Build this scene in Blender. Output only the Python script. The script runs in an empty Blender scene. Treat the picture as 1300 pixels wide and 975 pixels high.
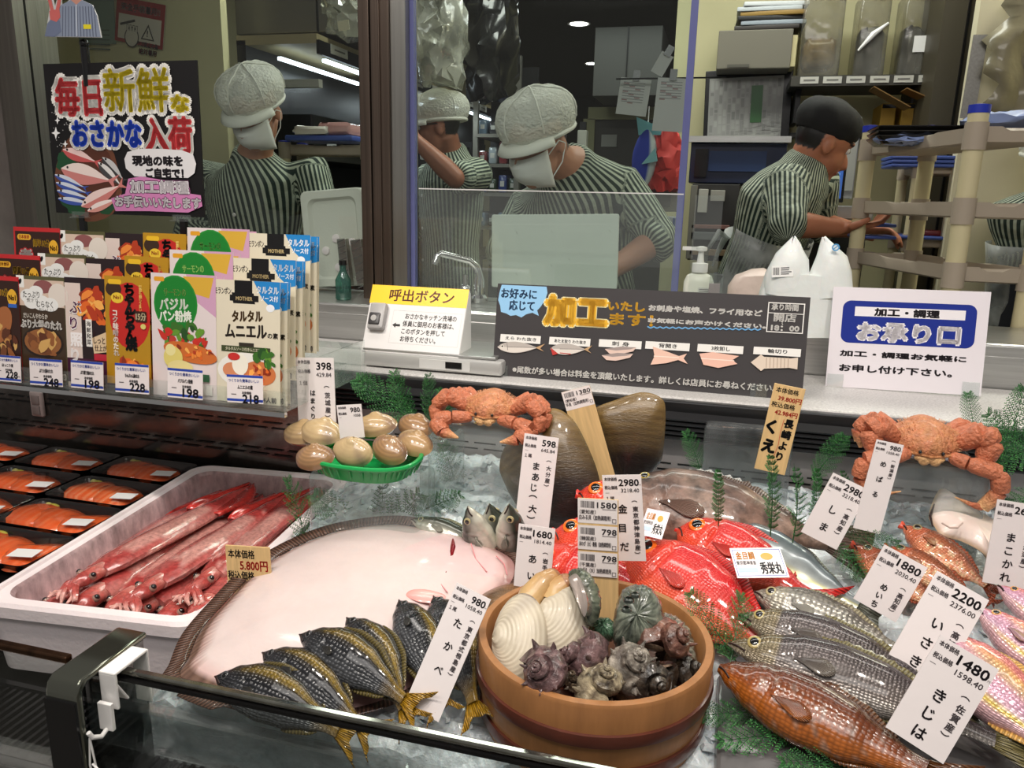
import bpy, bmesh, math, random
import numpy as np
from mathutils import Vector, Matrix
R0 = random.Random(7)
PI = math.pi
V = Vector
SC = bpy.context.scene
COL = SC.collection

# ------------------------------------------------------------------ camera, world, lights, exposure
FPX, CX, CY, CAMH = 977.0, 650.0, 487.5, 1.4
ROT = Matrix(((0.965482, 0.082839, -0.246945), (0.259424, -0.220964, 0.940146), (0.023314, -0.971757, -0.234827)))
cam_data = bpy.data.cameras.new('camera')
cam_data.sensor_width = 36.0
cam_data.lens = FPX / 1300.0 * 36.0
cam_data.clip_start = 0.02
cam = bpy.data.objects.new('camera', cam_data)
COL.objects.link(cam)
_m = ROT @ Matrix(((1, 0, 0), (0, -1, 0), (0, 0, -1)))
cam.matrix_world = Matrix.Translation((0, 0, CAMH)) @ _m.to_4x4()
SC.camera = cam
SC.view_settings.view_transform = 'Standard'
SC.view_settings.look = 'None'
SC.view_settings.gamma = 1.0
SC.view_settings.use_curve_mapping = False
SC.view_settings.exposure = 0.0
world = bpy.data.worlds.new('shop_ambience')
SC.world = world
world.use_nodes = True
world.node_tree.nodes['Background'].inputs[0].default_value = (1.0, 0.95, 0.9, 1)
world.node_tree.nodes['Background'].inputs[1].default_value = 0.22
try:
    SC.cycles.max_bounces = 8
    SC.cycles.transparent_max_bounces = 24
    SC.cycles.sample_clamp_indirect = 6.0
except Exception:
    pass

def area(name, loc, target, sx, sy, watt, col=(1, .93, .85), spread=PI):
    d = bpy.data.lights.new(name, 'AREA'); d.shape = 'RECTANGLE'; d.size = sx; d.size_y = sy
    d.energy = watt; d.color = col; d.spread = spread
    o = bpy.data.objects.new(name, d); COL.objects.link(o)
    o.location = loc
    o.rotation_euler = (V(target) - V(loc)).to_track_quat('-Z', 'Y').to_euler()
    return o

def spot(name, loc, target, watt, ang=60, col=(1, .92, .82), rad=.04, blend=.6):
    d = bpy.data.lights.new(name, 'SPOT'); d.energy = watt; d.color = col; d.spot_size = math.radians(ang)
    d.spot_blend = blend; d.shadow_soft_size = rad
    o = bpy.data.objects.new(name, d); COL.objects.link(o); o.location = loc
    o.rotation_euler = (V(target) - V(loc)).to_track_quat('-Z', 'Y').to_euler()
    return o

# the counter's ceiling spots, the shop's ceiling panels, the kitchen's tubes
for k, (lx, ly, tx, ty, wt) in enumerate([(-1.15, .35, -1.15, 1.15, 38), (-.55, .3, -.55, 1.1, 42), (.05, .3, .0, 1.05, 42), (.6, .3, .45, 1.05, 38)]):
    spot('counter_spot', (lx, ly, 2.75), (tx, ty, .9), wt * 1.1, 62, rad=.05)
area('shop_ceiling_panel', (-.3, -.4, 2.9), (-.2, 1.2, .9), 2.6, .5, 24, (1, .95, .9))
area('case_strip_lamp', (-.2, 1.30, 2.35), (-.2, 1.05, .9), 2.4, .08, 8, (1, .94, .88))
area('kitchen_tube', (-.4, 3.0, 2.75), (-.4, 3.0, 0), 2.6, .3, 33, (.97, 1.0, .9))
area('kitchen_tube', (1.5, 2.9, 2.75), (1.4, 3.1, 0), 1.2, .3, 22, (1.0, .98, .84))
area('kitchen_tube', (-.6, 5.2, 2.6), (-.6, 5.2, 0), 1.4, .3, 6, (.95, 1.0, .95))

# ------------------------------------------------------------------ photo point -> world point
def ray(px, py):
    return (ROT @ V((px - CX, py - CY, FPX))).normalized()
def PZ(px, py, z):
    d = ray(px, py); return V((0, 0, CAMH)) + d * ((z - CAMH) / d.z)
def PY(px, py, y):
    d = ray(px, py); return V((0, 0, CAMH)) + d * (y / d.y)
def PL(px, py, y0, z0, k):      # on a plane through (y0,z0) leaning back k per metre of height
    d = ray(px, py); t = (y0 + k * (CAMH - z0)) / (d.y - k * d.z)
    return V((0, 0, CAMH)) + d * t

# ------------------------------------------------------------------ colour and materials
def lin(c):
    c = c / 255.0
    return c / 12.92 if c <= .04045 else ((c + .055) / 1.055) ** 2.4
def C(r, g, b): return (lin(r), lin(g), lin(b))
def mixc(a, b, t): return tuple(a[i] + (b[i] - a[i]) * t for i in range(3))

MATS = {}
def M(name, rgb=None, rough=.5, metal=0.0, spec=.5, bump=None, var=None, coat=0.0, trans=0.0, ior=1.45, emit=None, scales=None, sub=0.0, stretch=None, uvbump=None, rays=None):
    """rgb None reads the colour attribute Col. bump=(scale,strength); var=(scale,dark,light); scales=(size,edge darkness,bump)."""
    if name in MATS: return MATS[name]
    m = bpy.data.materials.new(name); MATS[name] = m; m.use_nodes = True
    nt = m.node_tree; N = nt.nodes; L = nt.links; b = N['Principled BSDF']
    b.inputs['Roughness'].default_value = rough; b.inputs['Metallic'].default_value = metal
    b.inputs['Specular IOR Level'].default_value = spec; b.inputs['IOR'].default_value = ior
    b.inputs['Coat Weight'].default_value = coat; b.inputs['Coat Roughness'].default_value = .08
    b.inputs['Transmission Weight'].default_value = trans
    if sub:
        b.inputs['Subsurface Weight'].default_value = sub; b.inputs['Subsurface Radius'].default_value = (.012, .006, .004); b.inputs['Subsurface Scale'].default_value = .5
    if rgb is None:
        a = N.new('ShaderNodeAttribute'); a.attribute_name = 'Col'; csock = a.outputs['Color']
    else:
        a = N.new('ShaderNodeRGB'); a.outputs[0].default_value = (*rgb, 1); csock = a.outputs[0]
    tc = N.new('ShaderNodeTexCoord')
    def coords(st):
        if not st: return tc.outputs['Object']
        mp = N.new('ShaderNodeMapping'); mp.inputs['Scale'].default_value = st; L.new(tc.outputs['Object'], mp.inputs['Vector']); return mp.outputs[0]
    hs = None
    if var:
        nz = N.new('ShaderNodeTexNoise'); nz.inputs['Scale'].default_value = var[0]; nz.inputs['Detail'].default_value = 5
        nz.inputs['Roughness'].default_value = .62
        L.new(coords(stretch), nz.inputs['Vector'])
        r = N.new('ShaderNodeMapRange'); r.inputs[1].default_value = .3; r.inputs[2].default_value = .7; r.inputs[3].default_value = var[1]; r.inputs[4].default_value = var[2]
        L.new(nz.outputs[0], r.inputs[0])
        mx = N.new('ShaderNodeVectorMath'); mx.operation = 'SCALE'; L.new(csock, mx.inputs[0]); L.new(r.outputs[0], mx.inputs['Scale']); csock = mx.outputs[0]
    def addh(sock, k):
        nonlocal hs
        mu = N.new('ShaderNodeMath'); mu.operation = 'MULTIPLY'; L.new(sock, mu.inputs[0]); mu.inputs[1].default_value = k
        if hs is None: hs = mu.outputs[0]
        else:
            ad = N.new('ShaderNodeMath'); L.new(hs, ad.inputs[0]); L.new(mu.outputs[0], ad.inputs[1]); hs = ad.outputs[0]
    if scales:
        um = N.new('ShaderNodeUVMap'); um.uv_map = 'UV'
        vo = N.new('ShaderNodeTexVoronoi'); vo.voronoi_dimensions = '2D'; vo.inputs['Scale'].default_value = 1.0 / scales[0]; vo.inputs['Randomness'].default_value = .35
        L.new(um.outputs[0], vo.inputs['Vector'])
        r = N.new('ShaderNodeMapRange'); r.inputs[1].default_value = .15; r.inputs[2].default_value = .65; r.inputs[3].default_value = 1 + scales[1] * .35; r.inputs[4].default_value = 1 - scales[1]
        L.new(vo.outputs['Distance'], r.inputs[0])
        mx = N.new('ShaderNodeVectorMath'); mx.operation = 'SCALE'; L.new(csock, mx.inputs[0]); L.new(r.outputs[0], mx.inputs['Scale']); csock = mx.outputs[0]
        addh(vo.outputs['Distance'], -scales[2])
    if rays:     # fin rays: lines across uv.x; rays=(spacing, darkness)
        um = N.new('ShaderNodeUVMap'); um.uv_map = 'UV'
        sp = N.new('ShaderNodeSeparateXYZ'); L.new(um.outputs[0], sp.inputs[0])
        mu = N.new('ShaderNodeMath'); mu.operation = 'MULTIPLY'; mu.inputs[1].default_value = 2 * PI / rays[0]; L.new(sp.outputs[0], mu.inputs[0])
        sn = N.new('ShaderNodeMath'); sn.operation = 'SINE'; L.new(mu.outputs[0], sn.inputs[0])
        r = N.new('ShaderNodeMapRange'); r.inputs[1].default_value = -.6; r.inputs[2].default_value = .6; r.inputs[3].default_value = 1 - rays[1]; r.inputs[4].default_value = 1 + rays[1] * .4
        L.new(sn.outputs[0], r.inputs[0])
        mx = N.new('ShaderNodeVectorMath'); mx.operation = 'SCALE'; L.new(csock, mx.inputs[0]); L.new(r.outputs[0], mx.inputs['Scale']); csock = mx.outputs[0]
        addh(sn.outputs[0], .3)
    if bump:
        nz = N.new('ShaderNodeTexNoise'); nz.inputs['Scale'].default_value = bump[0]; nz.inputs['Detail'].default_value = 4
        L.new(coords(stretch), nz.inputs['Vector']); addh(nz.outputs[0], bump[1])
    if hs is not None:
        bp = N.new('ShaderNodeBump'); bp.inputs['Strength'].default_value = .8; bp.inputs['Distance'].default_value = .004
        L.new(hs, bp.inputs['Height']); L.new(bp.outputs[0], b.inputs['Normal'])
    L.new(csock, b.inputs['Base Color'])
    if emit:
        b.inputs['Emission Strength'].default_value = emit
        L.new(csock, b.inputs['Emission Color'])
    return m

def GL(name, tint=(1, 1, 1), refl=.06, rough=.02, body=0.0, bodycol=(.8, .85, .85), bump=None, stretch=None):
    """clear sheet or block: see-through tint + surface reflection + a little milky body"""
    if name in MATS: return MATS[name]
    m = bpy.data.materials.new(name); MATS[name] = m; m.use_nodes = True
    nt = m.node_tree; N = nt.nodes; L = nt.links; N.clear()
    out = N.new('ShaderNodeOutputMaterial'); tr = N.new('ShaderNodeBsdfTransparent'); tr.inputs[0].default_value = (*tint, 1)
    gl = N.new('ShaderNodeBsdfGlossy'); gl.inputs['Roughness'].default_value = rough
    fr = N.new('ShaderNodeLayerWeight'); fr.inputs[0].default_value = .5
    mr = N.new('ShaderNodeMapRange'); mr.inputs[3].default_value = refl; mr.inputs[4].default_value = .9
    pw = N.new('ShaderNodeMath'); pw.operation = 'POWER'; pw.inputs[1].default_value = 4.0; L.new(fr.outputs['Facing'], pw.inputs[0]); L.new(pw.outputs[0], mr.inputs[0])
    m1 = N.new('ShaderNodeMixShader'); L.new(mr.outputs[0], m1.inputs[0]); L.new(tr.outputs[0], m1.inputs[1]); L.new(gl.outputs[0], m1.inputs[2])
    sh = m1
    if bump:
        tc = N.new('ShaderNodeTexCoord'); nz = N.new('ShaderNodeTexNoise'); nz.inputs['Scale'].default_value = bump[0]; nz.inputs['Detail'].default_value = 3
        mp = N.new('ShaderNodeMapping'); mp.inputs['Scale'].default_value = stretch or (1, 1, 1); L.new(tc.outputs['Object'], mp.inputs['Vector']); L.new(mp.outputs[0], nz.inputs['Vector'])
        bp = N.new('ShaderNodeBump'); bp.inputs['Strength'].default_value = bump[1]; bp.inputs['Distance'].default_value = .01
        L.new(nz.outputs[0], bp.inputs['Height']); L.new(bp.outputs[0], gl.inputs['Normal']); L.new(bp.outputs[0], fr.inputs['Normal'])
    if body:
        df = N.new('ShaderNodeBsdfDiffuse'); df.inputs[0].default_value = (*bodycol, 1)
        m2 = N.new('ShaderNodeMixShader'); m2.inputs[0].default_value = body
        if bump:
            r2 = N.new('ShaderNodeMapRange'); r2.inputs[1].default_value = .35; r2.inputs[2].default_value = .75; r2.inputs[3].default_value = body * .35; r2.inputs[4].default_value = min(1, body * 2.2)
            L.new(nz.outputs[0], r2.inputs[0]); L.new(r2.outputs[0], m2.inputs[0])
        L.new(m1.outputs[0], m2.inputs[1]); L.new(df.outputs[0], m2.inputs[2]); sh = m2
    L.new(sh.outputs[0], out.inputs['Surface'])
    return m

# ------------------------------------------------------------------ mesh builder
class MB:
    def __init__(s):
        s.v = []; s.f = []; s.c = []; s.uv = []
    def add(s, vs, fs, col=(.8, .8, .8), uvs=None):
        b = len(s.v)
        s.v += [V(v) for v in vs]
        if isinstance(col, list): s.c += col
        else: s.c += [col] * len(vs)
        s.uv += uvs if uvs else [(v[0], v[1]) for v in vs]
        s.f += [tuple(i + b for i in f) for f in fs]
        return s
    def xf(s, m):
        s.v = [m @ v for v in s.v]; return s
    def merge(s, o, m=None):
        return s.add([m @ v for v in o.v] if m else o.v, o.f, list(o.c), list(o.uv))
    def box(s, c, d, col=(.8, .8, .8), m=None, taper=1.0):
        x, y, z = d[0] / 2, d[1] / 2, d[2] / 2; c = V(c)
        vs = [V((sx * x * (taper if sz > 0 else 1), sy * y * (taper if sz > 0 else 1), sz * z)) for sz in (-1, 1) for sy in (-1, 1) for sx in (-1, 1)]
        vs = [c + (m @ v if m else v) for v in vs]
        return s.add(vs, [(0, 2, 3, 1), (4, 5, 7, 6), (0, 1, 5, 4), (2, 6, 7, 3), (0, 4, 6, 2), (1, 3, 7, 5)], col)
    def rbox(s, c, d, r=.005, col=(.8, .8, .8), m=None, n=3):
        """box with rounded vertical corners and softened top/bottom edge"""
        x, y, z = d[0] / 2, d[1] / 2, d[2] / 2; r = min(r, x * .98, y * .98, z * .98)
        def ring(ins, zz):
            o = []
            for cx, cy, a0 in ((x - r, y - r, 0), (-x + r, y - r, PI / 2), (-x + r, -y + r, PI), (x - r, -y + r, 1.5 * PI)):
                for k in range(n + 1):
                    a = a0 + PI / 2 * k / n; rr = r - ins
                    o.append(V((cx + math.cos(a) * rr, cy + math.sin(a) * rr, zz)))
            return o
        rs = [ring(r * .9, -z), ring(r * .3, -z + r * .3), ring(0, -z + r), ring(0, z - r), ring(r * .3, z - r * .3), ring(r * .9, z)]
        rs = [[V(c) + (m @ v if m else v) for v in q] for q in rs]
        return s.loft(rs, col=col)
    def loft(s, rings, col=(.8, .8, .8), closed=True, caps=True, uvs=None):
        n = len(rings[0]); vs = [v for r in rings for v in r]; fs = []
        m = n if closed else n - 1
        for i in range(len(rings) - 1):
            for j in range(m):
                k = (j + 1) % n
                fs.append((i * n + j, i * n + k, (i + 1) * n + k, (i + 1) * n + j))
        if caps and closed:
            fs.append(tuple(reversed(range(n)))); fs.append(tuple(range((len(rings) - 1) * n, len(rings) * n)))
        return s.add(vs, fs, col, uvs)
    def tube(s, pts, rad, n=8, col=(.8, .8, .8), flat=1.0, up=None):
        pts = [V(p) for p in pts]
        if not isinstance(rad, (list, tuple)): rad = [rad] * len(pts)
        rings = []; ref = V(up) if up else None
        cols = []
        for i, p in enumerate(pts):
            t = (pts[min(i + 1, len(pts) - 1)] - pts[max(i - 1, 0)])
            t = t.normalized() if t.length > 1e-9 else V((0, 0, 1))
            if ref is None: ref = V((0, 0, 1)) if abs(t.z) < .9 else V((1, 0, 0))
            a = (ref - t * ref.dot(t)); a = a.normalized() if a.length > 1e-6 else t.orthogonal().normalized()
            b = t.cross(a)
            if not up: ref = a
            rings.append([p + (b * math.cos(q) + a * math.sin(q) * flat) * rad[i] for q in (2 * PI * k / n for k in range(n))])
            if isinstance(col, list): cols += [col[i]] * n
        return s.loft(rings, cols if cols else col)
    def lathe(s, prof, n=32, c=(0, 0, 0), col=(.8, .8, .8), sx=1, sy=1):
        c = V(c); rings = [[c + V((r * math.cos(2 * PI * k / n) * sx, r * math.sin(2 * PI * k / n) * sy, z)) for k in range(n)] for r, z in prof]
        return s.loft(rings, col)
    def ball(s, c, r, col=(.8, .8, .8), nu=12, nv=8, m=None):
        if not isinstance(r, (tuple, list)): r = (r, r, r)
        c = V(c); rings = []
        for i in range(nv + 1):
            t = PI * i / nv; t = min(max(t, .02), PI - .02)
            rings.append([c + (m @ q if m else q) for q in (V((r[0] * math.sin(t) * math.cos(2 * PI * k / nu), r[1] * math.sin(t) * math.sin(2 * PI * k / nu), -r[2] * math.cos(t))) for k in range(nu))])
        return s.loft(rings, col)
    def prism(s, poly, z0, z1, col=(.8, .8, .8), m=None):
        n = len(poly); vs = [V((x, y, z0)) for x, y in poly] + [V((x, y, z1)) for x, y in poly]
        if m: vs = [m @ v for v in vs]
        return s.add(vs, [tuple(reversed(range(n))), tuple(range(n, 2 * n))] + [(i, (i + 1) % n, n + (i + 1) % n, n + i) for i in range(n)], col)
    def build(s, name, mat, parent=None, smooth=True, bevel=0, angle=40, solid=0):
        me = bpy.data.meshes.new(name)
        me.from_pydata([tuple(v) for v in s.v], [], s.f); me.update()
        at = me.color_attributes.new('Col', 'FLOAT_COLOR', 'POINT')
        at.data.foreach_set('color', [x for c in s.c for x in (c[0], c[1], c[2], 1.0)])
        ul = me.uv_layers.new(name='UV')
        li = np.empty(len(me.loops), dtype=np.int32); me.loops.foreach_get('vertex_index', li)
        ul.data.foreach_set('uv', np.array(s.uv, dtype=np.float32)[li].ravel())
        if smooth:
            me.polygons.foreach_set('use_smooth', [True] * len(me.polygons))
            me.set_sharp_from_angle(angle=math.radians(angle))
        if mat: me.materials.append(mat)
        o = bpy.data.objects.new(name, me); COL.objects.link(o)
        if bevel:
            b = o.modifiers.new('soft_edges', 'BEVEL'); b.width = bevel; b.segments = 2; b.limit_method = 'ANGLE'; b.angle_limit = math.radians(50)
        if solid:
            b = o.modifiers.new('thickness', 'SOLIDIFY'); b.thickness = solid; b.offset = 0
        if parent: o.parent = parent
        return o

def tag(o, label, cat, group=None):
    o['label'] = label; o['category'] = cat
    if group: o['group'] = group
    return o
def thing(name, label, cat, mat=None, group=None):
    o = bpy.data.objects.new(name, None); COL.objects.link(o); o.empty_display_size = .02
    if mat is not None: o.matrix_world = mat if isinstance(mat, Matrix) else Matrix.Translation(mat)
    return tag(o, label, cat, group)
def struct(name, mb, mat, bevel=0, smooth=False):
    o = mb.build(name, mat, None, smooth, bevel); o['kind'] = 'structure'; return o
def stuffed(o, label, cat):
    tag(o, label, cat); o['kind'] = 'stuff'; return o
def kids(o): return [c for c in bpy.data.objects if c.parent == o]
def dup(root, mat, label, group=None):
    r = root.copy(); COL.objects.link(r); r.matrix_world = mat; r['label'] = label
    if group: r['group'] = group
    for ch in kids(root):
        c = ch.copy(); COL.objects.link(c); c.parent = r
        for g in kids(ch):
            d = g.copy(); COL.objects.link(d); d.parent = c
    return r
def frame(o, x, z):
    """matrix with origin o, local x along x and local z along z"""
    x = V(x).normalized(); z = V(z); z = (z - x * z.dot(x)).normalized(); y = z.cross(x)
    return Matrix.Translation(o) @ Matrix((x, y, z)).transposed().to_4x4()

# ------------------------------------------------------------------ printing: flat shapes and lettering on a sheet
_txt = {}
def text_mesh(s):
    if s not in _txt:
        d = bpy.data.curves.new('lettering', 'FONT'); d.body = s; d.size = 1; d.resolution_u = 2; d.align_x = 'LEFT'
        o = bpy.data.objects.new('lettering', d); COL.objects.link(o)
        dg = bpy.context.evaluated_depsgraph_get(); dg.update()
        me = bpy.data.meshes.new_from_object(o.evaluated_get(dg))
        vs = [(v.co.x, v.co.y) for v in me.vertices]; fs = [tuple(p.vertices) for p in me.polygons]
        bpy.data.objects.remove(o); bpy.data.curves.remove(d); bpy.data.meshes.remove(me)
        if not vs: vs = [(0, 0)]
        _txt[s] = (vs, fs, min(v[0] for v in vs), max(v[0] for v in vs), min(v[1] for v in vs), max(v[1] for v in vs))
    return _txt[s]

class Art:
    """printing on a sheet of w x h metres; shapes in units of the width, origin top-left, y down; later shapes lie on earlier ones"""
    def __init__(s, w, h, dz=.00003):
        s.w = w; s.h = h; s.z = .0002; s.dz = dz; s.mb = MB()
    def up(s): s.z += s.dz
    def P(s, x, y): return V((x * s.w, -y * s.w, s.z))
    def poly(s, pts, col):
        s.up()
        a = sum(pts[i][0] * pts[(i + 1) % len(pts)][1] - pts[(i + 1) % len(pts)][0] * pts[i][1] for i in range(len(pts)))
        if a > 0: pts = pts[::-1]
        s.mb.add([s.P(*p) for p in pts], [tuple(range(len(pts)))], col); return s
    def rect(s, x, y, w, h, col): return s.poly([(x, y), (x + w, y), (x + w, y + h), (x, y + h)], col)
    def rrect(s, x, y, w, h, r, col, n=5):
        p = []
        for cx, cy, a0 in ((x + w - r, y + r, -PI / 2), (x + w - r, y + h - r, 0), (x + r, y + h - r, PI / 2), (x + r, y + r, PI)):
            p += [(cx + r * math.cos(a0 + PI / 2 * k / n), cy + r * math.sin(a0 + PI / 2 * k / n)) for k in range(n + 1)]
        return s.poly(p, col)
    def ell(s, x, y, rx, ry, col, rot=0, n=22, wob=0, seed=1):
        rr = random.Random(seed); ph = [rr.uniform(0, 6) for _ in range(3)]
        p = []
        for k in range(n):
            a = 2 * PI * k / n; q = 1 + wob * (math.sin(3 * a + ph[0]) + .6 * math.sin(5 * a + ph[1]) + .4 * math.sin(8 * a + ph[2]))
            u, v = rx * q * math.cos(a), ry * q * math.sin(a)
            p.append((x + u * math.cos(rot) - v * math.sin(rot), y + u * math.sin(rot) + v * math.cos(rot)))
        return s.poly(p, col)
    def line(s, pts, wd, col):
        for (x0, y0), (x1, y1) in zip(pts, pts[1:]):
            dx, dy = x1 - x0, y1 - y0; l = math.hypot(dx, dy) or 1; nx, ny = -dy / l * wd / 2, dx / l * wd / 2
            s.poly([(x0 + nx, y0 + ny), (x1 + nx, y1 + ny), (x1 - nx, y1 - ny), (x0 - nx, y0 - ny)], col)
        return s
    def frame(s, x, y, w, h, t, col):
        s.rect(x, y, w, t, col).rect(x, y + h - t, w, t, col).rect(x, y, t, h, col).rect(x + w - t, y, t, h, col); return s
    def text(s, t, x, y, size, col, bold=0.0, fit=None, rot=0, halo=None, center=False, sq=1.0):
        """(x,y) = top-left of the ink, size = ink height of the line's em, fit = total width, halo=(radius,colour)"""
        vs, fs, x0, x1, y0, y1 = text_mesh(t)
        k = size; kx = k * sq
        if fit: kx = fit / max(x1 - x0, 1e-6)
        if center: x = x - (x1 - x0) * kx / 2
        cr, sr = math.cos(rot), math.sin(rot)
        def put(rad, n, c):
            s.up()
            offs = [(0, 0)] if rad <= 0 else [(rad * math.cos(2 * PI * i / n), rad * math.sin(2 * PI * i / n)) for i in range(n)] + [(0, 0)]
            for ox, oy in offs:
                pp = []
                for vx, vy in vs:
                    u = (vx - x0) * kx + ox; v = (.83 - vy) * k + oy
                    pp.append(s.P(x + u * cr - v * sr, y + u * sr + v * cr))
                s.mb.add(pp, fs, c)
        if halo: put(halo[0] + bold, 14, halo[1])
        put(bold, 6 if bold < .02 else 10, col)
        return s
    def vtext(s, t, x, y, size, col, pitch=None, bold=0.0, rot90='ー〔〕（）()[]【】'):
        for i, ch in enumerate(t):
            yy = y + i * (pitch or size * 1.1)
            if ch in rot90: s.text(ch, x + size * .8, yy + size * .1, size, col, bold, rot=PI / 2)
            elif ch != ' ': s.text(ch, x, yy, size, col, bold, center=False)
        return s
    def build(s, name, parent, mat=None):
        return s.mb.build(name, mat or MATS['print'], parent, smooth=False)

M('print', None, .38, coat=.25)
M('ink', None, .6)
WHITE = C(240, 236, 236); BLACK = C(14, 14, 16)

def sheet(corners, k=0.0, y0=None, z0=None):
    """corners TL,TR,BR,BL in photo pixels on a plane leaning back; returns (matrix with origin at the top-left corner, w, h)"""
    p = [PL(x, y, y0, z0, k) for x, y in corners]
    tl, tr, br, bl = p
    x = ((tr - tl) + (br - bl)).normalized(); dn = ((bl - tl) + (br - tr)) * .5
    dn = dn - x * dn.dot(x)
    w = ((tr - tl).length + (br - bl).length) / 2; h = dn.length; cen = (tl + tr + br + bl) / 4
    n = x.cross(-dn.normalized())
    m = Matrix((x, -dn.normalized(), n)).transposed().to_4x4()
    o = cen - x * w / 2 - dn / 2
    return Matrix.Translation(o) @ m, w, h
def panel(w, h, t, col, r=0):
    mb = MB()
    if r:
        p = []
        for cx, cy, a0 in ((w - r, -r, 0), (r, -r, PI / 2), (r, -h + r, PI), (w - r, -h + r, 1.5 * PI)):
            p += [(cx + r * math.cos(a0 + PI / 2 * i / 4), cy + r * math.sin(a0 + PI / 2 * i / 4)) for i in range(5)]
    else: p = [(0, -h), (w, -h), (w, 0), (0, 0)]
    return mb.prism(p, -t, 0, col)
# ------------------------------------------------------------------ room shell
steel = M('brushed_steel', C(168, 166, 160), .28, .9, var=(3, .85, 1.1), stretch=(40, 40, .6), bump=(30, .06))
steelh = M('brushed_steel_flat', C(190, 190, 188), .3, .85, var=(4, .85, 1.1), stretch=(.6, 40, 40), bump=(30, .05))
brownsteel = M('tinted_steel', C(112, 98, 88), .3, .8, var=(2.5, .7, 1.15), stretch=(60, 60, .5))
concrete = M('concrete', C(120, 112, 108), .85, var=(9, .8, 1.12), bump=(40, .15))
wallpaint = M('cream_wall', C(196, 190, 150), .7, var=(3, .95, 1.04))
darkpaint = M('dark_paint', C(34, 34, 34), .6, var=(6, .8, 1.2))
blackmetal = M('black_metal', C(18, 18, 19), .35, .3)
glassm = GL('window_glass', (.93, .96, .95), .035, .01)
edgem = M('glass_edge', C(112, 116, 168), .2, .1)
clearac = GL('clear_acrylic', (.96, .98, .97), .07, .03, .03)
chrome = M('chrome', C(215, 215, 215), .08, 1.0)
white = M('white_plastic', C(232, 230, 228), .4, coat=.2)
creamp = M('cream_plastic', C(205, 194, 155), .45)
taupep = M('taupe_plastic', C(168, 155, 138), .5)
blackp = M('black_plastic', C(16, 16, 18), .25, coat=.2)
colp = M('painted', None, .45)
colg = M('painted_gloss', None, .2, coat=.5)
shelfgrey = M('grey_metal', C(120, 118, 110), .4, .5)

YW = 1.9
def bx(name, x0, x1, y0, y1, z0, z1, mat, kind=True, col=(.8, .8, .8)):
    mb = MB().box(((x0 + x1) / 2, (y0 + y1) / 2, (z0 + z1) / 2), (x1 - x0, y1 - y0, z1 - z0), col)
    if kind: return struct(name, mb, mat)
    return mb
bx('floor', -4, 3, -1, 11.7, -.05, 0, M('floor_tile', C(130, 126, 118), .5, var=(4, .9, 1.1)))
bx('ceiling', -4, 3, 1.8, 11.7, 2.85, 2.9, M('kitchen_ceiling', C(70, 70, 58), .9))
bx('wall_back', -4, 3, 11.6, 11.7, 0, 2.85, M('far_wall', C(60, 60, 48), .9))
bx('wall_left', -3.0, -1.97, 1.62, 2.0, 0, 2.85, concrete)
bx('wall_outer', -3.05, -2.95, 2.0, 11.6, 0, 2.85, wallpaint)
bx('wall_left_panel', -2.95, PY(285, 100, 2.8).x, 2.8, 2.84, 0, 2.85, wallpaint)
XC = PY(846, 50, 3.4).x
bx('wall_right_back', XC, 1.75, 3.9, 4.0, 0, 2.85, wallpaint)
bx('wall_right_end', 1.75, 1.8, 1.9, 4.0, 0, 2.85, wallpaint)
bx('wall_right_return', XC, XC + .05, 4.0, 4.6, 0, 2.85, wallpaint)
bx('wall_right_front', PY(1238, 50, 3.0).x, 1.75, 3.0, 3.06, 0, 2.85, M('cream_wall_lit', C(214, 206, 176), .7))  # lighter copy of the cream paint; the lit look is put into its colour
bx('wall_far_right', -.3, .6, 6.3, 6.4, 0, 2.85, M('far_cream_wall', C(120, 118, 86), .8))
# window frame and panes
bx('trim_1', -1.97, PY(62, 150, YW).x, 1.82, 1.96, 0, 2.85, steel)
xa, xb, xc = PY(467, 150, YW).x, PY(505, 150, YW).x, PY(523, 150, YW).x
mb = MB()
seam = PY(482, 150, YW).x
mb.box(((xa + seam) / 2 - .001, YW, 1.42), (seam - xa - .004, .1, 2.85)); mb.box(((seam + xb) / 2, YW, 1.42), (xb - seam - .002, .1, 2.85))
mb.box((seam, YW + .02, 1.42), (.01, .07, 2.85))
mb.box(((seam + xb) / 2, YW - .05, 1.42), (.004, .012, 2.85))
struct('trim_2', mb, brownsteel, .002)
bx('trim_3', xb, xc, 1.86, 1.94, 0, 2.85, steel)
struct('window_1', MB().box(((PY(62, 150, YW).x + xa) / 2, YW, 1.95), (xa - PY(62, 150, YW).x, .006, 1.8)), glassm)
xd = PY(872, 150, YW).x
struct('window_2', MB().box(((xc + xd) / 2, YW, 1.95), (xd - xc, .01, 1.62)), glassm)
struct('trim_4', MB().box((xc + .006, YW - .005, 1.95), (.011, .018, 1.8)).box((xd, YW, 1.95), (.016, .014, 1.62)), edgem)
# thin seam bead on the first pane
struct('trim_5', MB().box((PY(46, 120, YW - .08).x, 1.815, 1.95), (.004, .004, 1.8)), blackmetal)

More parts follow.
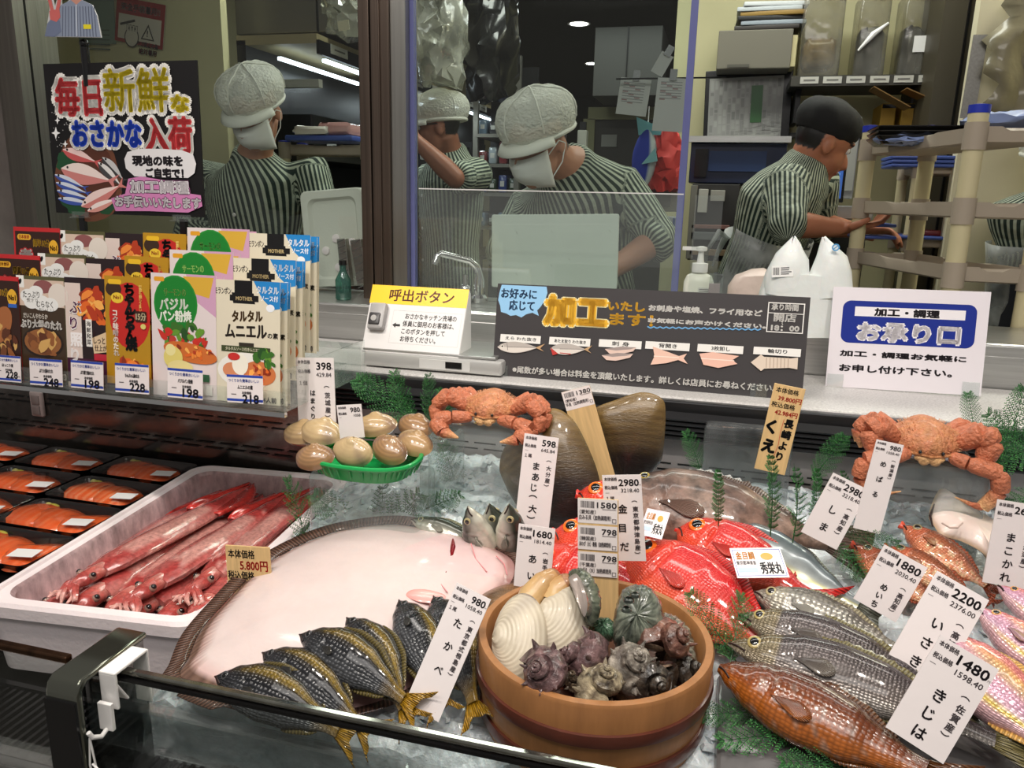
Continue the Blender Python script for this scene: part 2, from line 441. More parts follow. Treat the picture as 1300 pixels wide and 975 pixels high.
# ------------------------------------------------------------------ counter: steel kitchen top, ledge, scale
ZL = 1.045
t = thing('serving_ledge', 'long speckled grey stone ledge with dark front lip behind the fish case', 'ledge', V((-.3, 1.56, 0)))
speck = M('speckled_ledge', C(196, 194, 192), .45, .2, var=(220, .8, 1.25))
MB().box((0, .02, ZL - .015), (3.3, .30, .03)).build('ledge_top', speck, t, False, .004)
MB().box((0, -.14, ZL - .028), (3.3, .02, .05)).build('front_lip', M('dark_steel', C(70, 70, 72), .3, .8), t, False, .003)
MB().box((0, .02, (ZL - .03) / 2), (3.3, .26, ZL - .03)).build('ledge_body', blackmetal, t, False)
t = thing('kitchen_counter', 'stainless steel kitchen counter just behind the serving ledge', 'counter', V((-.1, 1.88, 0)))
MB().box((0, 0, 1.12), (3.7, .28, .03)).build('worktop', steelh, t, False, .006)
MB().box((0, -.13, 1.075), (3.7, .02, .075)).build('apron', steelh, t, False, .004)
MB().box((0, 0, .55), (3.7, .24, 1.1)).build('cabinet_body', steel, t, False)

# case back: louvres then slotted panel
def slotted(name, x0, x1, y, z0, z1, col, mat, label, rows, slot=(.045, .003), gap=.012, lean=0.0):
    w = x1 - x0; h = z1 - z0
    t = thing(name, label, 'panel', Matrix.Translation((x0, y, z1)) @ Matrix.Rotation(PI / 2 + lean, 4, 'X'))
    panel(w, h, .004, col).build('panel_sheet', mat, t, False)
    a = Art(w, h)
    n = int(w / (slot[0] + gap))
    for r in rows:
        for i in range(n):
            for q in (0, .012):
                a.rect((gap + i * (slot[0] + gap) + (.02 if q else 0)) / w, (r * h + q) / w, slot[0] / w, slot[1] / w, C(4, 4, 5))
    a.build('air_slots', t)
    return t
slotted('case_back_panel', -.74, 1.2, 1.40, .70, .975, C(150, 146, 146), M('grey_panel', C(150, 146, 146), .45, .3), 'light grey slotted back panel of the fish case below the ledge', (.18, .36, .54, .72))
mb = MB()
for i in range(5): mb.box((.23, 1.385, .984 + i * .009), (1.94, .02, .0035), m=Matrix.Rotation(.5, 3, 'X'))
lv = thing('air_grille', 'black louvred air outlet running under the serving ledge', 'grille', V((0, 0, 0)))
mb.build('louvres', M('black_louvre', C(46, 46, 48), .3, .5), lv, False)
MB().box((.23, 1.402, .998), (1.94, .012, .036)).build('duct', blackmetal, lv, False)
mirr = M('mirror_dark_steel', C(120, 114, 110), .16, .9, bump=(200, .02), var=(60, .8, 1.15))
slotted('case_back_panel', -1.96, -.745, 1.405, .685, 1.02, C(70, 66, 64), mirr, 'dark wet mirror steel slotted panel behind the salmon trays', (.12, .3, .48, .66, .84))
# small oval latch plate on the dark panel
p = PY(50, 512, 1.404)
lt = thing('latch_plate', 'small grey oval plastic latch on the dark slotted panel', 'latch', Matrix.Translation(p) @ Matrix.Rotation(PI / 2, 4, 'X'))
MB().rbox((0, 0, .005), (.036, .062, .01), .013).build('plate', M('latch_grey', C(150, 138, 136), .4), lt)
MB().rbox((0, .011, .011), (.022, .022, .003), .009).rbox((0, -.014, .011), (.022, .022, .003), .004).build('recess', M('latch_dark', C(118, 108, 106), .5), lt)

# decks
bx('floor_case_deck', -.66, 1.3, .66, 1.40, .68, .70, M('case_deck', C(60, 60, 62), .35, .6), True)
bx('floor_case_deck_side', -2.2, -.66, .72, 1.41, .66, .68, M('case_deck_black', C(14, 13, 13), .4, .3), True)
# front glass, rail, end post
t = thing('case_front_glass', 'clear front glass of the fish case with dark steel top rail', 'glass', V((.3, .636, 0)))
MB().box((0, 0, .66), (1.92, .006, .40)).build('glass_pane', GL('case_glass', (.9, .93, .92), .05, .01), t, False)
railm = M('rail_steel', C(150, 150, 142), .12, .95, var=(8, .5, 1.3), stretch=(3, 1, 1))
MB().box((0, 0, .868), (1.92, .009, .006)).build('top_rail', railm, t, False, .002)
MB().box((0, -.003, .861), (1.92, .008, .004)).build('rail_gasket', blackmetal, t, False)
t = thing('case_front_glass', 'dark tinted front glass of the neighbouring salmon case', 'glass', V((-1.45, .636, 0)))
MB().box((0, 0, .66), (1.52, .006, .40)).build('glass_pane', GL('case_glass', (.9, .93, .92), .05, .01), t, False)
MB().box((0, 0, .868), (1.52, .010, .009)).build('top_rail', M('rail_bronze', C(84, 60, 44), .15, .9, var=(14, .3, 1.6), stretch=(3, 1, 1)), t, False, .002)
t = thing('case_end_post', 'black and chrome end post joining the two glass fronts', 'post', V((-.650, .587, 0)))
# rounded top bar profile in y-z, extruded in x
prof = [(-.005, .3), (-.005, .866), (-.002, .876), (.006, .882), (.105, .882), (.105, .874), (.012, .874), (.005, .868), (.004, .3)]
MB().prism(prof, -.021, .021, m=Matrix(((0, 0, 1), (1, 0, 0), (0, 1, 0))).to_4x4()).build('post_cap', M('post_chrome', C(120, 122, 112), .16, .95), t, True, .003)
MB().box((0, -.006, .58), (.040, .004, .56)).build('post_face', blackp, t, False)
MB().box((.012, .06, .6), (.004, .09, .54)).build('side_glass', GL('side_glass', (.45, .47, .46), .08, .02), t, False)
# white plastic hook on the post with string and a cotton lump of bag
hk = PZ(150, 860, .87)
hm = thing('rail_hook', 'white plastic folded clip hook hanging on the case rail', 'hook', V((-.618, .628, .873)))
MB().box((0, .012, .004), (.022, .052, .004)).box((0, -.012, -.018), (.022, .004, .044)).box((0, .038, -.03), (.022, .003, .07)).box((0, -.004, -.022), (.020, .003, .036), m=Matrix.Rotation(.5, 3, 'X')).build('clip', white, hm, False, .0015)
MB().box((0, -.02, -.045), (.018, .005, .034)).tube([(0, -.02, -.06), (.0, -.03, -.064), (-.002, -.04, -.058), (-.004, -.043, -.05)], .003, 6).build('hook_arm', white, hm, False, .001)
st = thing('plastic_bag', 'crumpled clear plastic bag tied with string under the white hook', 'bag', V((-.622, .586, .81)))
MB().tube([(0, 0, .005), (.004, .0, -.03), (-.006, 0, -.07)], .0012, 5).tube([(0, 0, .005), (-.004, .0, -.03), (.002, 0, -.07)], .0012, 5).tube([(0, 0, -.028), (.012, -.004, -.03), (.02, -.004, -.05)], .0012, 5).build('string', white, st)
b = MB().ball((-.01, 0, -.11), (.035, .03, .045), nu=18, nv=12)
for v in b.v: v += V((R0.uniform(-1, 1), R0.uniform(-1, 1), R0.uniform(-1, 1))) * .005
b.build('bag_body', GL('bag_film', (.9, .9, .92), .15, .15, .45, (.85, .85, .88)), st)
# intake grilles at the foot of both glass fronts
def grille(x0, x1, z, label):
    t = thing('intake_grille', label, 'grille', V(((x0 + x1) / 2, .70, z)))
    mb = MB(); n = int((x1 - x0) / .013)
    for i in range(n): mb.box((x0 + .0065 + i * .013 - (x0 + x1) / 2, 0, 0), (.005, .11, .008))
    mb.build('bars', blackp, t, False)
    MB().box((0, -.058, 0), (x1 - x0, .008, .014)).box((0, .058, 0), (x1 - x0, .008, .014)).build('grille_frame', blackp, t, False)
grille(-.64, 0, .70, 'black slatted intake grille in front of the ice trays')
grille(-1.6, -.70, .70, 'black slatted intake grille at the foot of the salmon case')
t = thing('case_bumper', 'brown front panel with white strip below the salmon case', 'bumper', V((-1.45, .60, .60)))
MB().box((0, 0, 0), (1.5, .03, .12)).build('panel_board', M('bumper_brown', C(52, 36, 28), .4), t, False)
MB().box((0, -.004, .066), (1.5, .036, .012)).build('white_strip', white, t, False, .002)
# ------------------------------------------------------------------ signs and price cards
class PArt(Art):
    """Art whose shapes can be given by photo points on the sheet's plane"""
    def __init__(s, mat, w, h, **k):
        super().__init__(w, h, **k); s.inv = mat.inverted(); s.n = (mat.to_3x3() @ V((0, 0, 1))); s.o = mat.translation.copy()
    def at(s, px, py):
        d = ray(px, py); c = V((0, 0, CAMH)); t = (s.o - c).dot(s.n) / d.dot(s.n)
        q = s.inv @ (c + d * t); return (q.x / s.w, -q.y / s.w)
    def pt(s, t, x0, y0, x1, y1, col, bold=0.0, halo=None, rot=None):
        """lettering whose ink runs from photo (x0,y0) top-left to (x1,y1) bottom-right"""
        a = s.at(x0, y0); b = s.at(x1, y1)
        s.text(t, a[0], a[1], (b[1] - a[1]) / .9, col, bold, fit=b[0] - a[0], halo=halo, rot=rot or 0); return s
    def pp(s, pts, col): return s.poly([s.at(*p) for p in pts], col)
    def pl(s, pts, wd, col): return s.line([s.at(*p) for p in pts], wd, col)
    def pe(s, cx, cy, rx, ry, col, rot=0, wob=0, seed=1, n=22):
        a = s.at(cx, cy); k = abs(s.at(cx + 10, cy)[0] - a[0]) / 10
        return s.ell(a[0], a[1], rx * k, ry * k, col, rot, n, wob, seed)

def clear_clip(parent, x, y, w=.03, h=.028):
    mb = MB().box((x, y, .004), (w, h, .003)).box((x, y - h / 2 - .001, -.004), (w * 1.1, .003, .03))
    return mb.build('stand_clip', clearac, parent, False)

# --- main dark menu board
m, w, h = sheet([(635.5, 360.7), (1027.5, 376.6), (1019.5, 510), (621.5, 478)], .18, 1.485, 1.047)
t = thing('menu_board', 'long charcoal board in chalk style lettering with six fish cuts, on the ledge', 'sign', m)
panel(w, h, .005, C(58, 55, 57)).build('board', M('board_charcoal', C(58, 55, 57), .55), t, False)
a = PArt(m, w, h)
YEL = C(236, 182, 52); SKY = C(150, 200, 238); CHALK = C(238, 236, 232)
pts = [(637, 361.5), (694, 364), (695, 372), (692, 381), (686, 390), (682, 394), (684, 401), (676, 397), (668, 399), (662, 403), (655, 400), (648, 401), (643, 398), (636, 396), (635, 388), (632.5, 381), (634, 372)]
a.pp(pts, SKY)
a.pt('お好みに', 637, 366, 681, 380, C(40, 70, 110), .0012); a.pt('応じて', 647, 381, 678, 395, C(40, 70, 110), .0012)
a.pt('加工', 694, 375.5, 769, 415, YEL, .009, halo=(.0026, C(250, 240, 190)))
a.pt('加工', 694, 375.5, 769, 415, YEL, .0085)
a.pt('いたし', 773, 382, 818, 396, YEL, .0018); a.pt('ます！', 775, 397, 828, 415, YEL, .0018)
a.pt('お刺身や塩焼、フライ用など', 824, 387, 967, 401.5, CHALK, .0012)
a.pt('お気軽にお声かけください。', 823, 403.5, 972, 417, CHALK, .0012)
wv = [(822 + i * 4, 415.5 + i * .09 * 0.9 + (1.0 if i % 2 else -1.0)) for i in range(37)]
a.pl(wv, .004, C(110, 170, 220))
x0, y0 = a.at(975.5, 383.5); x1, y1 = a.at(1019, 424)
a.frame(x0, y0, x1 - x0, y1 - y0, .003, CHALK); a.rect(x0, y0 + .032, x1 - x0, .002, CHALK)
a.pt('承り時間', 980, 385.5, 1013, 395, CHALK, .0008); a.pt('開店', 983, 398, 1010, 409, CHALK, .001); a.pt('18：00', 979.5, 411.5, 1014, 421.5, CHALK, .0012)
a.pt('〜', 994, 407, 999, 411, CHALK, .0005, rot=1.2)
labels = [('えら わた抜き', 636, 687, 424), ('あたま取り わた抜き', 698, 750, 427.5), ('刺 身', 761, 815, 430.5), ('背開き', 820, 876, 433), ('3枚卸し', 886, 944, 436.5), ('輪切り', 957, 1017, 440)]
for s_, xa_, xb_, yy in labels:
    dy = (xb_ - xa_) * .055
    a.pp([(xa_, yy), (xb_, yy + dy), (xb_ - 1, yy + dy + 10), (xa_ - 1, yy + 9.5)], CHALK)
    mid = (xa_ + xb_) / 2; hw = (xb_ - xa_) * (.38 if len(s_) > 5 else .2)
    a.pt(s_, mid - hw, yy + 2.8, mid + hw, yy + 9.5, C(40, 38, 40), .0004)
def minifish(x0, y0, x1, y1, cut=False):
    n = 12; L = x1 - x0; top = []; bot = []
    for i in range(n + 1):
        q = i / n; hh = 7.2 * math.sin(PI * min(1, q * 1.02) ** .8) ** .8 if 0 < q < 1 else .3
        top.append((x0 + L * .84 * q, y0 + (y1 - y0) * q - hh)); bot.append((x0 + L * .84 * q, y0 + (y1 - y0) * q + hh))
    a.pp(top + bot[::-1], C(186, 178, 172)); a.pp([(p[0], p[1] * .5 + b[1] * .5) for p, b in zip(top, bot)] + [(b[0], b[1] - .6) for b in bot[::-1]], C(222, 214, 206))
    a.pl([(x0 + 12, y0), (x0 + L * .8, y0 + (y1 - y0) * .8)], .0016, C(110, 104, 100))
    xe, ye = x0 + L * .80, y0 + (y1 - y0) * .8
    a.pp([(xe, ye), (x1, y1 - 5), (xe + L * .1, ye + 1), (x1 - 1, y1 + 5)], C(196, 160, 120))
    if cut: a.pp([(x0, y0 - 2), (x0 + 10, y0 + 6), (x0 + 3, y0 + 8)], C(190, 60, 56)); a.pl([(x0 + 12, y0 + 5), (x0 + 26, y0 + 6.5)], .003, C(190, 60, 56))
    else: a.pe(x0 + 6, y0 - 1, 2, 2, C(230, 225, 215)); a.pe(x0 + 6, y0 - 1, 1.1, 1.1, BLACK); a.pl([(x0 + 12, y0 - 5), (x0 + 13, y0 + 4)], .0016, C(110, 104, 100))
minifish(632, 440.5, 692, 441.5); minifish(699, 443, 752, 443.5, True)
for dx, dy in ((0, 0), (-4, 8)):
    a.pp([(768 + dx, 443 + dy), (788 + dx, 440 + dy), (808 + dx, 441 + dy), (804 + dx, 446 + dy), (786 + dx, 450 + dy), (774 + dx, 449 + dy)], C(226, 198, 186))
    a.pp([(768 + dx, 443 + dy), (788 + dx, 440 + dy), (808 + dx, 441 + dy), (800 + dx, 443.5 + dy), (782 + dx, 445 + dy)], C(160, 146, 142))
a.pp([(829, 440), (846, 446), (862, 452), (872, 449), (868, 455), (873, 462), (861, 457), (846, 461), (826, 463), (831, 452)], C(236, 196, 178)); a.pl([(830, 452), (862, 454)], .003, C(250, 224, 210))
a.pp([(888, 449), (905, 447), (938, 452), (930, 457), (936, 462), (912, 467), (893, 463)], C(236, 190, 172)); a.pl([(890, 455), (932, 458)], .003, C(250, 226, 214))
a.pp([(953, 460), (966, 450), (970, 453), (1004, 455), (1013, 454), (1012, 469), (1002, 467), (970, 468), (966, 471)], C(222, 206, 190))
for q in range(7): a.pl([(973 + q * 4.6, 454), (972.5 + q * 4.6, 467)], .0022, C(180, 158, 140))
a.text('※尾数が多い場合は料金を頂戴いたします。詳しくは店員にお尋ねください。', *a.at(651.5, 464.5), .0245, CHALK, .0008, fit=a.at(984, 490)[0] - a.at(651.5, 464)[0])
a.build('printing', t)
clear_clip(t, w * .03, -h + .012); clear_clip(t, w * .87, -h + .012)

# --- order desk sign
m, w, h = sheet([(1058, 364), (1257.6, 370.5), (1246, 503), (1048, 490)], .15, 1.63, 1.055)
t = thing('order_sign', 'white sign with blue rounded panel standing at the ledge right of the menu board', 'sign', m)
panel(w, h, .003, C(232, 226, 232)).build('board', M('sign_white', C(232, 226, 232), .35, coat=.3), t, False)
a = PArt(m, w, h); BLUE = C(22, 44, 140); INK = C(44, 38, 44)
x0, y0 = a.at(1071, 381); x1, y1 = a.at(1236, 443)
a.rrect(x0, y0, x1 - x0, y1 - y0, .055, BLUE, 8)
x0, y0 = a.at(1086, 388); x1, y1 = a.at(1225, 408)
a.rect(x0, y0 + .005, x1 - x0, (y1 - y0) * .86, C(240, 236, 240))
a.pt('加工・調理', 1111, 391.5, 1192, 404, INK, .004); a.pt('お承り口', 1090, 409, 1217, 438, C(244, 240, 244), .012)
a.pt('加工・調理お気軽に', 1067, 444.5, 1226, 460, INK, .003); a.pt('お申し付け下さい。', 1066, 462, 1208, 479, INK, .003)
a.build('printing', t)
clear_clip(t, w * .06, -h + .012); clear_clip(t, w * .93, -h + .012)

# --- scale and call button box
p0 = PZ(452, 470, ZL); p1 = PZ(622, 492, ZL)
sx0, sx1, sy0 = p0.x, p1.x, 1.455
t = thing('weighing_scale', 'flat stainless weighing scale on the ledge under the yellow call button box', 'scale', V(((sx0 + sx1) / 2, sy0 + .09, ZL)))
W_ = sx1 - sx0
MB().rbox((0, 0, .018), (W_, .17, .03), .006).build('scale_body', M('scale_grey', C(186, 186, 184), .35, .3), t)
MB().rbox((-.01, .005, .037), (W_ * .97, .165, .006), .01).build('platform', steelh, t)
q = MB().box((.03, -.0855, .018), (.11, .002, .02)); q.build('control_strip', M('strip_white', C(205, 205, 203), .4), t, False)
MB().box((.05, -.087, .019), (.035, .002, .013)).build('display_window', blackp, t, False)
m, w, h = sheet([(473, 361), (599, 368), (579, 455), (458, 446)], .5, 1.475, ZL + .048)
t = thing('call_button_box', 'white tilted box with yellow header and grey button, on the steel scale', 'sign', m)
k = .06
sd = MB().add([(0, 0, 0), (w, 0, 0), (w, -h, 0), (0, -h, 0), (0, -.002, -.016), (w, -.002, -.016), (w, -h * .93, -h * .62), (0, -h * .93, -h * .62)], [(0, 3, 2, 1), (4, 5, 6, 7), (0, 1, 5, 4), (2, 3, 7, 6), (1, 2, 6, 5), (0, 4, 7, 3)], C(226, 224, 224))
sd.build('case_body', M('box_white', C(228, 226, 226), .4), t, False, .003)
a = PArt(m, w, h)
a.rect(0, 0, 1, .19, C(252, 204, 20)); a.text('呼出ボタン', .2, .035, .135, C(120, 60, 30), .003, fit=.66)
a.frame(.27, .25, .70, .33, .002, C(190, 188, 188))
for i, s_ in enumerate(['おさかなキッチン売場の', '係員に御用のお客様は、', 'このボタンを押して', 'お待ちください。']):
    a.text(s_, .40 if i == 0 else .385, .275 + i * .076, .062, C(60, 58, 60), .0008, fit=(.52, .52, .44, .36)[i])
a.line([(.30, .40), (.36, .40)], .022, BLACK); a.poly([(.28, .40), (.315, .375), (.315, .425)], BLACK)
a.build('printing', t)
bt = MB().rbox((w * .13, -w * .335, .008), (w * .17, w * .27, .018), .006).build('button_housing', M('housing_grey', C(170, 168, 168), .35), t)
MB().rbox((w * .12, -w * .37, .018), (w * .115, w * .12, .006), .005).build('button', M('button_dark', C(66, 64, 66), .35), bt)
MB().lathe([(.004, 0), (.0065, .0005), (.0065, .0012), (.004, .0014)], 20, (w * .12, -w * .37, .0212)).build('button_ring', M('ring_grey', C(170, 168, 166), .4), bt)

# --- left poster on stand
m, w, h = sheet([(51, 77), (246, 81), (263, 272), (75, 274)], .03, 1.47, 1.35)
t = thing('fresh_fish_poster', 'square black poster with big red, yellow and blue lettering above the sauce pouches', 'poster', m)
panel(w, h, .004, C(16, 14, 16)).build('board', M('poster_black', C(16, 14, 16), .45), t, False)
a = PArt(m, w, h)
RED = C(206, 62, 66); OLV = C(196, 176, 26); BLU = C(26, 66, 190); HW = C(240, 238, 232)
rr = random.Random(3)
a.pe(112, 226, 42, 46, C(104, 62, 42), 0, .03, 2); a.pe(112, 226, 36, 40, C(84, 44, 30), .2, .03, 4)
a.pe(85, 207, 14, 10, C(26, 74, 44), .4, .15, 3); a.pe(95, 262, 16, 8, C(26, 74, 44), .2, .15, 5); a.pe(138, 262, 14, 7, C(26, 74, 44), -.3, .15, 8)
def pfish(x0, y0, x1, y1, wd, c1, c2):
    dx, dy = x1 - x0, y1 - y0; l = math.hypot(dx, dy); nx, ny = -dy / l, dx / l; n = 10; T = []; B = []
    for i in range(n + 1):
        q = i / n; hh = wd * math.sin(PI * q ** .75) if 0 < i < n else 1
        T.append((x0 + dx * .86 * q - nx * -hh, y0 + dy * .86 * q + ny * hh)); B.append((x0 + dx * .86 * q + nx * -hh * .9, y0 + dy * .86 * q - ny * hh * .9))
    a.pp(T + B[::-1], c1); a.pp([((p[0] + b[0]) / 2, (p[1] + b[1]) / 2) for p, b in zip(T, B)] + B[::-1], c2)
    q0 = (x0 + dx * .82, y0 + dy * .82); a.pp([q0, (x1 - nx * wd * .8, y1 - ny * wd * .8), (x0 + dx * .92, y0 + dy * .92), (x1 + nx * wd * .8, y1 + ny * wd * .8)], c1)
    a.pe(x0 + dx * .1 - nx * wd * .25, y0 + dy * .1 - ny * wd * .25, 1.3, 1.3, BLACK)
pfish(130, 200, 160, 232, 7, C(60, 58, 60), C(196, 196, 196)); pfish(124, 206, 158, 240, 6, C(70, 68, 70), C(226, 224, 222))
pfish(80, 190, 128, 208, 8, C(196, 86, 86), C(236, 204, 200)); pfish(78, 214, 150, 232, 14, C(206, 130, 126), C(240, 222, 216))
for i in range(4): pfish(70 + i * 1.5, 222 + i * 10, 112 + i * 4, 240 + i * 7, 5, C(60, 86, 170), C(214, 222, 236))
pfish(104, 262, 160, 232, 10, C(206, 126, 120), C(240, 214, 208)); pfish(112, 268, 156, 250, 6, C(216, 150, 140), C(244, 230, 226))
for i in range(26): a.pe(64 + rr.uniform(0, 22), 130 + rr.uniform(0, 60), .5, .5, C(200, 200, 200), n=6)
def spark(x, y, r):
    a.pp([(x, y - r), (x + r * .22, y - r * .22), (x + r * .7, y), (x + r * .22, y + r * .22), (x, y + r), (x - r * .22, y + r * .22), (x - r * .7, y), (x - r * .22, y - r * .22)], C(240, 240, 240))
spark(72, 169, 8); spark(74, 153, 5); spark(84, 183, 5)
a.pt('毎日', 70, 101, 131, 146, RED, .009, halo=(.024, HW)); a.pt('新鮮', 131, 89, 217, 141, OLV, .006, halo=(.021, HW)); a.pt('な', 218, 121, 241, 142, OLV, .009, halo=(.014, HW))
a.pt('おさかな', 92, 153, 181, 187, BLU, .009, halo=(.016, HW)); a.pt('入荷', 184, 150, 245, 194, RED, .009, halo=(.017, HW))
a.pp([(a_, b_) for a_, b_ in ((163, 193), (180, 189), (205, 189), (232, 191), (246, 196), (250, 208), (248, 220), (240, 226), (200, 225), (172, 224), (161, 214), (159, 202))], C(226, 224, 226))
a.pt('現地の味を', 169, 198, 233, 211, INK, .004); a.pt('ご自宅で！', 186, 214, 234, 226, INK, .004)
PK = C(206, 130, 182)
a.pp([(164, 227), (180, 224), (210, 229), (240, 229), (243, 246), (256, 248), (258, 262), (240, 270), (190, 268), (148, 268), (142, 252), (160, 246)], PK)
a.pt('加工調理', 166, 229, 241, 246, C(246, 240, 246), .005, halo=(.004, C(90, 40, 80))); a.pt('お手伝いいたします', 147, 249, 256, 265, C(246, 240, 246), .003, halo=(.004, C(90, 40, 80)))
a.build('printing', t)
for fx in (.18, .86): clear_clip(t, w * fx, -h - .002, .045, .012); 
[MB().box((w * fx, -h - .03, -.002), (.014, .05, .01)).build('stand_leg', blackp, t, False) for fx in (.18, .86)]
# clip pole above the poster and the staff photo it holds
cp = PY(96, 48, 1.46)
t = thing('sign_clip', 'black ball joint pole with chrome clip rising above the black poster', 'clip', V((cp.x, 1.482, 1.665)))
MB().tube([(0, 0, -.05), (0, 0, .03)], .009, 10).ball((0, 0, .037), .010, nu=12, nv=8).build('pole', blackp, t)
MB().rbox((0, -.004, .055), (.05, .02, .010), .004).rbox((-.014, -.008, .062), (.014, .014, .012), .003).rbox((.014, -.008, .062), (.014, .014, .012), .003).build('clip_jaw', chrome, t)
m, w, h = sheet([(56, -40), (130, -40), (130, 50), (56, 50)], 0, 1.462, 1.8)
t = thing('staff_photo', 'cut out photo print of a person in striped shirt giving a victory sign', 'photo', m)
a = PArt(m, w, h); SK = C(196, 140, 122); SH = C(134, 144, 164)
MBp = [(57, 45), (60, 28), (68, 10), (80, 3), (92, 0), (104, 0), (116, 5), (122, 18), (128, 45), (129, 48), (56, 47)]
a.pp([(86, -30), (108, -30), (110, -12), (103, 4), (97, 8), (91, 4), (84, -12)], SK)
a.pp([(84, -14), (84, -32), (92, -38), (103, -38), (111, -32), (111, -14), (107, -24), (88, -24)], C(40, 30, 28))
a.pp([(57, 46), (60, 30), (78, 6), (90, 0), (97, 6), (104, 0), (117, 6), (123, 20), (128, 47)], SH)
for i in range(12): a.pl([(80 + i * 3.6, 8), (79.5 + i * 3.9, 46.5)], .012, C(84, 92, 112))
a.pl([(97, 6), (98, 46)], .02, C(190, 198, 212)); a.rect(*a.at(106, 31), .13, .06, C(226, 210, 40))
a.pp([(57, 46), (61, 30), (66, 24), (76, 26), (78, 40), (70, 47)], C(110, 120, 146))
a.pp([(64, 25), (63, 14), (67, 12), (76, 13), (77, 22), (72, 28)], C(206, 104, 100))
a.pl([(67, 15), (63, -2)], .06, C(206, 104, 100)); a.pl([(73, 14), (76, -2)], .06, C(206, 104, 100))
a.build('printing', t)
# backing cut to the figure so the card has thickness
bk = PArt(m, w, h); P2 = [bk.at(*p) for p in [(57, 46.5), (60, 29), (63, 12), (62, -3), (66, -3), (69, 10), (73, -3), (77, -2), (78, 8), (88, 0), (84, -14), (84, -32), (92, -38), (103, -38), (111, -32), (110, -12), (104, 0), (117, 6), (123, 20), (128.5, 47.5)]]
MB().prism([(x * w, -y * w) for x, y in P2][::-1], -.003, 0, C(230, 230, 230)).build('backing_card', M('card_back', C(200, 200, 200), .5), t, False)

# --- price cards
cardm = M('card_laminate', C(238, 230, 230), .3, coat=.6, bump=(14, .35))
woodm = M('sign_wood', C(216, 182, 128), .55, var=(5, .82, 1.08), stretch=(26, 2, 26))
GREY = C(96, 88, 92); DK = C(40, 34, 38)
def price_card(label, corners, zb, price, tax, name, origin, unit='１尾', k=.22, mat=None, pale=False):
    cx_ = (corners[2][0] + corners[3][0]) / 2; cy_ = (corners[2][1] + corners[3][1]) / 2
    b = PZ(cx_, cy_, zb)
    m, w, h = sheet(corners, k, b.y, zb)
    t = thing('price_card', label, 'price card', m, 'price cards stuck among the seafood')
    panel(w, h, .0016, C(238, 230, 230)).build('card', mat or cardm, t, False)
    a = Art(w, h); A = h / w
    a.text('本体価格', .05, .06, .105, GREY, .003, fit=.33); a.text(price, .93 - .128 * len(price), .08, .25, DK, .007, fit=.128 * len(price)); a.text('円', .94, .24, .05, GREY)
    a.text('税込価格', .05, .28, .105, GREY, .003, fit=.33); a.text(tax, .93 - .066 * len(tax), .34, .14, GREY, .002, fit=.066 * len(tax))
    a.line([(.06, .47), (.16, .47)], .008, GREY)
    if unit: a.text(unit, .08, .56, .12, GREY, .002)
    if origin:
        n = len(origin) + 2; pt_ = min(.175, (A - .75) / n); sz = min(.15, pt_ * 1.0)
        a.vtext('（' + origin + '）', .74, .66, sz, GREY, pt_, .004)
    n = len(name); y0 = .78; pt_ = min(.62, (A - y0) / max(n, 1)); sz = min(.25, pt_ * .8)
    a.vtext(name, .36, y0, sz, DK, pt_, .005)
    a.build('lettering', t)
    return t
price_card('white price card behind the clams in the green basket', [(371.6, 452.7), (417, 455.4), (433, 545), (383, 545)], 1.0, '398', '429.84', 'はまぐり（', '茨城産', '１個', k=.1)
price_card('small white 980 price slip behind the clams beside the green ferns', [(431, 515), (463, 512), (458, 556), (428, 556)], 1.01, '980', '1058', '', '', '', k=.1)
price_card('white price card in front of the big brown pen shell', [(667.7, 550), (712, 557), (694, 671), (652, 664)], .90, '598', '645.84', 'まあじ（大）', '大分産', k=.15)
price_card('white price card rising among the red fish heads', [(767.7, 603), (816, 603), (818, 712), (768, 712)], .93, '2980', '3218.40', '金目だ', '東京都神津島産', k=.1)
price_card('white price card between flatfish and the siphon clams', [(666, 664), (711, 674), (692, 748), (645, 744)], .88, '1680', '1814.40', 'あい', '岩手産', '', k=.2)
price_card('white price card leaning on the dark yellow tailed fish beside the tub', [(574, 739.5), (624.5, 759), (555, 919), (519.5, 893)], .83, '980', '1058.40', 'たかべ', '東京都式根島産', k=.45)
price_card('white price card tilted by the silver jack under the ferns', [(1056, 602), (1103, 619), (1063, 701.6), (1019, 673)], .95, '2980', '3218.40', 'しま', '高知産', '', k=.2)
price_card('tall narrow white price card below the right hand crab', [(1106, 555), (1135, 564), (1129, 680), (1090, 673)], .97, '980', '1058.40', 'めばる', '新潟産', '', k=.12)
price_card('white price card before the red rockfish', [(1117, 692.5), (1173, 713.5), (1141.6, 797.6), (1090, 759)], .90, '1880', '2030.40', 'めいち', '高知産', '', k=.3)
price_card('glossy white price card tilted over the grey grunts', [(1193, 729), (1258.6, 761), (1186, 880), (1121, 834)], .875, '2200', '2376.00', 'いさき', '高知産', '', k=.45)
price_card('glossy white price card nearest the lens on the orange grouper', [(1181, 804), (1254, 836), (1211, 985), (1138, 926)], .86, '1480', '1598.40', 'きじは', '佐賀産', '', k=.4)
price_card('white price card at the right border beside the pale flatfish', [(1261, 635), (1318, 640), (1310, 752), (1252.6, 738)], .92, '2680', '2894', 'まこかれ', '北海道産', '', k=.15)

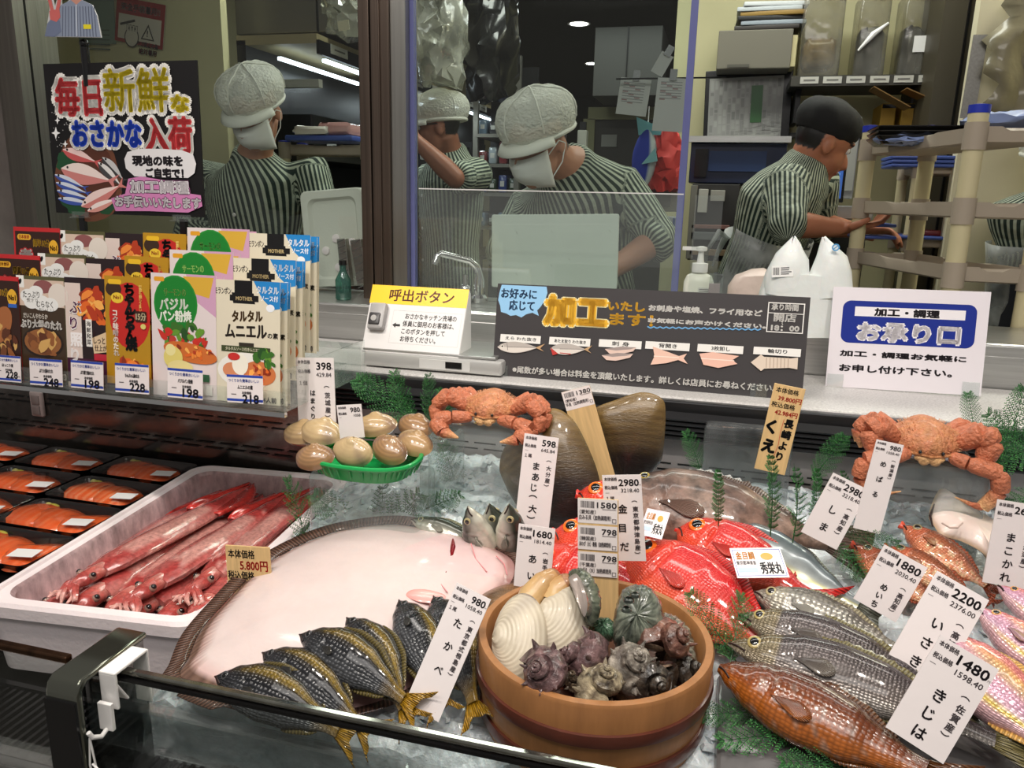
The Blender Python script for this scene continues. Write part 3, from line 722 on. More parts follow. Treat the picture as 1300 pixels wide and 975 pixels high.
# wooden cards
def wood_card(label, corners, zb, k=.2):
    b = PZ((corners[2][0] + corners[3][0]) / 2, (corners[2][1] + corners[3][1]) / 2, zb)
    m, w, h = sheet(corners, k, b.y, zb)
    t = thing('wooden_price_card', label, 'price card', m)
    panel(w, h, .003, C(216, 182, 128)).build('wood_slip', woodm, t, False, .0006)
    return t, PArt(m, w, h), w, h
REDI = C(196, 40, 36)
t, a, w, h = wood_card('wooden price card with brush lettering standing behind the big brown grouper', [(980, 487), (1019, 492), (1000, 606), (961, 594)], .97, .12)
a.text('本体価格', .10, .10, .19, BLACK, .004, fit=.72); a.text('39.800円', .22, .36, .20, REDI, .006, fit=.74)
a.text('税込価格', .06, .60, .19, BLACK, .004, fit=.75); a.text('42.984円', .22, .84, .20, REDI, .006, fit=.72)
a.vtext('くえ', .08, 1.22, .50, BLACK, .66, .03); a.vtext('長崎より', .60, 1.10, .32, BLACK, .38, .016)
a.line([(.56, 1.12), (.54, 1.6), (.57, 2.0), (.50, 2.6)], .014, REDI); a.build('lettering', t)
t, a, w, h = wood_card('wooden price card stuck between the squid box and the white flatfish', [(290.5, 693), (346, 694.7), (342, 772), (286, 766)], .80, .12)
a.text('本体価格', .06, .08, .19, BLACK, .004, fit=.60); a.text('5.800円', .32, .28, .24, REDI, .006, fit=.62)
a.text('税込価格', .03, .52, .19, BLACK, .004, fit=.60); a.text('6.264円', .30, .70, .24, REDI, .006, fit=.66); a.vtext('アカ', .06, 1.02, .42, BLACK, .4, .025); a.build('lettering', t)
def sticker(a, u, v, price, l1, l2, w=.94, h=.62):
    a.rect(u, v, w, h, C(236, 228, 226)); rr = random.Random(int(price))
    x = u + .07
    while x < u + .42:
        d = rr.choice((.008, .014, .02)); a.rect(x, v + .06, d, .17, C(60, 56, 60)); x += d + rr.choice((.008, .013))
    a.text(price, u + w - .12 * len(price) - .02, v + .05, .2, C(70, 66, 70), .004, fit=.12 * len(price)); a.line([(u + w * .62, v + .25), (u + w - .03, v + .25)], .012, GREY)
    a.text(l1, u + .05, v + .28, .11, GREY, .002); a.text(l2, u + .04, v + .41, .13, GREY, .002, fit=w * .8); a.frame(u + w - .13, v + .48, .1, .1, .012, GREY)
t, a, w, h = wood_card('wooden slip with one white price sticker between the two pen shells', [(707, 498.5), (745.5, 491), (785, 607), (752, 617)], .93, .1)
sticker(a, .0, .0, '1380', '（愛知産）', '平貝（加熱調理用）', 1.0, .66); a.build('lettering', t)
t, a, w, h = wood_card('wooden slip bearing three white price stickers stuck in the wooden tub', [(734.8, 633), (788, 634.5), (782, 792), (733, 786)], .87, .1)
for i, (p_, l1, l2) in enumerate((('1580', '（愛知産）', '白みる貝（加熱調理用）'), ('798', '（韓国産）', 'あわび（大）養殖（加熱調理用）'), ('798', '（千葉産）', 'さざえ（大）加熱調理用'))):
    sticker(a, .0, .0 + i * .67, p_, l1, l2, .98, .62)
a.build('lettering', t)
# ------------------------------------------------------------------ sauce pouches on the clear shelf
pouchm = M('pouch_foil', None, .3, coat=.35, bump=(60, .25))
M('print', None)
Y0P = 1.122; ZSH = 1.052
xr = PZ(362, 522, ZSH - .004).x; xl = PZ(0, 486, ZSH).x - .16
t = thing('acrylic_shelf', 'clear acrylic stepped shelf carrying the sauce pouches', 'shelf', V(((xl + xr) / 2, 1.24, ZSH)))
ws = xr - xl
MB().box((0, 0, -.004), (ws, .30, .006)).build('shelf_floor', clearac, t, False)
MB().box((0, -.148, .012), (ws, .004, .032)).build('front_lip', clearac, t, False)
MB().box((ws / 2, 0, .03), (.004, .30, .07)).build('end_panel', clearac, t, False)
MB().box((0, .06, .014), (ws * .98, .06, .03)).build('step', clearac, t, False)
MB().box((0, .12, .028), (ws * .98, .06, .058)).build('step', clearac, t, False)
MB().box((0, -.147, -.011), (ws, .008, .008)).build('front_edge', chrome, t, False)
MB().box((-ws * .3, .11, -.02), (.03, .08, .03)).box((ws * .3, .11, -.02), (.03, .08, .03)).build('bracket', blackmetal, t, False)

def food(a, x, y, rx, ry, cols, n, seed, r=(.05, .12)):
    rr = random.Random(seed)
    for i in range(n):
        q = rr.uniform(0, 2 * PI); d = math.sqrt(rr.random())
        a.ell(x + math.cos(q) * rx * d, y + math.sin(q) * ry * d, rr.uniform(*r), rr.uniform(*r) * .6, rr.choice(cols), rr.uniform(0, 3), 12, .12, i + seed)
BR = [C(120, 70, 40), C(150, 92, 50), C(196, 140, 78), C(216, 170, 100), C(96, 50, 30)]
OR = [C(226, 106, 40), C(240, 140, 60), C(180, 60, 30), C(250, 180, 90), C(140, 50, 26)]
GRN = [C(60, 110, 40), C(100, 150, 50), C(40, 80, 36), C(200, 50, 40), C(190, 60, 50)]
def art_soup(a, A, v):
    edge = [C(196, 40, 44), C(190, 90, 30)][v]
    a.rect(0, 0, 1, A, C(52, 26, 18)); a.rect(0, 0, 1, .07, edge); a.rect(0, 0, .035, A, edge)
    a.rrect(.08, .12, .3, .1, .05, C(236, 180, 50)); a.text('日本食研', .12, .135, .07, C(180, 40, 30), .002, fit=.22)
    a.text('簡単10分', .42, .2, .14, C(236, 190, 60), .004, fit=.36); a.ell(.86, .34, .1, .14, C(236, 180, 50)); a.text('No1', .79, .28, .12, C(90, 30, 20), .005, fit=.14); a.rect(.77, .44, .18, .06, C(50, 100, 190))
    a.text('煮' if v == 0 else '味', .12, .38, .3, C(240, 236, 230), .012, halo=(.02, edge))
    a.ell(.6, .8, .2, .34, C(170, 104, 60), .5); food(a, .5, 1.1, .42, .3, BR, 26, 3 + v)
def art_daikon(a, A):
    OL = C(86, 84, 52)
    a.rect(0, 0, 1, A, OL); a.rect(.03, .06, .94, .5, C(214, 190, 172)); a.rrect(.03, .5, .94, A - .53, .02, C(64, 48, 34))
    a.ell(.55, .17, .2, .11, C(140, 84, 84)); a.ell(.85, .3, .2, .2, C(226, 216, 206)); a.rect(0, .0, .16, .2, C(238, 238, 234)); a.ell(.08, .1, .03, .05, BLACK, .4)
    for cx_, cy_, r in ((.25, .34, .17), (.4, .26, .14), (.5, .44, .18), (.68, .46, .16), (.3, .44, .15)): a.ell(cx_, cy_, r * 1.05, r * .72, C(236, 236, 234))
    a.text('たっぷり', .13, .25, .13, C(60, 56, 50), .001, fit=.34); a.text('煮汁で', .2, .37, .08, C(60, 56, 50)); a.text('むらなく', .4, .40, .13, C(60, 56, 50), .001, fit=.34); a.text('おいしい', .45, .52, .08, C(60, 56, 50))
    a.text('だいこんやわらか', .12, .62, .1, C(236, 230, 220), .002, fit=.5); a.text('ぶり大根のたれ', .06, .73, .16, C(250, 246, 240), .008, fit=.84, halo=(.012, C(50, 36, 26)))
    a.ell(.5, 1.1, .42, .26, C(40, 28, 22)); a.ell(.5, 1.1, .38, .22, C(150, 96, 54)); food(a, .5, 1.08, .28, .16, BR, 16, 9, (.08, .16))
    a.text('やわらかく', .3, A - .13, .1, C(200, 40, 40), .002, fit=.4); a.rrect(.76, A - .15, .2, .11, .02, C(230, 224, 210)); a.text('2〜3', .79, A - .14, .08, BLACK, .002)
def art_teri(a, A):
    PU = C(66, 26, 54)
    a.rect(0, 0, 1, A, C(40, 26, 30)); a.rect(.0, .1, .34, A, C(222, 204, 196)); a.rect(0, A - .45, 1, .45, PU)
    food(a, .64, .5, .3, .3, OR, 30, 5, (.08, .16)); a.text('しっとり', .6, .96, .12, C(60, 30, 30), .003)
    a.vtext('ぶり照り焼', .10, .42, .27, C(250, 246, 246), .29, .012)
    a.mb.v = a.mb.v
    a.vtext('ぶり', .105, .42, .25, C(90, 30, 80), .29, .004)
    a.rect(.44, .74, .13, .5, C(240, 236, 230)); a.vtext('海鮮和菜', .455, .78, .1, C(40, 30, 36), .11, .002)
    a.poly([(.56, 1.08), (.95, .92), (.97, 1.3), (.6, 1.36)], C(222, 196, 160)); a.text('しっとり', .6, 1.05, .14, C(70, 40, 30), .004, fit=.33); a.text('仕上がる', .62, 1.2, .12, C(70, 40, 30), .003, fit=.33); a.rect(.6, 1.36, .36, .12, C(190, 40, 60))
def art_chan(a, A):
    GO = C(184, 138, 30)
    a.rect(0, 0, 1, A, GO); a.ell(.55, .72, .46, .62, C(196, 40, 34)); a.ell(.2, .24, .18, .14, C(60, 40, 26)); a.rrect(.08, .06, .3, .09, .04, C(236, 190, 40)); a.ell(.28, .4, .14, .1, C(236, 200, 60)); a.text('No1', .2, .34, .1, C(160, 40, 30), .004)
    food(a, .55, A - .28, .34, .2, OR, 18, 8, (.07, .14)); a.vtext('ちゃんちゃん焼', .46, .12, .26, BLACK, .168, .016); a.vtext('コク味噌のたれ', .18, .62, .13, C(246, 240, 230), .125, .006)
    a.rrect(.68, .62, .26, .2, .03, C(60, 30, 20)); a.text('15分', .7, .65, .15, C(250, 240, 200), .006, fit=.22); a.vtext('野菜も鮭もうまい', .78, .14, .07, C(246, 220, 120), .06, .002); a.ell(.86, .9, .06, .05, C(220, 210, 120))
def art_basil(a, A):
    a.rect(0, 0, 1, A, C(226, 214, 214)); a.poly([(.55, 0), (1, 0), (1, .55), (.62, .3)], C(206, 160, 190)); a.poly([(.5, .03), (.97, .03), (.9, .3), (.66, .25)], C(214, 170, 60))
    a.ell(.38, .4, .34, .38, C(36, 140, 50)); a.ell(.38, .4, .32, .36, C(24, 126, 44)); a.rrect(.05, .05, .16, .06, .02, C(226, 160, 40))
    a.text('サーモンの', .2, .2, .12, C(180, 220, 120), .002, fit=.34, rot=-.04); a.text('バジル', .13, .34, .17, C(248, 250, 240), .007, fit=.44, rot=-.05); a.text('パン粉焼', .12, .5, .16, C(248, 250, 240), .006, fit=.5, rot=-.03)
    food(a, .55, .85, .38, .2, GRN, 34, 6, (.04, .1)); a.ell(.6, 1.04, .42, .13, C(206, 110, 50), .15); food(a, .6, 1.03, .34, .08, OR, 30, 4, (.02, .05)); a.ell(.34, 1.12, .15, .15, C(226, 210, 120)); a.ell(.45, 1.25, .2, .1, C(230, 216, 150)); a.ell(.3, 1.02, .08, .08, C(236, 226, 160))
    a.rect(.74, A - .2, .2, .14, C(236, 232, 226)); a.rect(.78, A - .34, .12, .1, C(40, 90, 60))
def art_meun(a, A):
    a.rect(0, 0, 1, A, C(222, 214, 192)); a.rect(.34, 0, .26, .17, BLACK); a.poly([(.3, .16), (.62, .16), (.64, .3), (.32, .3)], BLACK); a.rect(.27, .19, .42, .08, C(20, 18, 18)); a.text('モランボン', .05, .1, .1, C(60, 50, 44), .002, fit=.24)
    a.text('MOTHER', .36, .2, .07, C(200, 180, 130), .002, fit=.24)
    a.poly([(.62, 0), (1, 0), (1, .34), (.9, .36), (.74, .22)], C(34, 130, 200)); a.text('タルタル', .66, .06, .11, C(250, 250, 250), .003, fit=.32); a.text('ソース付', .72, .18, .08, C(250, 250, 250), .002, fit=.25); a.ell(.86, .34, .06, .05, C(236, 240, 246))
    a.text('タルタル', .3, .4, .16, C(70, 50, 20), .007, fit=.44, rot=-.05); a.text('ムニエル', .2, .57, .21, C(36, 28, 22), .008, fit=.6, rot=-.03); a.text('の素', .82, .66, .08, C(36, 28, 22), .002)
    a.rect(.14, .86, .72, .08, C(64, 74, 44)); a.rect(.4, .81, .22, .05, C(50, 44, 36)); a.text('タルタルソース付きムニエルの素', .2, .875, .05, C(230, 226, 200), .001, fit=.6)
    a.ell(.5, 1.18, .42, .24, C(240, 238, 232)); a.ell(.7, 1.2, .24, .16, C(206, 120, 70), .1); food(a, .7, 1.2, .16, .1, OR, 20, 2, (.02, .05)); a.ell(.3, 1.18, .14, .1, C(216, 140, 100)); a.ell(.42, 1.1, .12, .14, C(244, 240, 226)); food(a, .8, 1.0, .16, .08, GRN[:3], 12, 3, (.04, .09)); a.ell(.33, 1.0, .09, .05, C(200, 50, 46)); a.text('3〜4人前', .64, A - .1, .08, INK, .002)
KINDS_ = [('brown simmered fish sauce pouch with red rim', lambda a, A: art_soup(a, A, 0), C(190, 40, 44), .112, .190), ('olive simmered daikon sauce pouch', art_daikon, C(86, 84, 52), .108, .190), ('dark purple teriyaki sauce pouch', art_teri, C(50, 28, 40), .098, .188), ('gold and red miso grill sauce pouch', art_chan, C(186, 140, 34), .094, .190), ('white basil crumb seasoning pouch with green disc', art_basil, C(228, 220, 220), .128, .212), ('cream tartar meuniere seasoning pouch with blue corner', art_meun, C(224, 216, 196), .128, .206)]
cent = [(3, 425), (60, 425), (118, 425), (168, 425), (238, 425), (315, 425)]
topy = [(-10, 350, 322, 288), (60, 350, 322, 293), (115, 352, 328, 296), (165, 350, 325, 296), (238, 347, 318, 290), (312, 355, 328, 297)]
def make_pouch(col, kind, m, row, k):
    label, art, c, w, h = kind
    t = thing('sauce_pouch', 'x', 'pouch', m, 'sauce pouches on the clear shelf')
    rings = []; cols = []; n = 8
    for v, th in ((0, .002), (.05, .003), (.11, .004), (.3, .008), (.6, .011), (.85, .012), (.97, .011), (1.0, .008)):
        r = []
        wv_ = w * (1 - .02 * math.sin(v * PI))
        for q in range(n + 1): r.append(V((w / 2 + wv_ * (q / n - .5), -v * h, 0)))
        for q in range(n + 1):
            u = 1 - q / n; r.append(V((w / 2 + wv_ * (u - .5), -v * h, -.0012 - th * (math.sin(PI * u) ** .6 if 0 < u < 1 else 0))))
        rings.append(r)
    MB().loft(rings, c).build('pouch_body', pouchm, t, True)
    a = Art(w, h); art(a, h / w); a.build('front_print', t, MATS['print'])
    return t
ROWN = ['lowest', 'middle', 'top']
for ci, kind in enumerate(KINDS_):
    proto = None; w, h = kind[3], kind[4]; n = 3 if ci == 5 else 2
    xc_ = PY(cent[ci][0], cent[ci][1], Y0P).x
    for r in range(3):
        y = Y0P + r * .052
        ztop = PY(topy[ci][0] + r * 26, topy[ci][r + 1], y + .014).z
        for k in range(n):
            yy = y + k * .0155
            z = max(ztop, ZSH + [0, 0.032, .06][r] + h * .99)
            up = V((0, .09, 1)).normalized()
            m = frame(V((xc_ - w / 2 + (.004 if k % 2 else 0), yy, z - (.004 if k else 0))), (1, .02 * (ci % 3 - 1), 0), V((0, -1, .09)))
            lab = f'{kind[0]}, ' + ['front', 'second', 'third'][k] + f' in the {ROWN[r]} row'
            if proto is None: proto = make_pouch(ci, kind, m, r, k); proto['label'] = lab; proto.matrix_world = m
            else: dup(proto, m, lab)
# price tickets on the shelf lip
tk = [((-8, 450), (25, 452.6), (27.7, 486), (-6, 483), '228', 'ほっこり煮'), ((35.5, 454.5), (78.5, 457), (79.5, 491.6), (40, 488), '248', 'ぶり大根のたれ'), ((88.7, 457), (130, 460), (132, 496), (91.4, 491.6), '198', 'ぶり照り焼のたれ'), ((145.5, 460.5), (187.8, 463.5), (190, 501), (147, 497.4), '228', 'ちゃんちゃん焼のたれ'), ((212.5, 467), (256.5, 470), (258, 508.6), (213, 503.5), '198', 'バジルパン粉焼'), ((287, 475.4), (333.3, 477), (334.3, 513.6), (289.3, 510), '218', 'ムニエルの素')]
names = ['brown simmered fish', 'olive daikon', 'dark purple teriyaki', 'gold miso grill', 'green disc basil', 'cream meuniere']
for i, (a_, b_, c_, d_, pr, nm) in enumerate(tk):
    m, w, h = sheet([a_, b_, c_, d_], 0.12, 1.085, ZSH)
    t = thing('price_ticket', f'small white and blue {pr} yen ticket below the {names[i]} pouches', 'price ticket', m, 'tickets on the shelf lip')
    panel(w, h, .0008, C(236, 236, 240)).build('ticket', cardm, t, False)
    a = Art(w, h); A = h / w; bl = C(40, 70, 170)
    a.rect(0, 0, 1, .06, bl); a.rect(0, A - .1, 1, .06, bl); a.text('つくりかた簡単おいしい', .05, .1, .09, bl, .002, fit=.85); a.text(nm, .3, .25, .11, INK, .004, fit=.42)
    a.text('本体価格', .42, .40, .08, INK, .002, fit=.26); a.text(pr, .44, .44, .30, C(30, 26, 36), .01, fit=.44); a.text('円', .90, .6, .07, INK); a.line([(.12, .48), (.26, .48)], .02, GREY)
    a.build('lettering', t)
# ------------------------------------------------------------------ ice bed
BZ0, BY0, BS = .785, .68, .17
def bedz(y): return BZ0 + (y - BY0) * BS
def PB(px, py, off=0.0):
    d = ray(px, py); t = (BZ0 + off - BY0 * BS - CAMH) / (d.z - BS * d.y); return V((0, 0, CAMH)) + d * t
BN = V((0, -BS, 1)).normalized()
icem = M('crushed_ice', C(214, 222, 226), .12, 0, .6, var=(60, .72, 1.1), bump=(90, 1.2), coat=.5, sub=.2)
rr = random.Random(11)
nx, ny = 110, 60; x0i, x1i, y0i, y1i = -.66, 1.0, .70, 1.385
mb = MB(); vs = []; fs = []
for j in range(ny + 1):
    for i in range(nx + 1):
        x = x0i + (x1i - x0i) * i / nx; y = y0i + (y1i - y0i) * j / ny
        edge = min(i, nx - i, j * 2, 6) / 6
        z = bedz(y) + rr.uniform(-.006, .006) - .03 * (1 - edge) - (.05 if j == 0 else 0)
        vs.append((x, y, z))
for j in range(ny):
    for i in range(nx):
        a = j * (nx + 1) + i; fs.append((a, a + 1, a + nx + 2, a + nx + 1))
mb.add(vs, fs, C(214, 222, 226))
for k in range(1500):
    x = rr.uniform(x0i + .02, x1i - .02); y = rr.uniform(y0i + .01, y1i - .01); s = rr.uniform(.003, .0085)
    m = Matrix.Rotation(rr.uniform(0, 6), 3, V((rr.uniform(-1, 1), rr.uniform(-1, 1), rr.uniform(-1, 1)) or (1, 0, 0)).normalized())
    mb.box((x, y, bedz(y) + rr.uniform(-.001, .006)), (s * 2, s * 1.5, s * rr.uniform(.8, 1.5)), C(222, 228, 232), m, rr.uniform(.5, .9))
stuffed(mb.build('crushed_ice', icem, None, True, angle=25), 'bed of crushed ice under the fish', 'ice')
tray = thing('ice_tray', 'clear plastic tray holding the crushed ice at the front of the case', 'tray', V((.17, .72, .70)))
mb = MB()
mb.box((0, -.022, .036), (1.64, .004, .072)).box((0, -.026, .072), (1.64, .014, .005)).box((-.82, .3, .036), (.004, .65, .075)).box((-.824, .3, .074), (.014, .65, .005))
mb.box((0, .3, .003), (1.64, .65, .004))
mb.build('tray_shell', GL('tray_clear', (.93, .95, .95), .14, .06, .16, (.7, .72, .74), (6, .5), (2, 1, 9)), tray, False)

c = V((.53, .795, bedz(.795) + .006))
t = thing('display_tray', 'dark grey plastic tray under the orange grouper right of the tub', 'tray', Matrix.Translation(c) @ Matrix.Rotation(math.atan(BS), 4, 'X'))
MB().rbox((0, 0, 0), (.98, .19, .016), .007).build('tray_body', M('tray_grey', C(92, 90, 90), .3, coat=.4, var=(20, .8, 1.15)), t)
# ------------------------------------------------------------------ fish
def interp(keys, s):
    for (a, x), (b, y) in zip(keys, keys[1:]):
        if s <= b:
            t = (s - a) / (b - a); t = t * t * (3 - 2 * t) * .5 + t * .5; return x + (y - x) * t
    return keys[-1][1]
STD = [(0, .045), (.06, .30), (.16, .66), (.3, .93), (.42, 1.0), (.6, .88), (.78, .52), (.92, .24), (1, .21)]
eyew = M('eye_gold', None, .12, coat=1.0); pupm = M('eye_black', C(6, 6, 8), .05, coat=1.0)
def fish(name, label, head, tail, mat, colf, hgt, thick=.5, prof=STD, dors=1, roll=0.0, bend=0.0, arch=0.0, eye=(.115, .32, .030), eyecol=(C(186, 176, 140), None), finc=C(90, 90, 80), finmat=None, tailc=None, group=None, up=None, forked=.45, dorsal=(.28, .86, .12), pect=(.27, -.12, .17, .09), mouth=True, belly=1.0, gill=True, cat='fish', anal=True, mouthc=C(60, 30, 28), spiny=False, seed=1, openm=0.0):
    """a whole fish lying on its side; head/tail are world points of the snout and the tail's end, hgt is body depth / length"""
    head = V(head); tail = V(tail); L = (tail - head).length; X = (tail - head).normalized()
    up = V(up) if up else V((.05, -.62, .78))
    N = (up - X * up.dot(X)).normalized()
    if roll: N = Matrix.Rotation(roll, 3, X) @ N
    D = N.cross(X) * dors
    mtx = Matrix.Translation(head) @ Matrix((X, D, N)).transposed().to_4x4() if dors > 0 else Matrix.Translation(head) @ Matrix((X, D, N)).transposed().to_4x4()
    t = thing(name, label, cat, head, group)
    loc3 = Matrix((X, D, N)).transposed()
    rnd = random.Random(seed)
    LB = L * .84; H = hgt * L / 2; TH = H * thick
    nL, nA = 46, 28
    def ctr(s): return V((s * LB, bend * L * math.sin(PI * s), arch * L * math.sin(PI * s)))
    def prs(s): return interp(prof, s)
    def pt(s, a, k=1.0):
        h = prs(s) * H; c, q = math.cos(a), math.sin(a)
        hv = h * (1.0 if c > 0 else belly)
        th = TH * (min(1, prs(s) * 1.12) if s < .5 else prs(s) ** 1.25 * 1.05) + .0012
        if gill:
            sg = .235 + .035 * (1 - c * c)
            th *= 1 - .16 * math.exp(-((s - sg) / .012) ** 2); th *= 1 + .05 * (1 if s < sg else 0)
        return ctr(s) + V((0, hv * math.copysign(abs(c) ** .92, c), th * math.copysign(abs(q) ** .85, q))) * k
    rings = []; cols = []; uvs = []
    for i in range(nL + 1):
        s = (i / nL) ** 1.15
        rings.append([loc3 @ pt(s, 2 * PI * j / nA) for j in range(nA)])
        for j in range(nA):
            a = 2 * PI * j / nA; v = math.cos(a); cols.append(colf(s, v, rnd)); aa = a if a <= PI else 2 * PI - a
            uvs.append((s * LB, aa * H))
    MB().loft(rings, cols, uvs=uvs).build('body', mat, t)
    fm = finmat or M('fin_membrane', None, .3, coat=.5, rays=(.004, .35))
    # tail fin
    tc = tailc or finc; mb = MB(); base = ctr(1.0); hb = prs(1.0) * H; spn = H * .82; TL = L * .17
    n = 12; vs = []; uv = []
    for i in range(n + 1):
        w = i / n * 2 - 1
        vs.append(loc3 @ (base + V((-.01 * L, w * hb, 0)))); uv.append((w * .02, 0))
        ln = TL * (1 - forked + forked * abs(w) ** 1.3)
        vs.append(loc3 @ (base + V((ln * .5, w * (hb + spn) / 2, .002 * math.sin(i * 2.1))))); uv.append((w * .03, 1))
        vs.append(loc3 @ (base + V((ln, w * spn, .004 * math.sin(i * 1.7))))); uv.append((w * .045, 2))
    fs = []
    for i in range(n):
        for q in range(2): fs.append((i * 3 + q, i * 3 + q + 1, i * 3 + 4 + q, i * 3 + 3 + q))
    mb.add(vs, fs, tc, uv); mb.build('tail_fin', fm, t, True, solid=.0012)
    # dorsal + anal fins
    def ridge(nm, s0, s1, hh, sgn):
        mb = MB(); n = 26; vs = []; uv = []; fs = []
        for i in range(n + 1):
            q = i / n; s = s0 + (s1 - s0) * q
            b = pt(s, 0 if sgn > 0 else PI, .96)
            f = hh * H * 2 * (math.sin(PI * min(1, q * .9 + .08)) ** .6) * ((.72 + .28 * (i % 2)) if spiny and q < .65 else 1)
            vs += [loc3 @ b, loc3 @ (b + V((f * .45, sgn * f, .1 * f)))]; uv += [(s * LB, 0), (s * LB, 1)]
        for i in range(n): fs.append((2 * i, 2 * i + 1, 2 * i + 3, 2 * i + 2))
        mb.add(vs, fs, finc, uv); mb.build(nm, fm, t, True, solid=.001)
    if dorsal: ridge('dorsal_fin', dorsal[0], dorsal[1], dorsal[2], 1)
    if anal: ridge('anal_fin', .62, .86, .09, -1)
    # pectoral fin lying on the upper flank
    if pect:
        s, v, ln, wd = pect; b = pt(s, math.acos(v)); vs = []; uv = []; fs = []; cl = []; nw, nr = 9, 6
        for i in range(nw + 1):
            w = i / nw * 2 - 1; ang = w * .30 - .10; ll = ln * L * .8 * (1 - .35 * w * w)
            for k in range(nr + 1):
                q = k / nr; s2 = min(.98, s + q * ll * math.cos(ang) / LB); y = v * prs(s) * H + q * ll * math.sin(ang); hh2 = prs(s2) * H * (1 if y > 0 else belly)
                a2 = math.acos(max(-.97, min(.97, y / max(hh2, 1e-5)))); vs.append(loc3 @ (pt(s2, a2) + V((0, 0, .0015 + .003 * q)))); uv.append((w * .03, q)); cl.append(tuple(min(.95, 1.35 * q_) for q_ in mixc(colf(s2, math.cos(a2), rnd), finc, .18 * q)))
        for i in range(nw):
            for k in range(nr): fs.append((i * (nr + 1) + k, i * (nr + 1) + k + 1, (i + 1) * (nr + 1) + k + 1, (i + 1) * (nr + 1) + k))
        MB().add(vs, fs, cl, uv).build('pectoral_fin', fm, t, True, solid=.001)
    # eyes
    if eye:
        se, ve, re = eye
        for side in (1, -1):
            a = math.acos(ve); a = a if side > 0 else -a
            p = pt(se, a); p1 = pt(se + .02, a); p2 = pt(se, a + .12)
            nn = (p1 - p).cross(p2 - p)
            if nn.z * side < 0: nn = -nn
            nn = (nn.normalized() * .6 + V((0, 0, side)) * .6).normalized(); r = re * L
            mm = (loc3 @ nn).to_track_quat('Z', 'Y').to_matrix()
            c = loc3 @ (p - nn * r * .15)
            e = MB().lathe([(r * .98, -.2 * r), (r, .0), (r * .93, .22 * r), (r * .7, .34 * r), (.02 * r, .36 * r)], 22, col=eyecol[0])
            if eyecol[1]:
                e.c = [eyecol[1] if v.z > .3 * r else q for v, q in zip(e.v, e.c)]
            e.v = [c + mm @ v for v in e.v]
            eo = e.build('eye', eyew, t)
            pu = MB().ball((0, 0, .26 * r), (r * .66, r * .66, r * .2), nu=16, nv=8); pu.v = [c + mm @ v for v in pu.v]
            pu.build('pupil', pupm, eo)
    if mouth:
        mb = MB(); pts = []
        for i in range(6):
            s = .004 + .075 * i / 5; v = -.05 - .5 * (i / 5) ** 1.2; pts.append(loc3 @ (pt(s, math.acos(v)) + V((0, 0, .0003))))
        mb.tube(pts, [.0012 + .0000 * i for i in range(6)], 6); mb.build('mouth', M('mouth_line', C(40, 22, 20), .4), t)
    if openm:
        # gaping jaw: pale cup at the snout
        mb = MB(); r = openm * L
        rg = []
        for q, (xx, k) in enumerate(((.25, .55), (-.25, .9), (-.55, 1.0), (-.5, .86), (.0, .5), (.2, .05))):
            rg.append([loc3 @ V((xx * r * 1.2 + (.25 * r if math.cos(2 * PI * j / 14) < 0 else 0) * k, k * r * math.cos(2 * PI * j / 14), k * r * .7 * math.sin(2 * PI * j / 14))) for j in range(14)])
        cc = [mouthc] * 14 * 4 + [C(226, 180, 170)] * 14 * 2
        mb.loft(rg, cc).build('jaw', M('jaw_flesh', None, .25, coat=.6), t)
    t.matrix_world = Matrix.Translation(head)
    return t

sc_dark = M('skin_dark_scales', None, .24, .15, scales=(.0052, .45, .5), coat=.6, var=(60, .8, 1.2))
sc_red = M('skin_red_scales', None, .22, .05, scales=(.0045, .16, .35), coat=.8, var=(18, .85, 1.15))
sc_silver = M('skin_silver_scales', None, .25, .45, scales=(.0065, .42, .45), coat=.5, var=(30, .85, 1.15))
sc_grey = M('skin_grey_scales', None, .26, .4, scales=(.0042, .25, .4), coat=.6, var=(14, .8, 1.15))
sc_smooth = M('skin_smooth', None, .2, .35, coat=.7, var=(50, .85, 1.15))
sc_orange = M('skin_spotted', None, .2, .0, scales=(.0062, .34, .2), coat=.7, var=(30, .75, 1.2))
sc_brown = M('skin_mottled', None, .34, .0, coat=.3, var=(38, .3, 1.9), bump=(120, .4))
sc_white = M('skin_white_flat', None, .28, .0, coat=.5, var=(12, .92, 1.05), bump=(70, .25), sub=.1)

def takabe(s, v, r):
    back = C(24, 25, 30); bel = C(72, 74, 78); y = C(150, 122, 30)
    c = mixc(bel, back, min(1, max(0, (v + .5) / .7)))
    if .12 < s: c = mixc(c, y, .75 * math.exp(-((v - .62 - .1 * s) / .14) ** 2) * min(1, s * 2.2))
    if s > .8: c = mixc(c, C(150, 116, 30), (s - .8) * 3.5)
    if s < .2: c = mixc(c, C(38, 38, 42), .6)
    return c
tk_ = dict(mat=sc_dark, colf=takabe, hgt=.30, thick=.5, eye=(.09, .28, .026), eyecol=(C(70, 70, 72), None), finc=C(96, 84, 44), tailc=C(170, 128, 28), group='dark yellow tailed fish lying on the flatfish', pect=(.27, -.1, .13, .06), forked=.55)
tl = ['dark yellow tailed fish nearest the end post, lowest of the row', 'dark yellow tailed fish second from the end post', 'dark yellow tailed fish in the middle with its tail over the glass rail', 'dark yellow tailed fish fourth from the end post', 'dark yellow tailed fish just before the white price card', 'dark yellow tailed fish half hidden behind the white price card beside the tub']
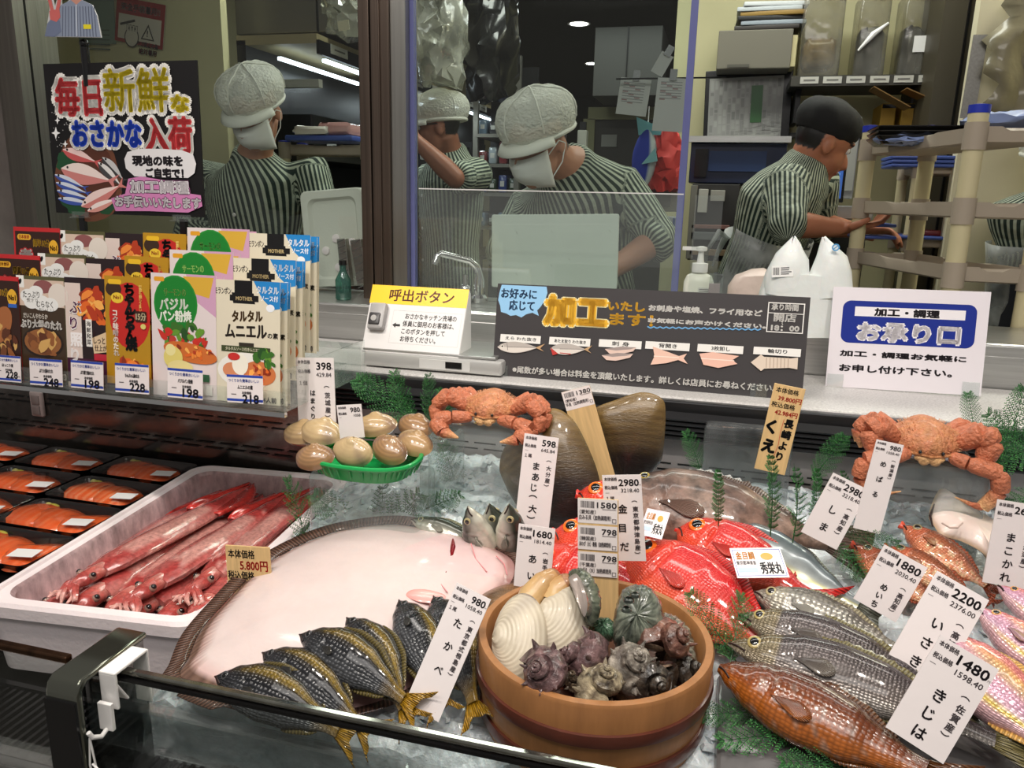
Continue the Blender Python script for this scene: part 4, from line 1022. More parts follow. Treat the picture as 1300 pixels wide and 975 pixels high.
for i, ((hx, hy), (tx, ty), o1, o2) in enumerate([((273.7, 859), (462, 944), .045, .030), ((334, 829), (483, 940), .052, .034), ((381, 806), (541, 905), .066, .052), ((441, 785), (528, 925), .062, .040), ((507, 763), (566, 912), .060, .042), ((551, 758), (612, 925), .056, .040)]):
    fish('yellowtail_fish', tl[i], PB(hx, hy, o1), PB(tx, ty, o2), roll=[.15, .1, .1, .05, 0, 0][i], bend=.03, seed=i, **tk_)

def red(s, v, r):
    c = mixc(C(214, 60, 46), C(196, 24, 30), min(1, max(0, v + .4)))
    if v < -.2: c = mixc(c, C(232, 110, 70), min(1, (-.2 - v) * 1.2))
    if s < .28: c = mixc(c, C(222, 66, 36), .5)
    return c
rk = dict(mat=sc_red, colf=red, hgt=.42, thick=.5, eye=(.135, .22, .052), eyecol=(C(232, 110, 30), None), finc=C(206, 40, 36), group='big eyed red fish', pect=(.3, -.15, .2, .09), prof=[(0, .14), (.05, .40), (.14, .72), (.28, .96), (.4, 1.0), (.6, .84), (.78, .46), (.92, .22), (1, .2)], openm=.035, mouthc=C(206, 44, 36))
fish('red_snapper', 'deep red fish with big orange ringed eye nearest the wooden tub', PB(797, 700, .058), PB(1030, 848, .045), seed=21, **rk)
fish('red_snapper', 'orange red fish with big eye under the paper slip, beside the silver jack', PB(862, 672, .070), PB(1065, 775, .05), seed=22, **rk)
fish('red_snapper', 'red fish whose eye peeps out beside the stacked price stickers', PB(704, 677, .055), PB(905, 742, .05), seed=23, **rk)
fish('red_snapper', 'red fish behind the tall white card, topmost of the red ones', PB(735, 628, .070), PB(925, 690, .05), seed=24, **rk)
fish('red_snapper', 'red fish lying under the others just behind the tub rim', PB(668, 712, .035), PB(905, 812, .02), seed=25, **rk)
def jack(s, v, r):
    c = mixc(C(168, 174, 172), C(96, 108, 114), min(1, max(0, v * 1.1 + .2)))
    c = mixc(c, C(176, 168, 60), .6 * math.exp(-((v + .25) / .12) ** 2) * min(1, s * 3))
    if v > .85: c = mixc(c, C(70, 78, 82), .6)
    return c
fish('silver_jack', 'large smooth silver blue fish with faint yellow stripe behind the red ones', PB(893, 668, .062), PB(1135, 792, .045), sc_smooth, jack, .34, .42, eye=(.10, .25, .022), finc=C(120, 124, 110), dorsal=(.45, .85, .04), seed=31, pect=(.28, -.3, .2, .05))
def bream(s, v, r):
    c = mixc(C(180, 177, 168), C(98, 92, 84), min(1, max(0, v * .8 + .35)))
    if s < .22: c = mixc(c, C(176, 168, 150), .6)
    return c
fish('grey_bream', 'silver scaled fish above the two darker grunts', PB(957, 752, .070), PB(1185, 842, .055), sc_silver, bream, .30, .55, eye=(.115, .30, .034), eyecol=(C(176, 164, 124), None), finc=C(150, 140, 110), seed=32, spiny=True)
def grunt(s, v, r):
    c = mixc(C(124, 116, 112), C(62, 54, 56), min(1, max(0, v + .5)))
    if v < -.6: c = mixc(c, C(170, 164, 158), .7)
    if s < .2: c = mixc(c, C(136, 122, 84), .55)
    return c
gk = dict(mat=sc_grey, colf=grunt, hgt=.235, thick=.55, eye=(.105, .28, .026), eyecol=(C(170, 152, 96), None), finc=C(120, 110, 70), group='grey grunts on the ice', spiny=True)
fish('grunt_fish', 'grey fish with dark gaping mouth between the scaled silver fish and the longer grey one', PB(937, 781, .065), PB(1260, 905, .05), seed=33, bend=.02, **gk)
fish('grunt_fish', 'long grey fish with yellow green head directly above the orange grouper', PB(924, 817, .062), PB(1340, 968, .05), seed=34, bend=.03, **{**gk, 'hgt': .22})
def grouper_o(s, v, r):
    c = mixc(C(150, 76, 26), C(70, 32, 18), min(1, max(0, v * .75 + .45)))
    if v < -.35: c = mixc(c, C(164, 92, 34), .7)
    if r.random() < .08: c = mixc(c, C(150, 140, 130), .45)
    return c
fish('orange_grouper', 'rusty orange brown fish nearest the lens at the front of the ice', PB(913, 848, .055), PB(1235, 1010, .045), sc_orange, grouper_o, .29, .6, eye=None, finc=C(96, 56, 24), seed=35, prof=[(0, .13), (.07, .42), (.2, .76), (.34, .96), (.46, 1.0), (.64, .86), (.8, .56), (.93, .34), (1, .32)], forked=.1, pect=(.3, -.25, .22, .12), spiny=True, mouth=True)
def kue(s, v, r):
    c = mixc(C(124, 98, 86), C(74, 56, 50), min(1, max(0, v * .8 + .4)))
    return mixc(c, C(150, 130, 116), .35 * max(0, math.sin(s * 17 + v * 3)))
fish('brown_grouper', 'very large mottled brown grouper lying at the back of the ice', PB(768, 628, .075), PB(1110, 700, .05), sc_brown, kue, .36, .62, eye=(.17, .62, .022), eyecol=(C(150, 130, 50), None), finc=C(96, 76, 66), seed=36, pect=(.26, -.22, .22, .1), forked=.1, spiny=True)
def rock(s, v, r):
    c = mixc(C(214, 130, 90), C(110, 54, 34), min(1, max(0, v * .8 + .45)))
    if s > .35 and v < .1 and r.random() < .5: c = mixc(c, C(236, 214, 170), .55)
    if s < .25: c = mixc(c, C(206, 96, 60), .5)
    return c
rf = dict(mat=M('skin_rockfish', None, .2, .15, scales=(.004, .3, .4), coat=.8, var=(30, .8, 1.25)), colf=rock, hgt=.34, thick=.5, eye=(.14, .36, .042), eyecol=(C(150, 130, 90), None), finc=C(150, 70, 40), group='red brown rockfish', spiny=True, openm=.045, mouthc=C(210, 80, 56))
fish('rockfish', 'orange rockfish with open mouth just below the pale flatfish', PB(1146, 668, .075), PB(1275, 760, .05), seed=41, **rf)
fish('rockfish', 'darker rockfish with large eye squeezed behind the めいち card'.replace('めいち', '1880'), PB(1125, 695, .062), PB(1262, 776, .045), seed=42, **rf)
fish('rockfish', 'rockfish whose gaping mouth shows beside the white card, lowest of the three', PB(1083, 693, .060), PB(1215, 790, .03), seed=43, **rf)
def itoyori(s, v, r):
    c = mixc(C(222, 180, 186), C(206, 112, 112), min(1, max(0, v * .8 + .45)))
    y = C(222, 196, 40)
    for vv in (-.62, -.36, -.08, .2, .48):
        c = mixc(c, y, .85 * math.exp(-((v - vv) / .055) ** 2) * min(1, max(0, s * 4 - .7)))
    if -.5 < v < .3: c = mixc(c, C(160, 130, 186), .35)
    return c
ik = dict(mat=M('skin_pink_striped', None, .2, .2, scales=(.005, .2, .3), coat=.7, var=(30, .85, 1.15)), colf=itoyori, hgt=.30, thick=.5, eye=(.13, .34, .03), eyecol=(C(206, 150, 90), None), finc=C(222, 170, 90), group='pink fish with yellow stripes')
fish('threadfin_bream', 'pink violet fish with clear yellow stripes behind the nearest price card', PB(1172, 800, .075), PB(1420, 1010, .06), seed=51, bend=.0, **{**ik, 'hgt': .36})
fish('threadfin_bream', 'pink striped fish with small eye right of the tilted glossy card', PB(1240, 772, .085), PB(1440, 930, .06), seed=52, **ik)
fish('threadfin_bream', 'pink fish with orange lip at the right border below the pale flatfish card', PB(1266, 744, .085), PB(1440, 860, .06), seed=53, **ik)
def aji(s, v, r):
    c = mixc(C(206, 204, 190), C(58, 64, 56), min(1, max(0, v * .9 + .6)))
    return c
ak = dict(mat=sc_smooth, colf=aji, hgt=.27, thick=.62, eye=(.12, .25, .030), eyecol=(C(170, 160, 120), None), finc=C(120, 120, 90), group='horse mackerel standing head up in the ice')
for i, (x, y, x2, y2, lab) in enumerate([(594, 643, 618, 705, 'olive mackerel head standing in the ice, first beside the clear block'), (621, 640, 634, 690, 'mackerel head rearmost of the three standing in the ice'), (646, 640, 652, 710, 'mackerel head standing in the ice, closest to the tall white card')]):
    b = PB((x + x2) / 2 + 3, y2 + 3, 0); hd = PY(x, y, b.y - .005); dn = (PY(x2, y2, b.y + .015) - hd).normalized()
    fish('horse_mackerel', lab, hd, hd + dn * .17 + V((0, .02, -.03)), up=(-.1, -1, .15), dors=-1 if i == 0 else 1, seed=61 + i, **ak)
fish('horse_mackerel', 'dark mackerel lying behind the white flatfish by the clear block', PB(522, 660, .03), PB(640, 706, -.01), seed=65, **{**ak, 'group': 'horse mackerel'})

# ------------------------------------------------------------------ flatfish traced as a low dome over its outline
def smooth_loop(p, n):
    m = len(p); o = []
    for i in range(n):
        f = i / n * m; k = int(f); t = f - k
        a, b, c, d = p[(k - 1) % m], p[k % m], p[(k + 1) % m], p[(k + 2) % m]
        o.append(.5 * ((2 * b) + (c - a) * t + (2 * a - 5 * b + 4 * c - d) * t * t + (3 * b - a - 3 * c + d) * t ** 3))
    return o
def dome(outline, nrm, hgt, colf, prof, n=96, cen=None, under=.35):
    """rings shrink to the middle; prof=[(ring 0 edge..1 middle, height fraction)]"""
    p = smooth_loop([V(q) for q in outline], n); nrm = V(nrm).normalized()
    c = V(cen) if cen else sum(p, V()) / n
    rings = []; cols = []; uvs = []; per = 0
    acc = [0]
    for i in range(n): acc.append(acc[-1] + (p[(i + 1) % n] - p[i]).length)
    for t_, z in [(.5, -under), (.15, -under * .6)] + prof:
        rings.append([p[i].lerp(c, min(t_, .985)) + nrm * z * hgt for i in range(n)])
        cols += [colf(max(0, t_) if z >= 0 else 0, i / n) for i in range(n)]; uvs += [(acc[i], t_) for i in range(n)]
    return MB().loft(rings, cols, uvs=uvs)
PF = [(0, 0), (.03, .10), (.06, .2), (.09, .3), (.16, .42), (.3, .68), (.5, .88), (.7, .97), (.985, 1.0)]
fo = [(228, 866), (236, 838), (252, 803), (284.6, 765.7), (321, 729), (365, 700), (412, 680), (456, 670), (500, 666), (540, 671), (576, 677.6), (609, 689), (640, 702), (656, 717), (652, 742), (622, 772), (572, 838), (500, 890), (400, 912), (300, 896)]
def flatw(t_, u):
    r = math.sin(u * 900) * .5 + .5
    if t_ < .065: return mixc(C(84, 60, 50), C(126, 98, 84), r) if u < .36 or u > .9 else C(170, 130, 126)
    if t_ < .095: return mixc(C(150, 116, 110), C(196, 168, 160), r) if u < .4 else C(206, 176, 172)
    c = C(212, 195, 192)
    if .5 < u < .7 and t_ < .6: c = mixc(c, C(232, 186, 190), .5 * (1 - t_))
    return c
fl = thing('white_flatfish', 'huge white bellied flatfish with dark fringe and a red gill cut', 'fish', PB(440, 800, .02))
o_ = fl.matrix_world.inverted()
def sub(mb, *a, parent=None, **k):
    par = k.pop('root'); mb.v = [v - par.matrix_world.translation for v in mb.v]
    return mb.build(*a, parent or par, **k)
dm = dome([PB(x, y, .012) for x, y in fo], BN, .034, flatw, PF, n=240)
sub(dm, 'body', sc_white, root=fl)
fr = MB(); op = smooth_loop([PB(x, y, .012) for x, y in fo], 240); cc = sum(op, V()) / 240
vs = []; fs = []; uv = []; acc = 0
for i in range(241):
    p = op[i % 240]; q = (p - cc).normalized(); w_ = .019 * (1 - .5 * (150 < i < 230)) * (.3 if i < 4 or i > 236 else 1)
    vs += [p - q * .004 + BN * .004, p + q * w_ + BN * .005]; uv += [(acc, 0), (acc, 1)]; acc += (op[(i + 1) % 240] - p).length
for i in range(240): fs.append((2 * i, 2 * i + 2, 2 * i + 3, 2 * i + 1))
fr.add(vs, fs, C(112, 88, 76), uv); sub(fr, 'fringe_fin', M('fringe_rays', C(98, 70, 58), .35, coat=.4, rays=(.005, .6)), root=fl, solid=.0012)
def surf_pt(px, py, lift=.0345): return PB(px, py, .012 + lift)
sl = [(575, 684), (575, 694), (573, 705), (568, 715), (566, 727)]
sub(MB().tube([surf_pt(x, y, .022 + .0016 * i) for i, (x, y) in enumerate(sl)], [.0012, .004, .0042, .003, .0008], 8, C(120, 16, 28), flat=.5, up=BN), 'gill_cut', M('raw_red', C(122, 14, 26), .15, coat=1), root=fl)
pc = [(515, 756), (522, 749), (540, 748), (560, 753), (566, 759), (552, 765), (532, 764)]
sub(dome([surf_pt(x, y, .031) for x, y in pc], BN, .004, lambda t_, u: mixc(C(226, 150, 144), C(226, 190, 184), t_), [(0, 0), (.3, .7), (.985, 1)], n=40), 'pectoral_fin', M('pink_fin', None, .25, coat=.6), root=fl)
for i, pl_ in enumerate([[(566, 727), (560, 742), (568, 752)], [(598, 690), (604, 710), (618, 726)], [(630, 706), (640, 716), (644, 730)], [(508, 722), (536, 712), (562, 708)]]):
    sub(MB().tube([surf_pt(x, y, .026 - .004 * (x > 600) * (1 + (x - 600) / 20)) for x, y in pl_], .0009, 5, C(206, 130, 134)), 'vein_line', M('vein_pink', C(214, 140, 144), .3), root=fl)
bf = thing('brown_flatfish', 'brown speckled flatfish edge showing between the white flatfish and the tub', 'fish', PB(640, 780, .02))
sub(dome([PB(x, y, .012) for x, y in [(588, 792), (600, 766), (624, 750), (656, 742), (690, 748), (700, 790), (690, 850), (640, 880), (600, 850)]], BN, .03, lambda t_, u: mixc(C(92, 64, 40), C(134, 104, 72), (math.sin(u * 300) * .5 + .5) * (1 if t_ < .1 else .4)), PF, n=120), 'body', sc_brown, root=bf)
# pale flatfish at the right, head up on the ice
wf = thing('pale_flatfish', 'cream white flatfish with pointed snout below the right hand crab', 'fish', PB(1230, 690, .05))
mo = [(1179, 655), (1186, 632), (1195, 620), (1206, 627), (1225, 640), (1256, 658), (1300, 690), (1330, 740), (1290, 752), (1252, 706), (1222, 688), (1196, 680), (1186, 668)]
sub(dome([PB(x, y, .085 - .0003 * (x - 1180)) for x, y in mo], (0, -.5, 1), .022, lambda t_, u: mixc(C(196, 164, 130), C(226, 208, 200), min(1, t_ * 9)), PF, n=100), 'body', sc_white, root=wf)
sub(MB().tube([PB(1184, 668, .091), PB(1181, 655, .092), PB(1186, 640, .095)], [.001, .002, .001], 6, C(110, 80, 60)), 'mouth', M('mouth_line', C(40, 22, 20), .4), root=wf)
sub(MB().tube([PB(1196, 664, .104), PB(1206, 670, .105), PB(1216, 670, .104), PB(1222, 664, .103)], .0012, 6), 'gill_line', M('gill_beige', C(190, 168, 158), .4), root=wf)  # curve of the gill opening as a thin beige line

# boat paper slips lying on the red fish
def slip(label, cs, off, txt):
    p = [PB(x, y, off) for x, y in cs]; x = (p[1] - p[0]); n = BN
    w = x.length; h = (p[3] - p[0]).length; m = frame(p[0], x, n + V((0, -.35, 0)))
    t = thing('paper_slip', label, 'slip', m); panel(w, h, .0006, C(236, 230, 226)).build('slip', cardm, t, False)
    a = Art(w, h); A = h / w; a.frame(.03, .04, .94, A - .08, .012, C(70, 100, 180)); a.text(txt, .5, A * .5, A * .42, BLACK, .008, fit=.42)
    a.text('金目鯛', .08, A * .14, A * .28, C(226, 150, 40), .004, fit=.36); a.ell(.68, A * .3, .12, A * .12, C(226, 160, 60)); a.rect(.06, A * .66, .38, A * .16, C(180, 200, 226)); a.text('東京都神津島', .06, A * .44, A * .16, GREY, .001, fit=.38); a.build('lettering', t)
slip('small white boat name slip on the topmost red fish', [(822, 645), (851, 651), (848, 675), (819, 669)], .118, '秀栄丸')
slip('white boat name slip lying on the orange red fish', [(926, 696), (990, 695), (994, 723), (927, 723)], .108, '秀栄丸')
# ------------------------------------------------------------------ foam box with squid
def rrect_ring(w, l, r, z, m, n=6):
    o = []
    for cx_, cy_, a0 in ((w / 2 - r, l / 2 - r, 0), (-w / 2 + r, l / 2 - r, PI / 2), (-w / 2 + r, -l / 2 + r, PI), (w / 2 - r, -l / 2 + r, 1.5 * PI)):
        for k in range(n + 1):
            a = a0 + PI / 2 * k / n; o.append(m @ V((cx_ + r * math.cos(a), cy_ + r * math.sin(a), z)))
    return o
I4 = Matrix.Identity(4)
SB = Matrix.Translation((-.855, 1.085, .705)) @ Matrix.Rotation(math.radians(6), 4, 'Z')
t = thing('foam_box', 'white foam box full of red squid left of the white flatfish', 'box', SB)
foam = M('foam_white', C(232, 220, 222), .55, sub=.05, bump=(160, .15), var=(20, .95, 1.03))
W_, L_ = .355, .600
rs = [rrect_ring(W_ - .03, L_ - .03, .03, 0, I4), rrect_ring(W_ - .012, L_ - .012, .035, .085, I4), rrect_ring(W_ - .012, L_ - .012, .035, .092, I4), rrect_ring(W_, L_, .04, .093, I4), rrect_ring(W_, L_, .04, .110, I4), rrect_ring(W_ - .008, L_ - .008, .04, .115, I4), rrect_ring(W_ - .022, L_ - .022, .038, .115, I4), rrect_ring(W_ - .026, L_ - .026, .038, .111, I4), rrect_ring(W_ - .05, L_ - .05, .034, .111, I4)]
MB().loft(rs, caps=False).build('box_shell', foam, t, True, angle=30)
li = [rrect_ring(W_ - .05, L_ - .05, .034, .111, I4), rrect_ring(W_ - .058, L_ - .058, .034, .105, I4), rrect_ring(W_ - .075, L_ - .075, .034, .03, I4), rrect_ring(W_ - .09, L_ - .09, .03, .022, I4)]
mb = MB(); mb.loft(li, caps=False); mb.f.append(tuple(range(len(mb.v) - 28, len(mb.v))))
inm = M('foam_stained', C(206, 176, 178), .5, var=(45, .45, 1.12), bump=(50, .2), stretch=(1, 1, .5))
mb.build('inner_wall', inm, t, True, angle=30)
for sx, sy in ((1, 1), (-1, 1), (1, -1), (-1, -1)):
    MB().lathe([(.0045, 0), (.0045, .0006), (.001, .0007)], 12, (sx * (W_ / 2 - .02), sy * (L_ / 2 - .02), .1115), C(150, 140, 142)).build('vent_plug', colp, t)
sqm = M('squid_skin', None, .14, .0, coat=1.0, var=(150, .62, 1.25), bump=(60, .2), sub=.08)
rr = random.Random(5)
def squid(lab, x, y0, y1, z, r, x1, seed):
    rr = random.Random(seed)
    a = SB @ V((x, y0, z)); b = SB @ V((x1, y1, z + .006)); t = thing('squid', lab, 'squid', a, 'red squid in the foam box')
    A = V((0, 0, 0)); B = b - a; L = B.length; X = B.normalized(); S = X.cross(V((0, 0, 1))).normalized(); U = S.cross(X)
    n = 26; nA = 18; rings = []; cols = []
    for i in range(n + 1):
        s = i / n
        rad = r * interp([(0, .72), (.08, .95), (.3, 1.0), (.6, .95), (.82, .62), (.94, .28), (1, .05)], s)
        cy = A + X * (s * L) + S * (.004 * math.sin(s * 5 + seed)) + U * (.002 * math.sin(s * 7 + seed))
        ring = []
        for j in range(nA):
            q = 2 * PI * j / nA; k = 1 + .05 * math.sin(3 * q + s * 6 + seed)
            ring.append(cy + (S * math.cos(q) + U * math.sin(q) * .46) * rad * k)
            v = math.sin(q); c = mixc(C(214, 150, 142), C(166, 62, 60), min(1, max(0, v * .5 + .45 + .15 * math.sin(s * 9 + q * 2 + seed))))
            if rr.random() < .06: c = mixc(c, C(236, 200, 190), .4)
            c = mixc(c, C(206, 50, 44), max(0, s - .62) * 1.4)
            if 1.0 < q < 1.9 and .12 < s < .62: c = mixc(c, C(228, 196, 184), .38)
            cols.append(c)
        rings.append(ring)
    MB().loft(rings, cols).build('mantle', sqm, t)
    mb = MB(); vs = []; fs = []
    for sg in (1, -1):
        vs = []; fs = []; n2 = 12
        for i in range(n2 + 1):
            q = i / n2; s = .62 + .38 * q; wd = .034 * math.sin(PI * min(1, q * .85 + .1)) ** .8
            p = A + X * (s * L); rad = r * interp([(0, .72), (.6, .95), (.82, .62), (.94, .28), (1, .05)], s)
            vs += [p + S * sg * rad * .8 + U * .004, p + S * sg * (rad + wd * .6) + U * (.004 + .003 * math.sin(q * 7)), p + S * sg * (rad * .8 + wd) + U * (-.002 + .003 * math.sin(q * 9))]
        for i in range(n2):
            for k in range(2): fs.append((3 * i + k, 3 * i + k + 1, 3 * i + 4 + k, 3 * i + 3 + k))
        mb.add(vs, fs, C(196, 56, 50))
    mb.build('fin', sqm, t, True, solid=.002)
    hb = MB(); hr = r * .50
    pts = [A + X * .012, A - X * .012, A - X * .034, A - X * .052]; hb.tube(pts, [hr * .9, hr, hr * .92, hr * .5], 14, [C(214, 150, 140), C(190, 96, 88), C(170, 66, 62), C(190, 110, 104)], flat=.75, up=U)
    hb.build('head', sqm, t)
    for sg in (1, -1):
        c = A - X * .024 + S * sg * hr * .8 + U * hr * .3
        e = MB().ball(c, .0062, C(150, 116, 104), 14, 10).build('eye', eyew, t); MB().ball(c + S * sg * .002 + U * .0025, .0046, nu=12, nv=8).build('pupil', pupm, e)
    for k in range(6):
        q = -1 + 2 * k / 5; p0 = A - X * .048 + S * q * hr * .6
        pts = [p0 + (-X * .03 * i / 4 * rr.uniform(.7, 1.1) + S * (q * .012 * i / 4 + .006 * math.sin(i + k)) + U * (.003 * math.sin(i * 2 + k) - .0025 * i)) for i in range(5)]
        mb = MB().tube(pts, [.0062, .0058, .005, .004, .0018], 7, [C(186, 84, 78)] * 3 + [C(226, 170, 160)] * 2); mb.build('arm', sqm, t)
ws_ = [(-.118, -.10), (-.073, -.062), (-.026, -.018), (.022, .028), (.068, .074), (.112, .112)]
names_ = ['red squid lying against the left wall of the foam box', 'second red squid from the left wall of the foam box', 'red squid third from the left in the foam box', 'red squid in the middle right of the foam box', 'red squid second from the flatfish side of the foam box', 'red squid against the right wall of the foam box']
for i, (xa_, xb_) in enumerate(ws_): squid(names_[i], xa_, -.185 + .012 * (i % 3), .262 - .012 * (i % 2), .062 + .008 * (i % 2), .040, xb_, 3 + i)
squid('red squid lying on top of the others near the left of the foam box', -.085, -.15, .235, .096, .031, -.02, 31)
squid('red squid lying across the top against the flatfish side of the foam box', .095, -.12, .25, .094, .030, .118, 41)
squid('pale red squid on top of the others at the right of the foam box', .03, -.17, .20, .098, .031, .075, 37)

# ------------------------------------------------------------------ salmon trays on a black platform
PLZ = .79
pl_ = MB().prism([(-2.1, .80), (-1.008, .80), (-1.072, 1.395), (-2.1, 1.395)], .70, PLZ - .004)
struct('floor_salmon_platform', pl_, M('platform_black', C(16, 14, 14), .35, .2))
salm = M('salmon_flesh', None, .2, coat=.8, sub=.1, var=(40, .85, 1.12), bump=(50, .2))
filmm = GL('wrap_film', (.97, .97, .97), .07, .05)
def salmon_tray(lab, px, py, rot, kind, group='trays of sliced salmon'):
    c = V((px, py, PLZ))
    t = thing('salmon_tray', lab, 'fish tray', Matrix.Translation(c) @ Matrix.Rotation(rot, 4, 'Z'), group)
    W, L = .195, .115
    rs = [rrect_ring(W * .86, L * .82, .012, 0, I4), rrect_ring(W * .95, L * .94, .014, .016, I4), rrect_ring(W, L, .016, .019, I4), rrect_ring(W, L, .016, .021, I4), rrect_ring(W * .93, L * .91, .014, .018, I4), rrect_ring(W * .84, L * .8, .012, .004, I4)]
    MB().loft(rs).build('tray', blackp, t, True, angle=30)
    rr = random.Random(int(px * 70 + py * 90 + 200))
    for k in range(2 if kind < 2 else 3):
        mb = MB(); o = (-.038 + .066 * k - (.026 if kind == 2 else 0)); n = 14; rings = []; cols = []
        for i in range(n + 1):
            q = i / n; hh = .049 * (math.sin(PI * min(1, q * .9 + .06)) ** .45); zt = .013 + .004 * math.sin(q * 3 + k)
            x = o - .042 + .092 * q; sh = .008 * math.sin(q * 4 + k * 2)
            rings.append([V((x, -hh + sh, .005)), V((x, -hh * .9 + sh, .005 + zt * .7)), V((x, -hh * .3 + sh, .006 + zt)), V((x, hh * .4 + sh, .006 + zt)), V((x, hh * .9 + sh, .005 + zt * .6)), V((x, hh + sh, .005))])
            st_ = .5 + .5 * math.sin(q * 34 + (3 if kind == 1 else 0))
            cols += [mixc(C(240, 96, 34), C(250, 170, 120), (.75 if kind == 1 else .3) * st_ ** 3)] * 5 + [mixc(C(246, 190, 160), C(226, 120, 70), .3)]
        mb.loft(rings, cols); mb.build('salmon_slice', salm, t, True, angle=60)
    MB().box((.066, -.022, .0245), (.044, .028, .0005), C(226, 224, 224), Matrix.Rotation(.2, 3, 'Z')).build('price_label', M('label_paper', C(224, 222, 222), .4), t, False)
    MB().ball((-.055, .042, .014), (.014, .007, .005), C(190, 180, 70), 10, 6).ball((-.065, .041, .016), (.007, .006, .005), C(206, 204, 120), 8, 6).build('garnish', colp, t)
    mb = MB(); rs = [rrect_ring(W * .99, L * .99, .016, .0215, I4), rrect_ring(W * .9, L * .88, .014, .0235, I4)]
    mb.loft(rs, caps=False); mb.f.append(tuple(range(28, 56))); mb.build('wrap', filmm, t, True)
rowy = (1.325, 1.195, 1.068, .942)
for r_, k_, kd, lab in [(0, 0, 0, 'shaded salmon tray in the back row nearest the foam box'), (0, 1, 0, 'salmon tray in the back row against the dark slotted panel'), (0, 2, 0, 'salmon tray at the border in the back row'), (1, 0, 1, 'salmon tray with white striped belly slices touching the foam box'), (1, 1, 0, 'salmon tray with two slices in the middle of the second row'), (1, 2, 0, 'salmon tray cut by the picture border in the second row'), (2, 0, 2, 'salmon tray in the third row beside the foam box wall'), (2, 1, 0, 'salmon tray at the border in the third row'), (3, 0, 2, 'salmon tray in the front row at the foam box corner')]:
    yv = rowy[r_]; salmon_tray(lab, -1.0335 - .105 * (yv + .06 - 1.085) - .104 - .202 * k_, yv, .0, kd)
# ------------------------------------------------------------------ clear ice blocks
blockm = GL('clear_block', (.92, .96, .95), .06, .04, .05, (.78, .83, .84), (9, .7), (1.0, 1.0, .35))
blockd = GL('clear_block_dark', (.80, .84, .84), .06, .05, .07, (.7, .74, .76), (14, .9), (1, 1, .5))
def block(lab, x0, x1, y0, y1, z0, z1, mat=blockm):
    t = thing('ice_block', lab, 'ice block', V(((x0 + x1) / 2, (y0 + y1) / 2, z0)))
    mb = MB().rbox((0, 0, (z1 - z0) / 2), (x1 - x0, y1 - y0, z1 - z0), .010, n=4); mb.build('block', mat, t)
    return t
BX0, BX1, BYF, BZT = PY(391, 645, 1.05).x, PY(526, 645, 1.05).x, 1.05, .962
block('clear ice block carrying the green basket of clams', BX0, BX1, BYF, 1.15, .835, BZT)
block('clear ice block carrying the first hairy crab', PY(548, 590, 1.19).x, PY(688, 590, 1.19).x, 1.165, 1.28, .86, 1.028)
block('low frosted ice block between clam block and crab block', PY(528, 620, 1.16).x, PY(590, 620, 1.16).x - .035, 1.17, 1.27, .855, .995)
block('dark clear ice block under the right hand hairy crab', PY(1128, 620, 1.2).x, PY(1254, 620, 1.2).x, 1.19, 1.31, .87, 1.03, blockd)
block('dark clear ice block behind the big brown grouper', PY(893, 560, 1.33).x, PY(1008, 560, 1.33).x, 1.325, 1.38, .88, 1.022, blockd)

# ------------------------------------------------------------------ green basket of clams
bc = V(((BX0 + BX1) / 2 - .004, 1.088, BZT))
t = thing('green_basket', 'bright green oval plastic basket of clams on the clear block', 'basket', bc)
grn = M('basket_green', C(16, 150, 74), .35, coat=.3)
rw, rl = .090, .066
mb = MB()
def oval(a, b, z, n=40, p=2.6): return [V((math.copysign(abs(math.cos(2 * PI * k / n)) ** (2 / p), math.cos(2 * PI * k / n)) * a, math.copysign(abs(math.sin(2 * PI * k / n)) ** (2 / p), math.sin(2 * PI * k / n)) * b, z)) for k in range(n)]
mb.loft([oval(rw * .8, rl * .8, .0), oval(rw * .9, rl * .9, .012), oval(rw * .95, rl * .95, .024), oval(rw * .92, rl * .92, .024), oval(rw * .86, rl * .86, .012), oval(rw * .76, rl * .76, .003)])
mb.build('basket_wall', grn, t)
ov = oval(rw * .97, rl * .97, .026); MB().tube(ov + ov[:2], .0042, 8).build('basket_rim', grn, t)
mb = MB()
for k in range(40):
    a, b = oval(rw * .99, rl * .99, .022)[k], oval(rw * .9, rl * .9, .006)[k]; mb.tube([a, b], .0012, 4)
mb.build('weave', grn, t)
clamm = M('clam_shell', None, .22, coat=.7, var=(16, .82, 1.12), bump=(90, .08))
def valve(L, H, T, c0, c1, seed, ridge=.0, n=40, m=16, pw=.5, ringk=60):
    """one valve of a bivalve: hinge at origin, opening towards -y, bulging +z"""
    mb = MB(); rings = []; cols = []; rr = random.Random(seed); ph = rr.uniform(0, 6)
    for i in range(m + 1):
        t_ = i / m; ring = []
        for j in range(n):
            a = 2 * PI * j / n; u, v = math.cos(a), math.sin(a)
            k = t_
            x = u * L / 2 * k * (1 + .06 * u); y = (v * H / 2) * k - H / 2 * k * .96
            q2 = (x / (L / 2)) ** 2 + ((y + H * .48) / (H / 2)) ** 2
            z = T * max(0, 1 - min(1, q2)) ** .55 * (1 + ridge * math.sin(t_ * ringk)) + T * .25 * math.exp(-((t_ - .12) / .12) ** 2) * (t_ > .02)
            if t_ == 1: z = 0
            ring.append(V((x, y, z)))
            w = .5 + .5 * math.sin(t_ * ringk * .8 + ph); ray_ = max(0, math.cos(a * 2 + ph)) ** 4
            cols.append(mixc(mixc(c0, c1, .55 * w * t_ ** .5), C(92, 74, 82), .6 * ray_ * t_))
        rings.append(ring)
    mb.loft(rings, cols, caps=False); return mb
CL = [(C(176, 144, 102), C(116, 88, 62)), (C(186, 158, 116), C(132, 104, 78)), (C(160, 124, 86), C(90, 66, 54)), (C(196, 172, 130), C(150, 118, 84))]
ci_ = 0
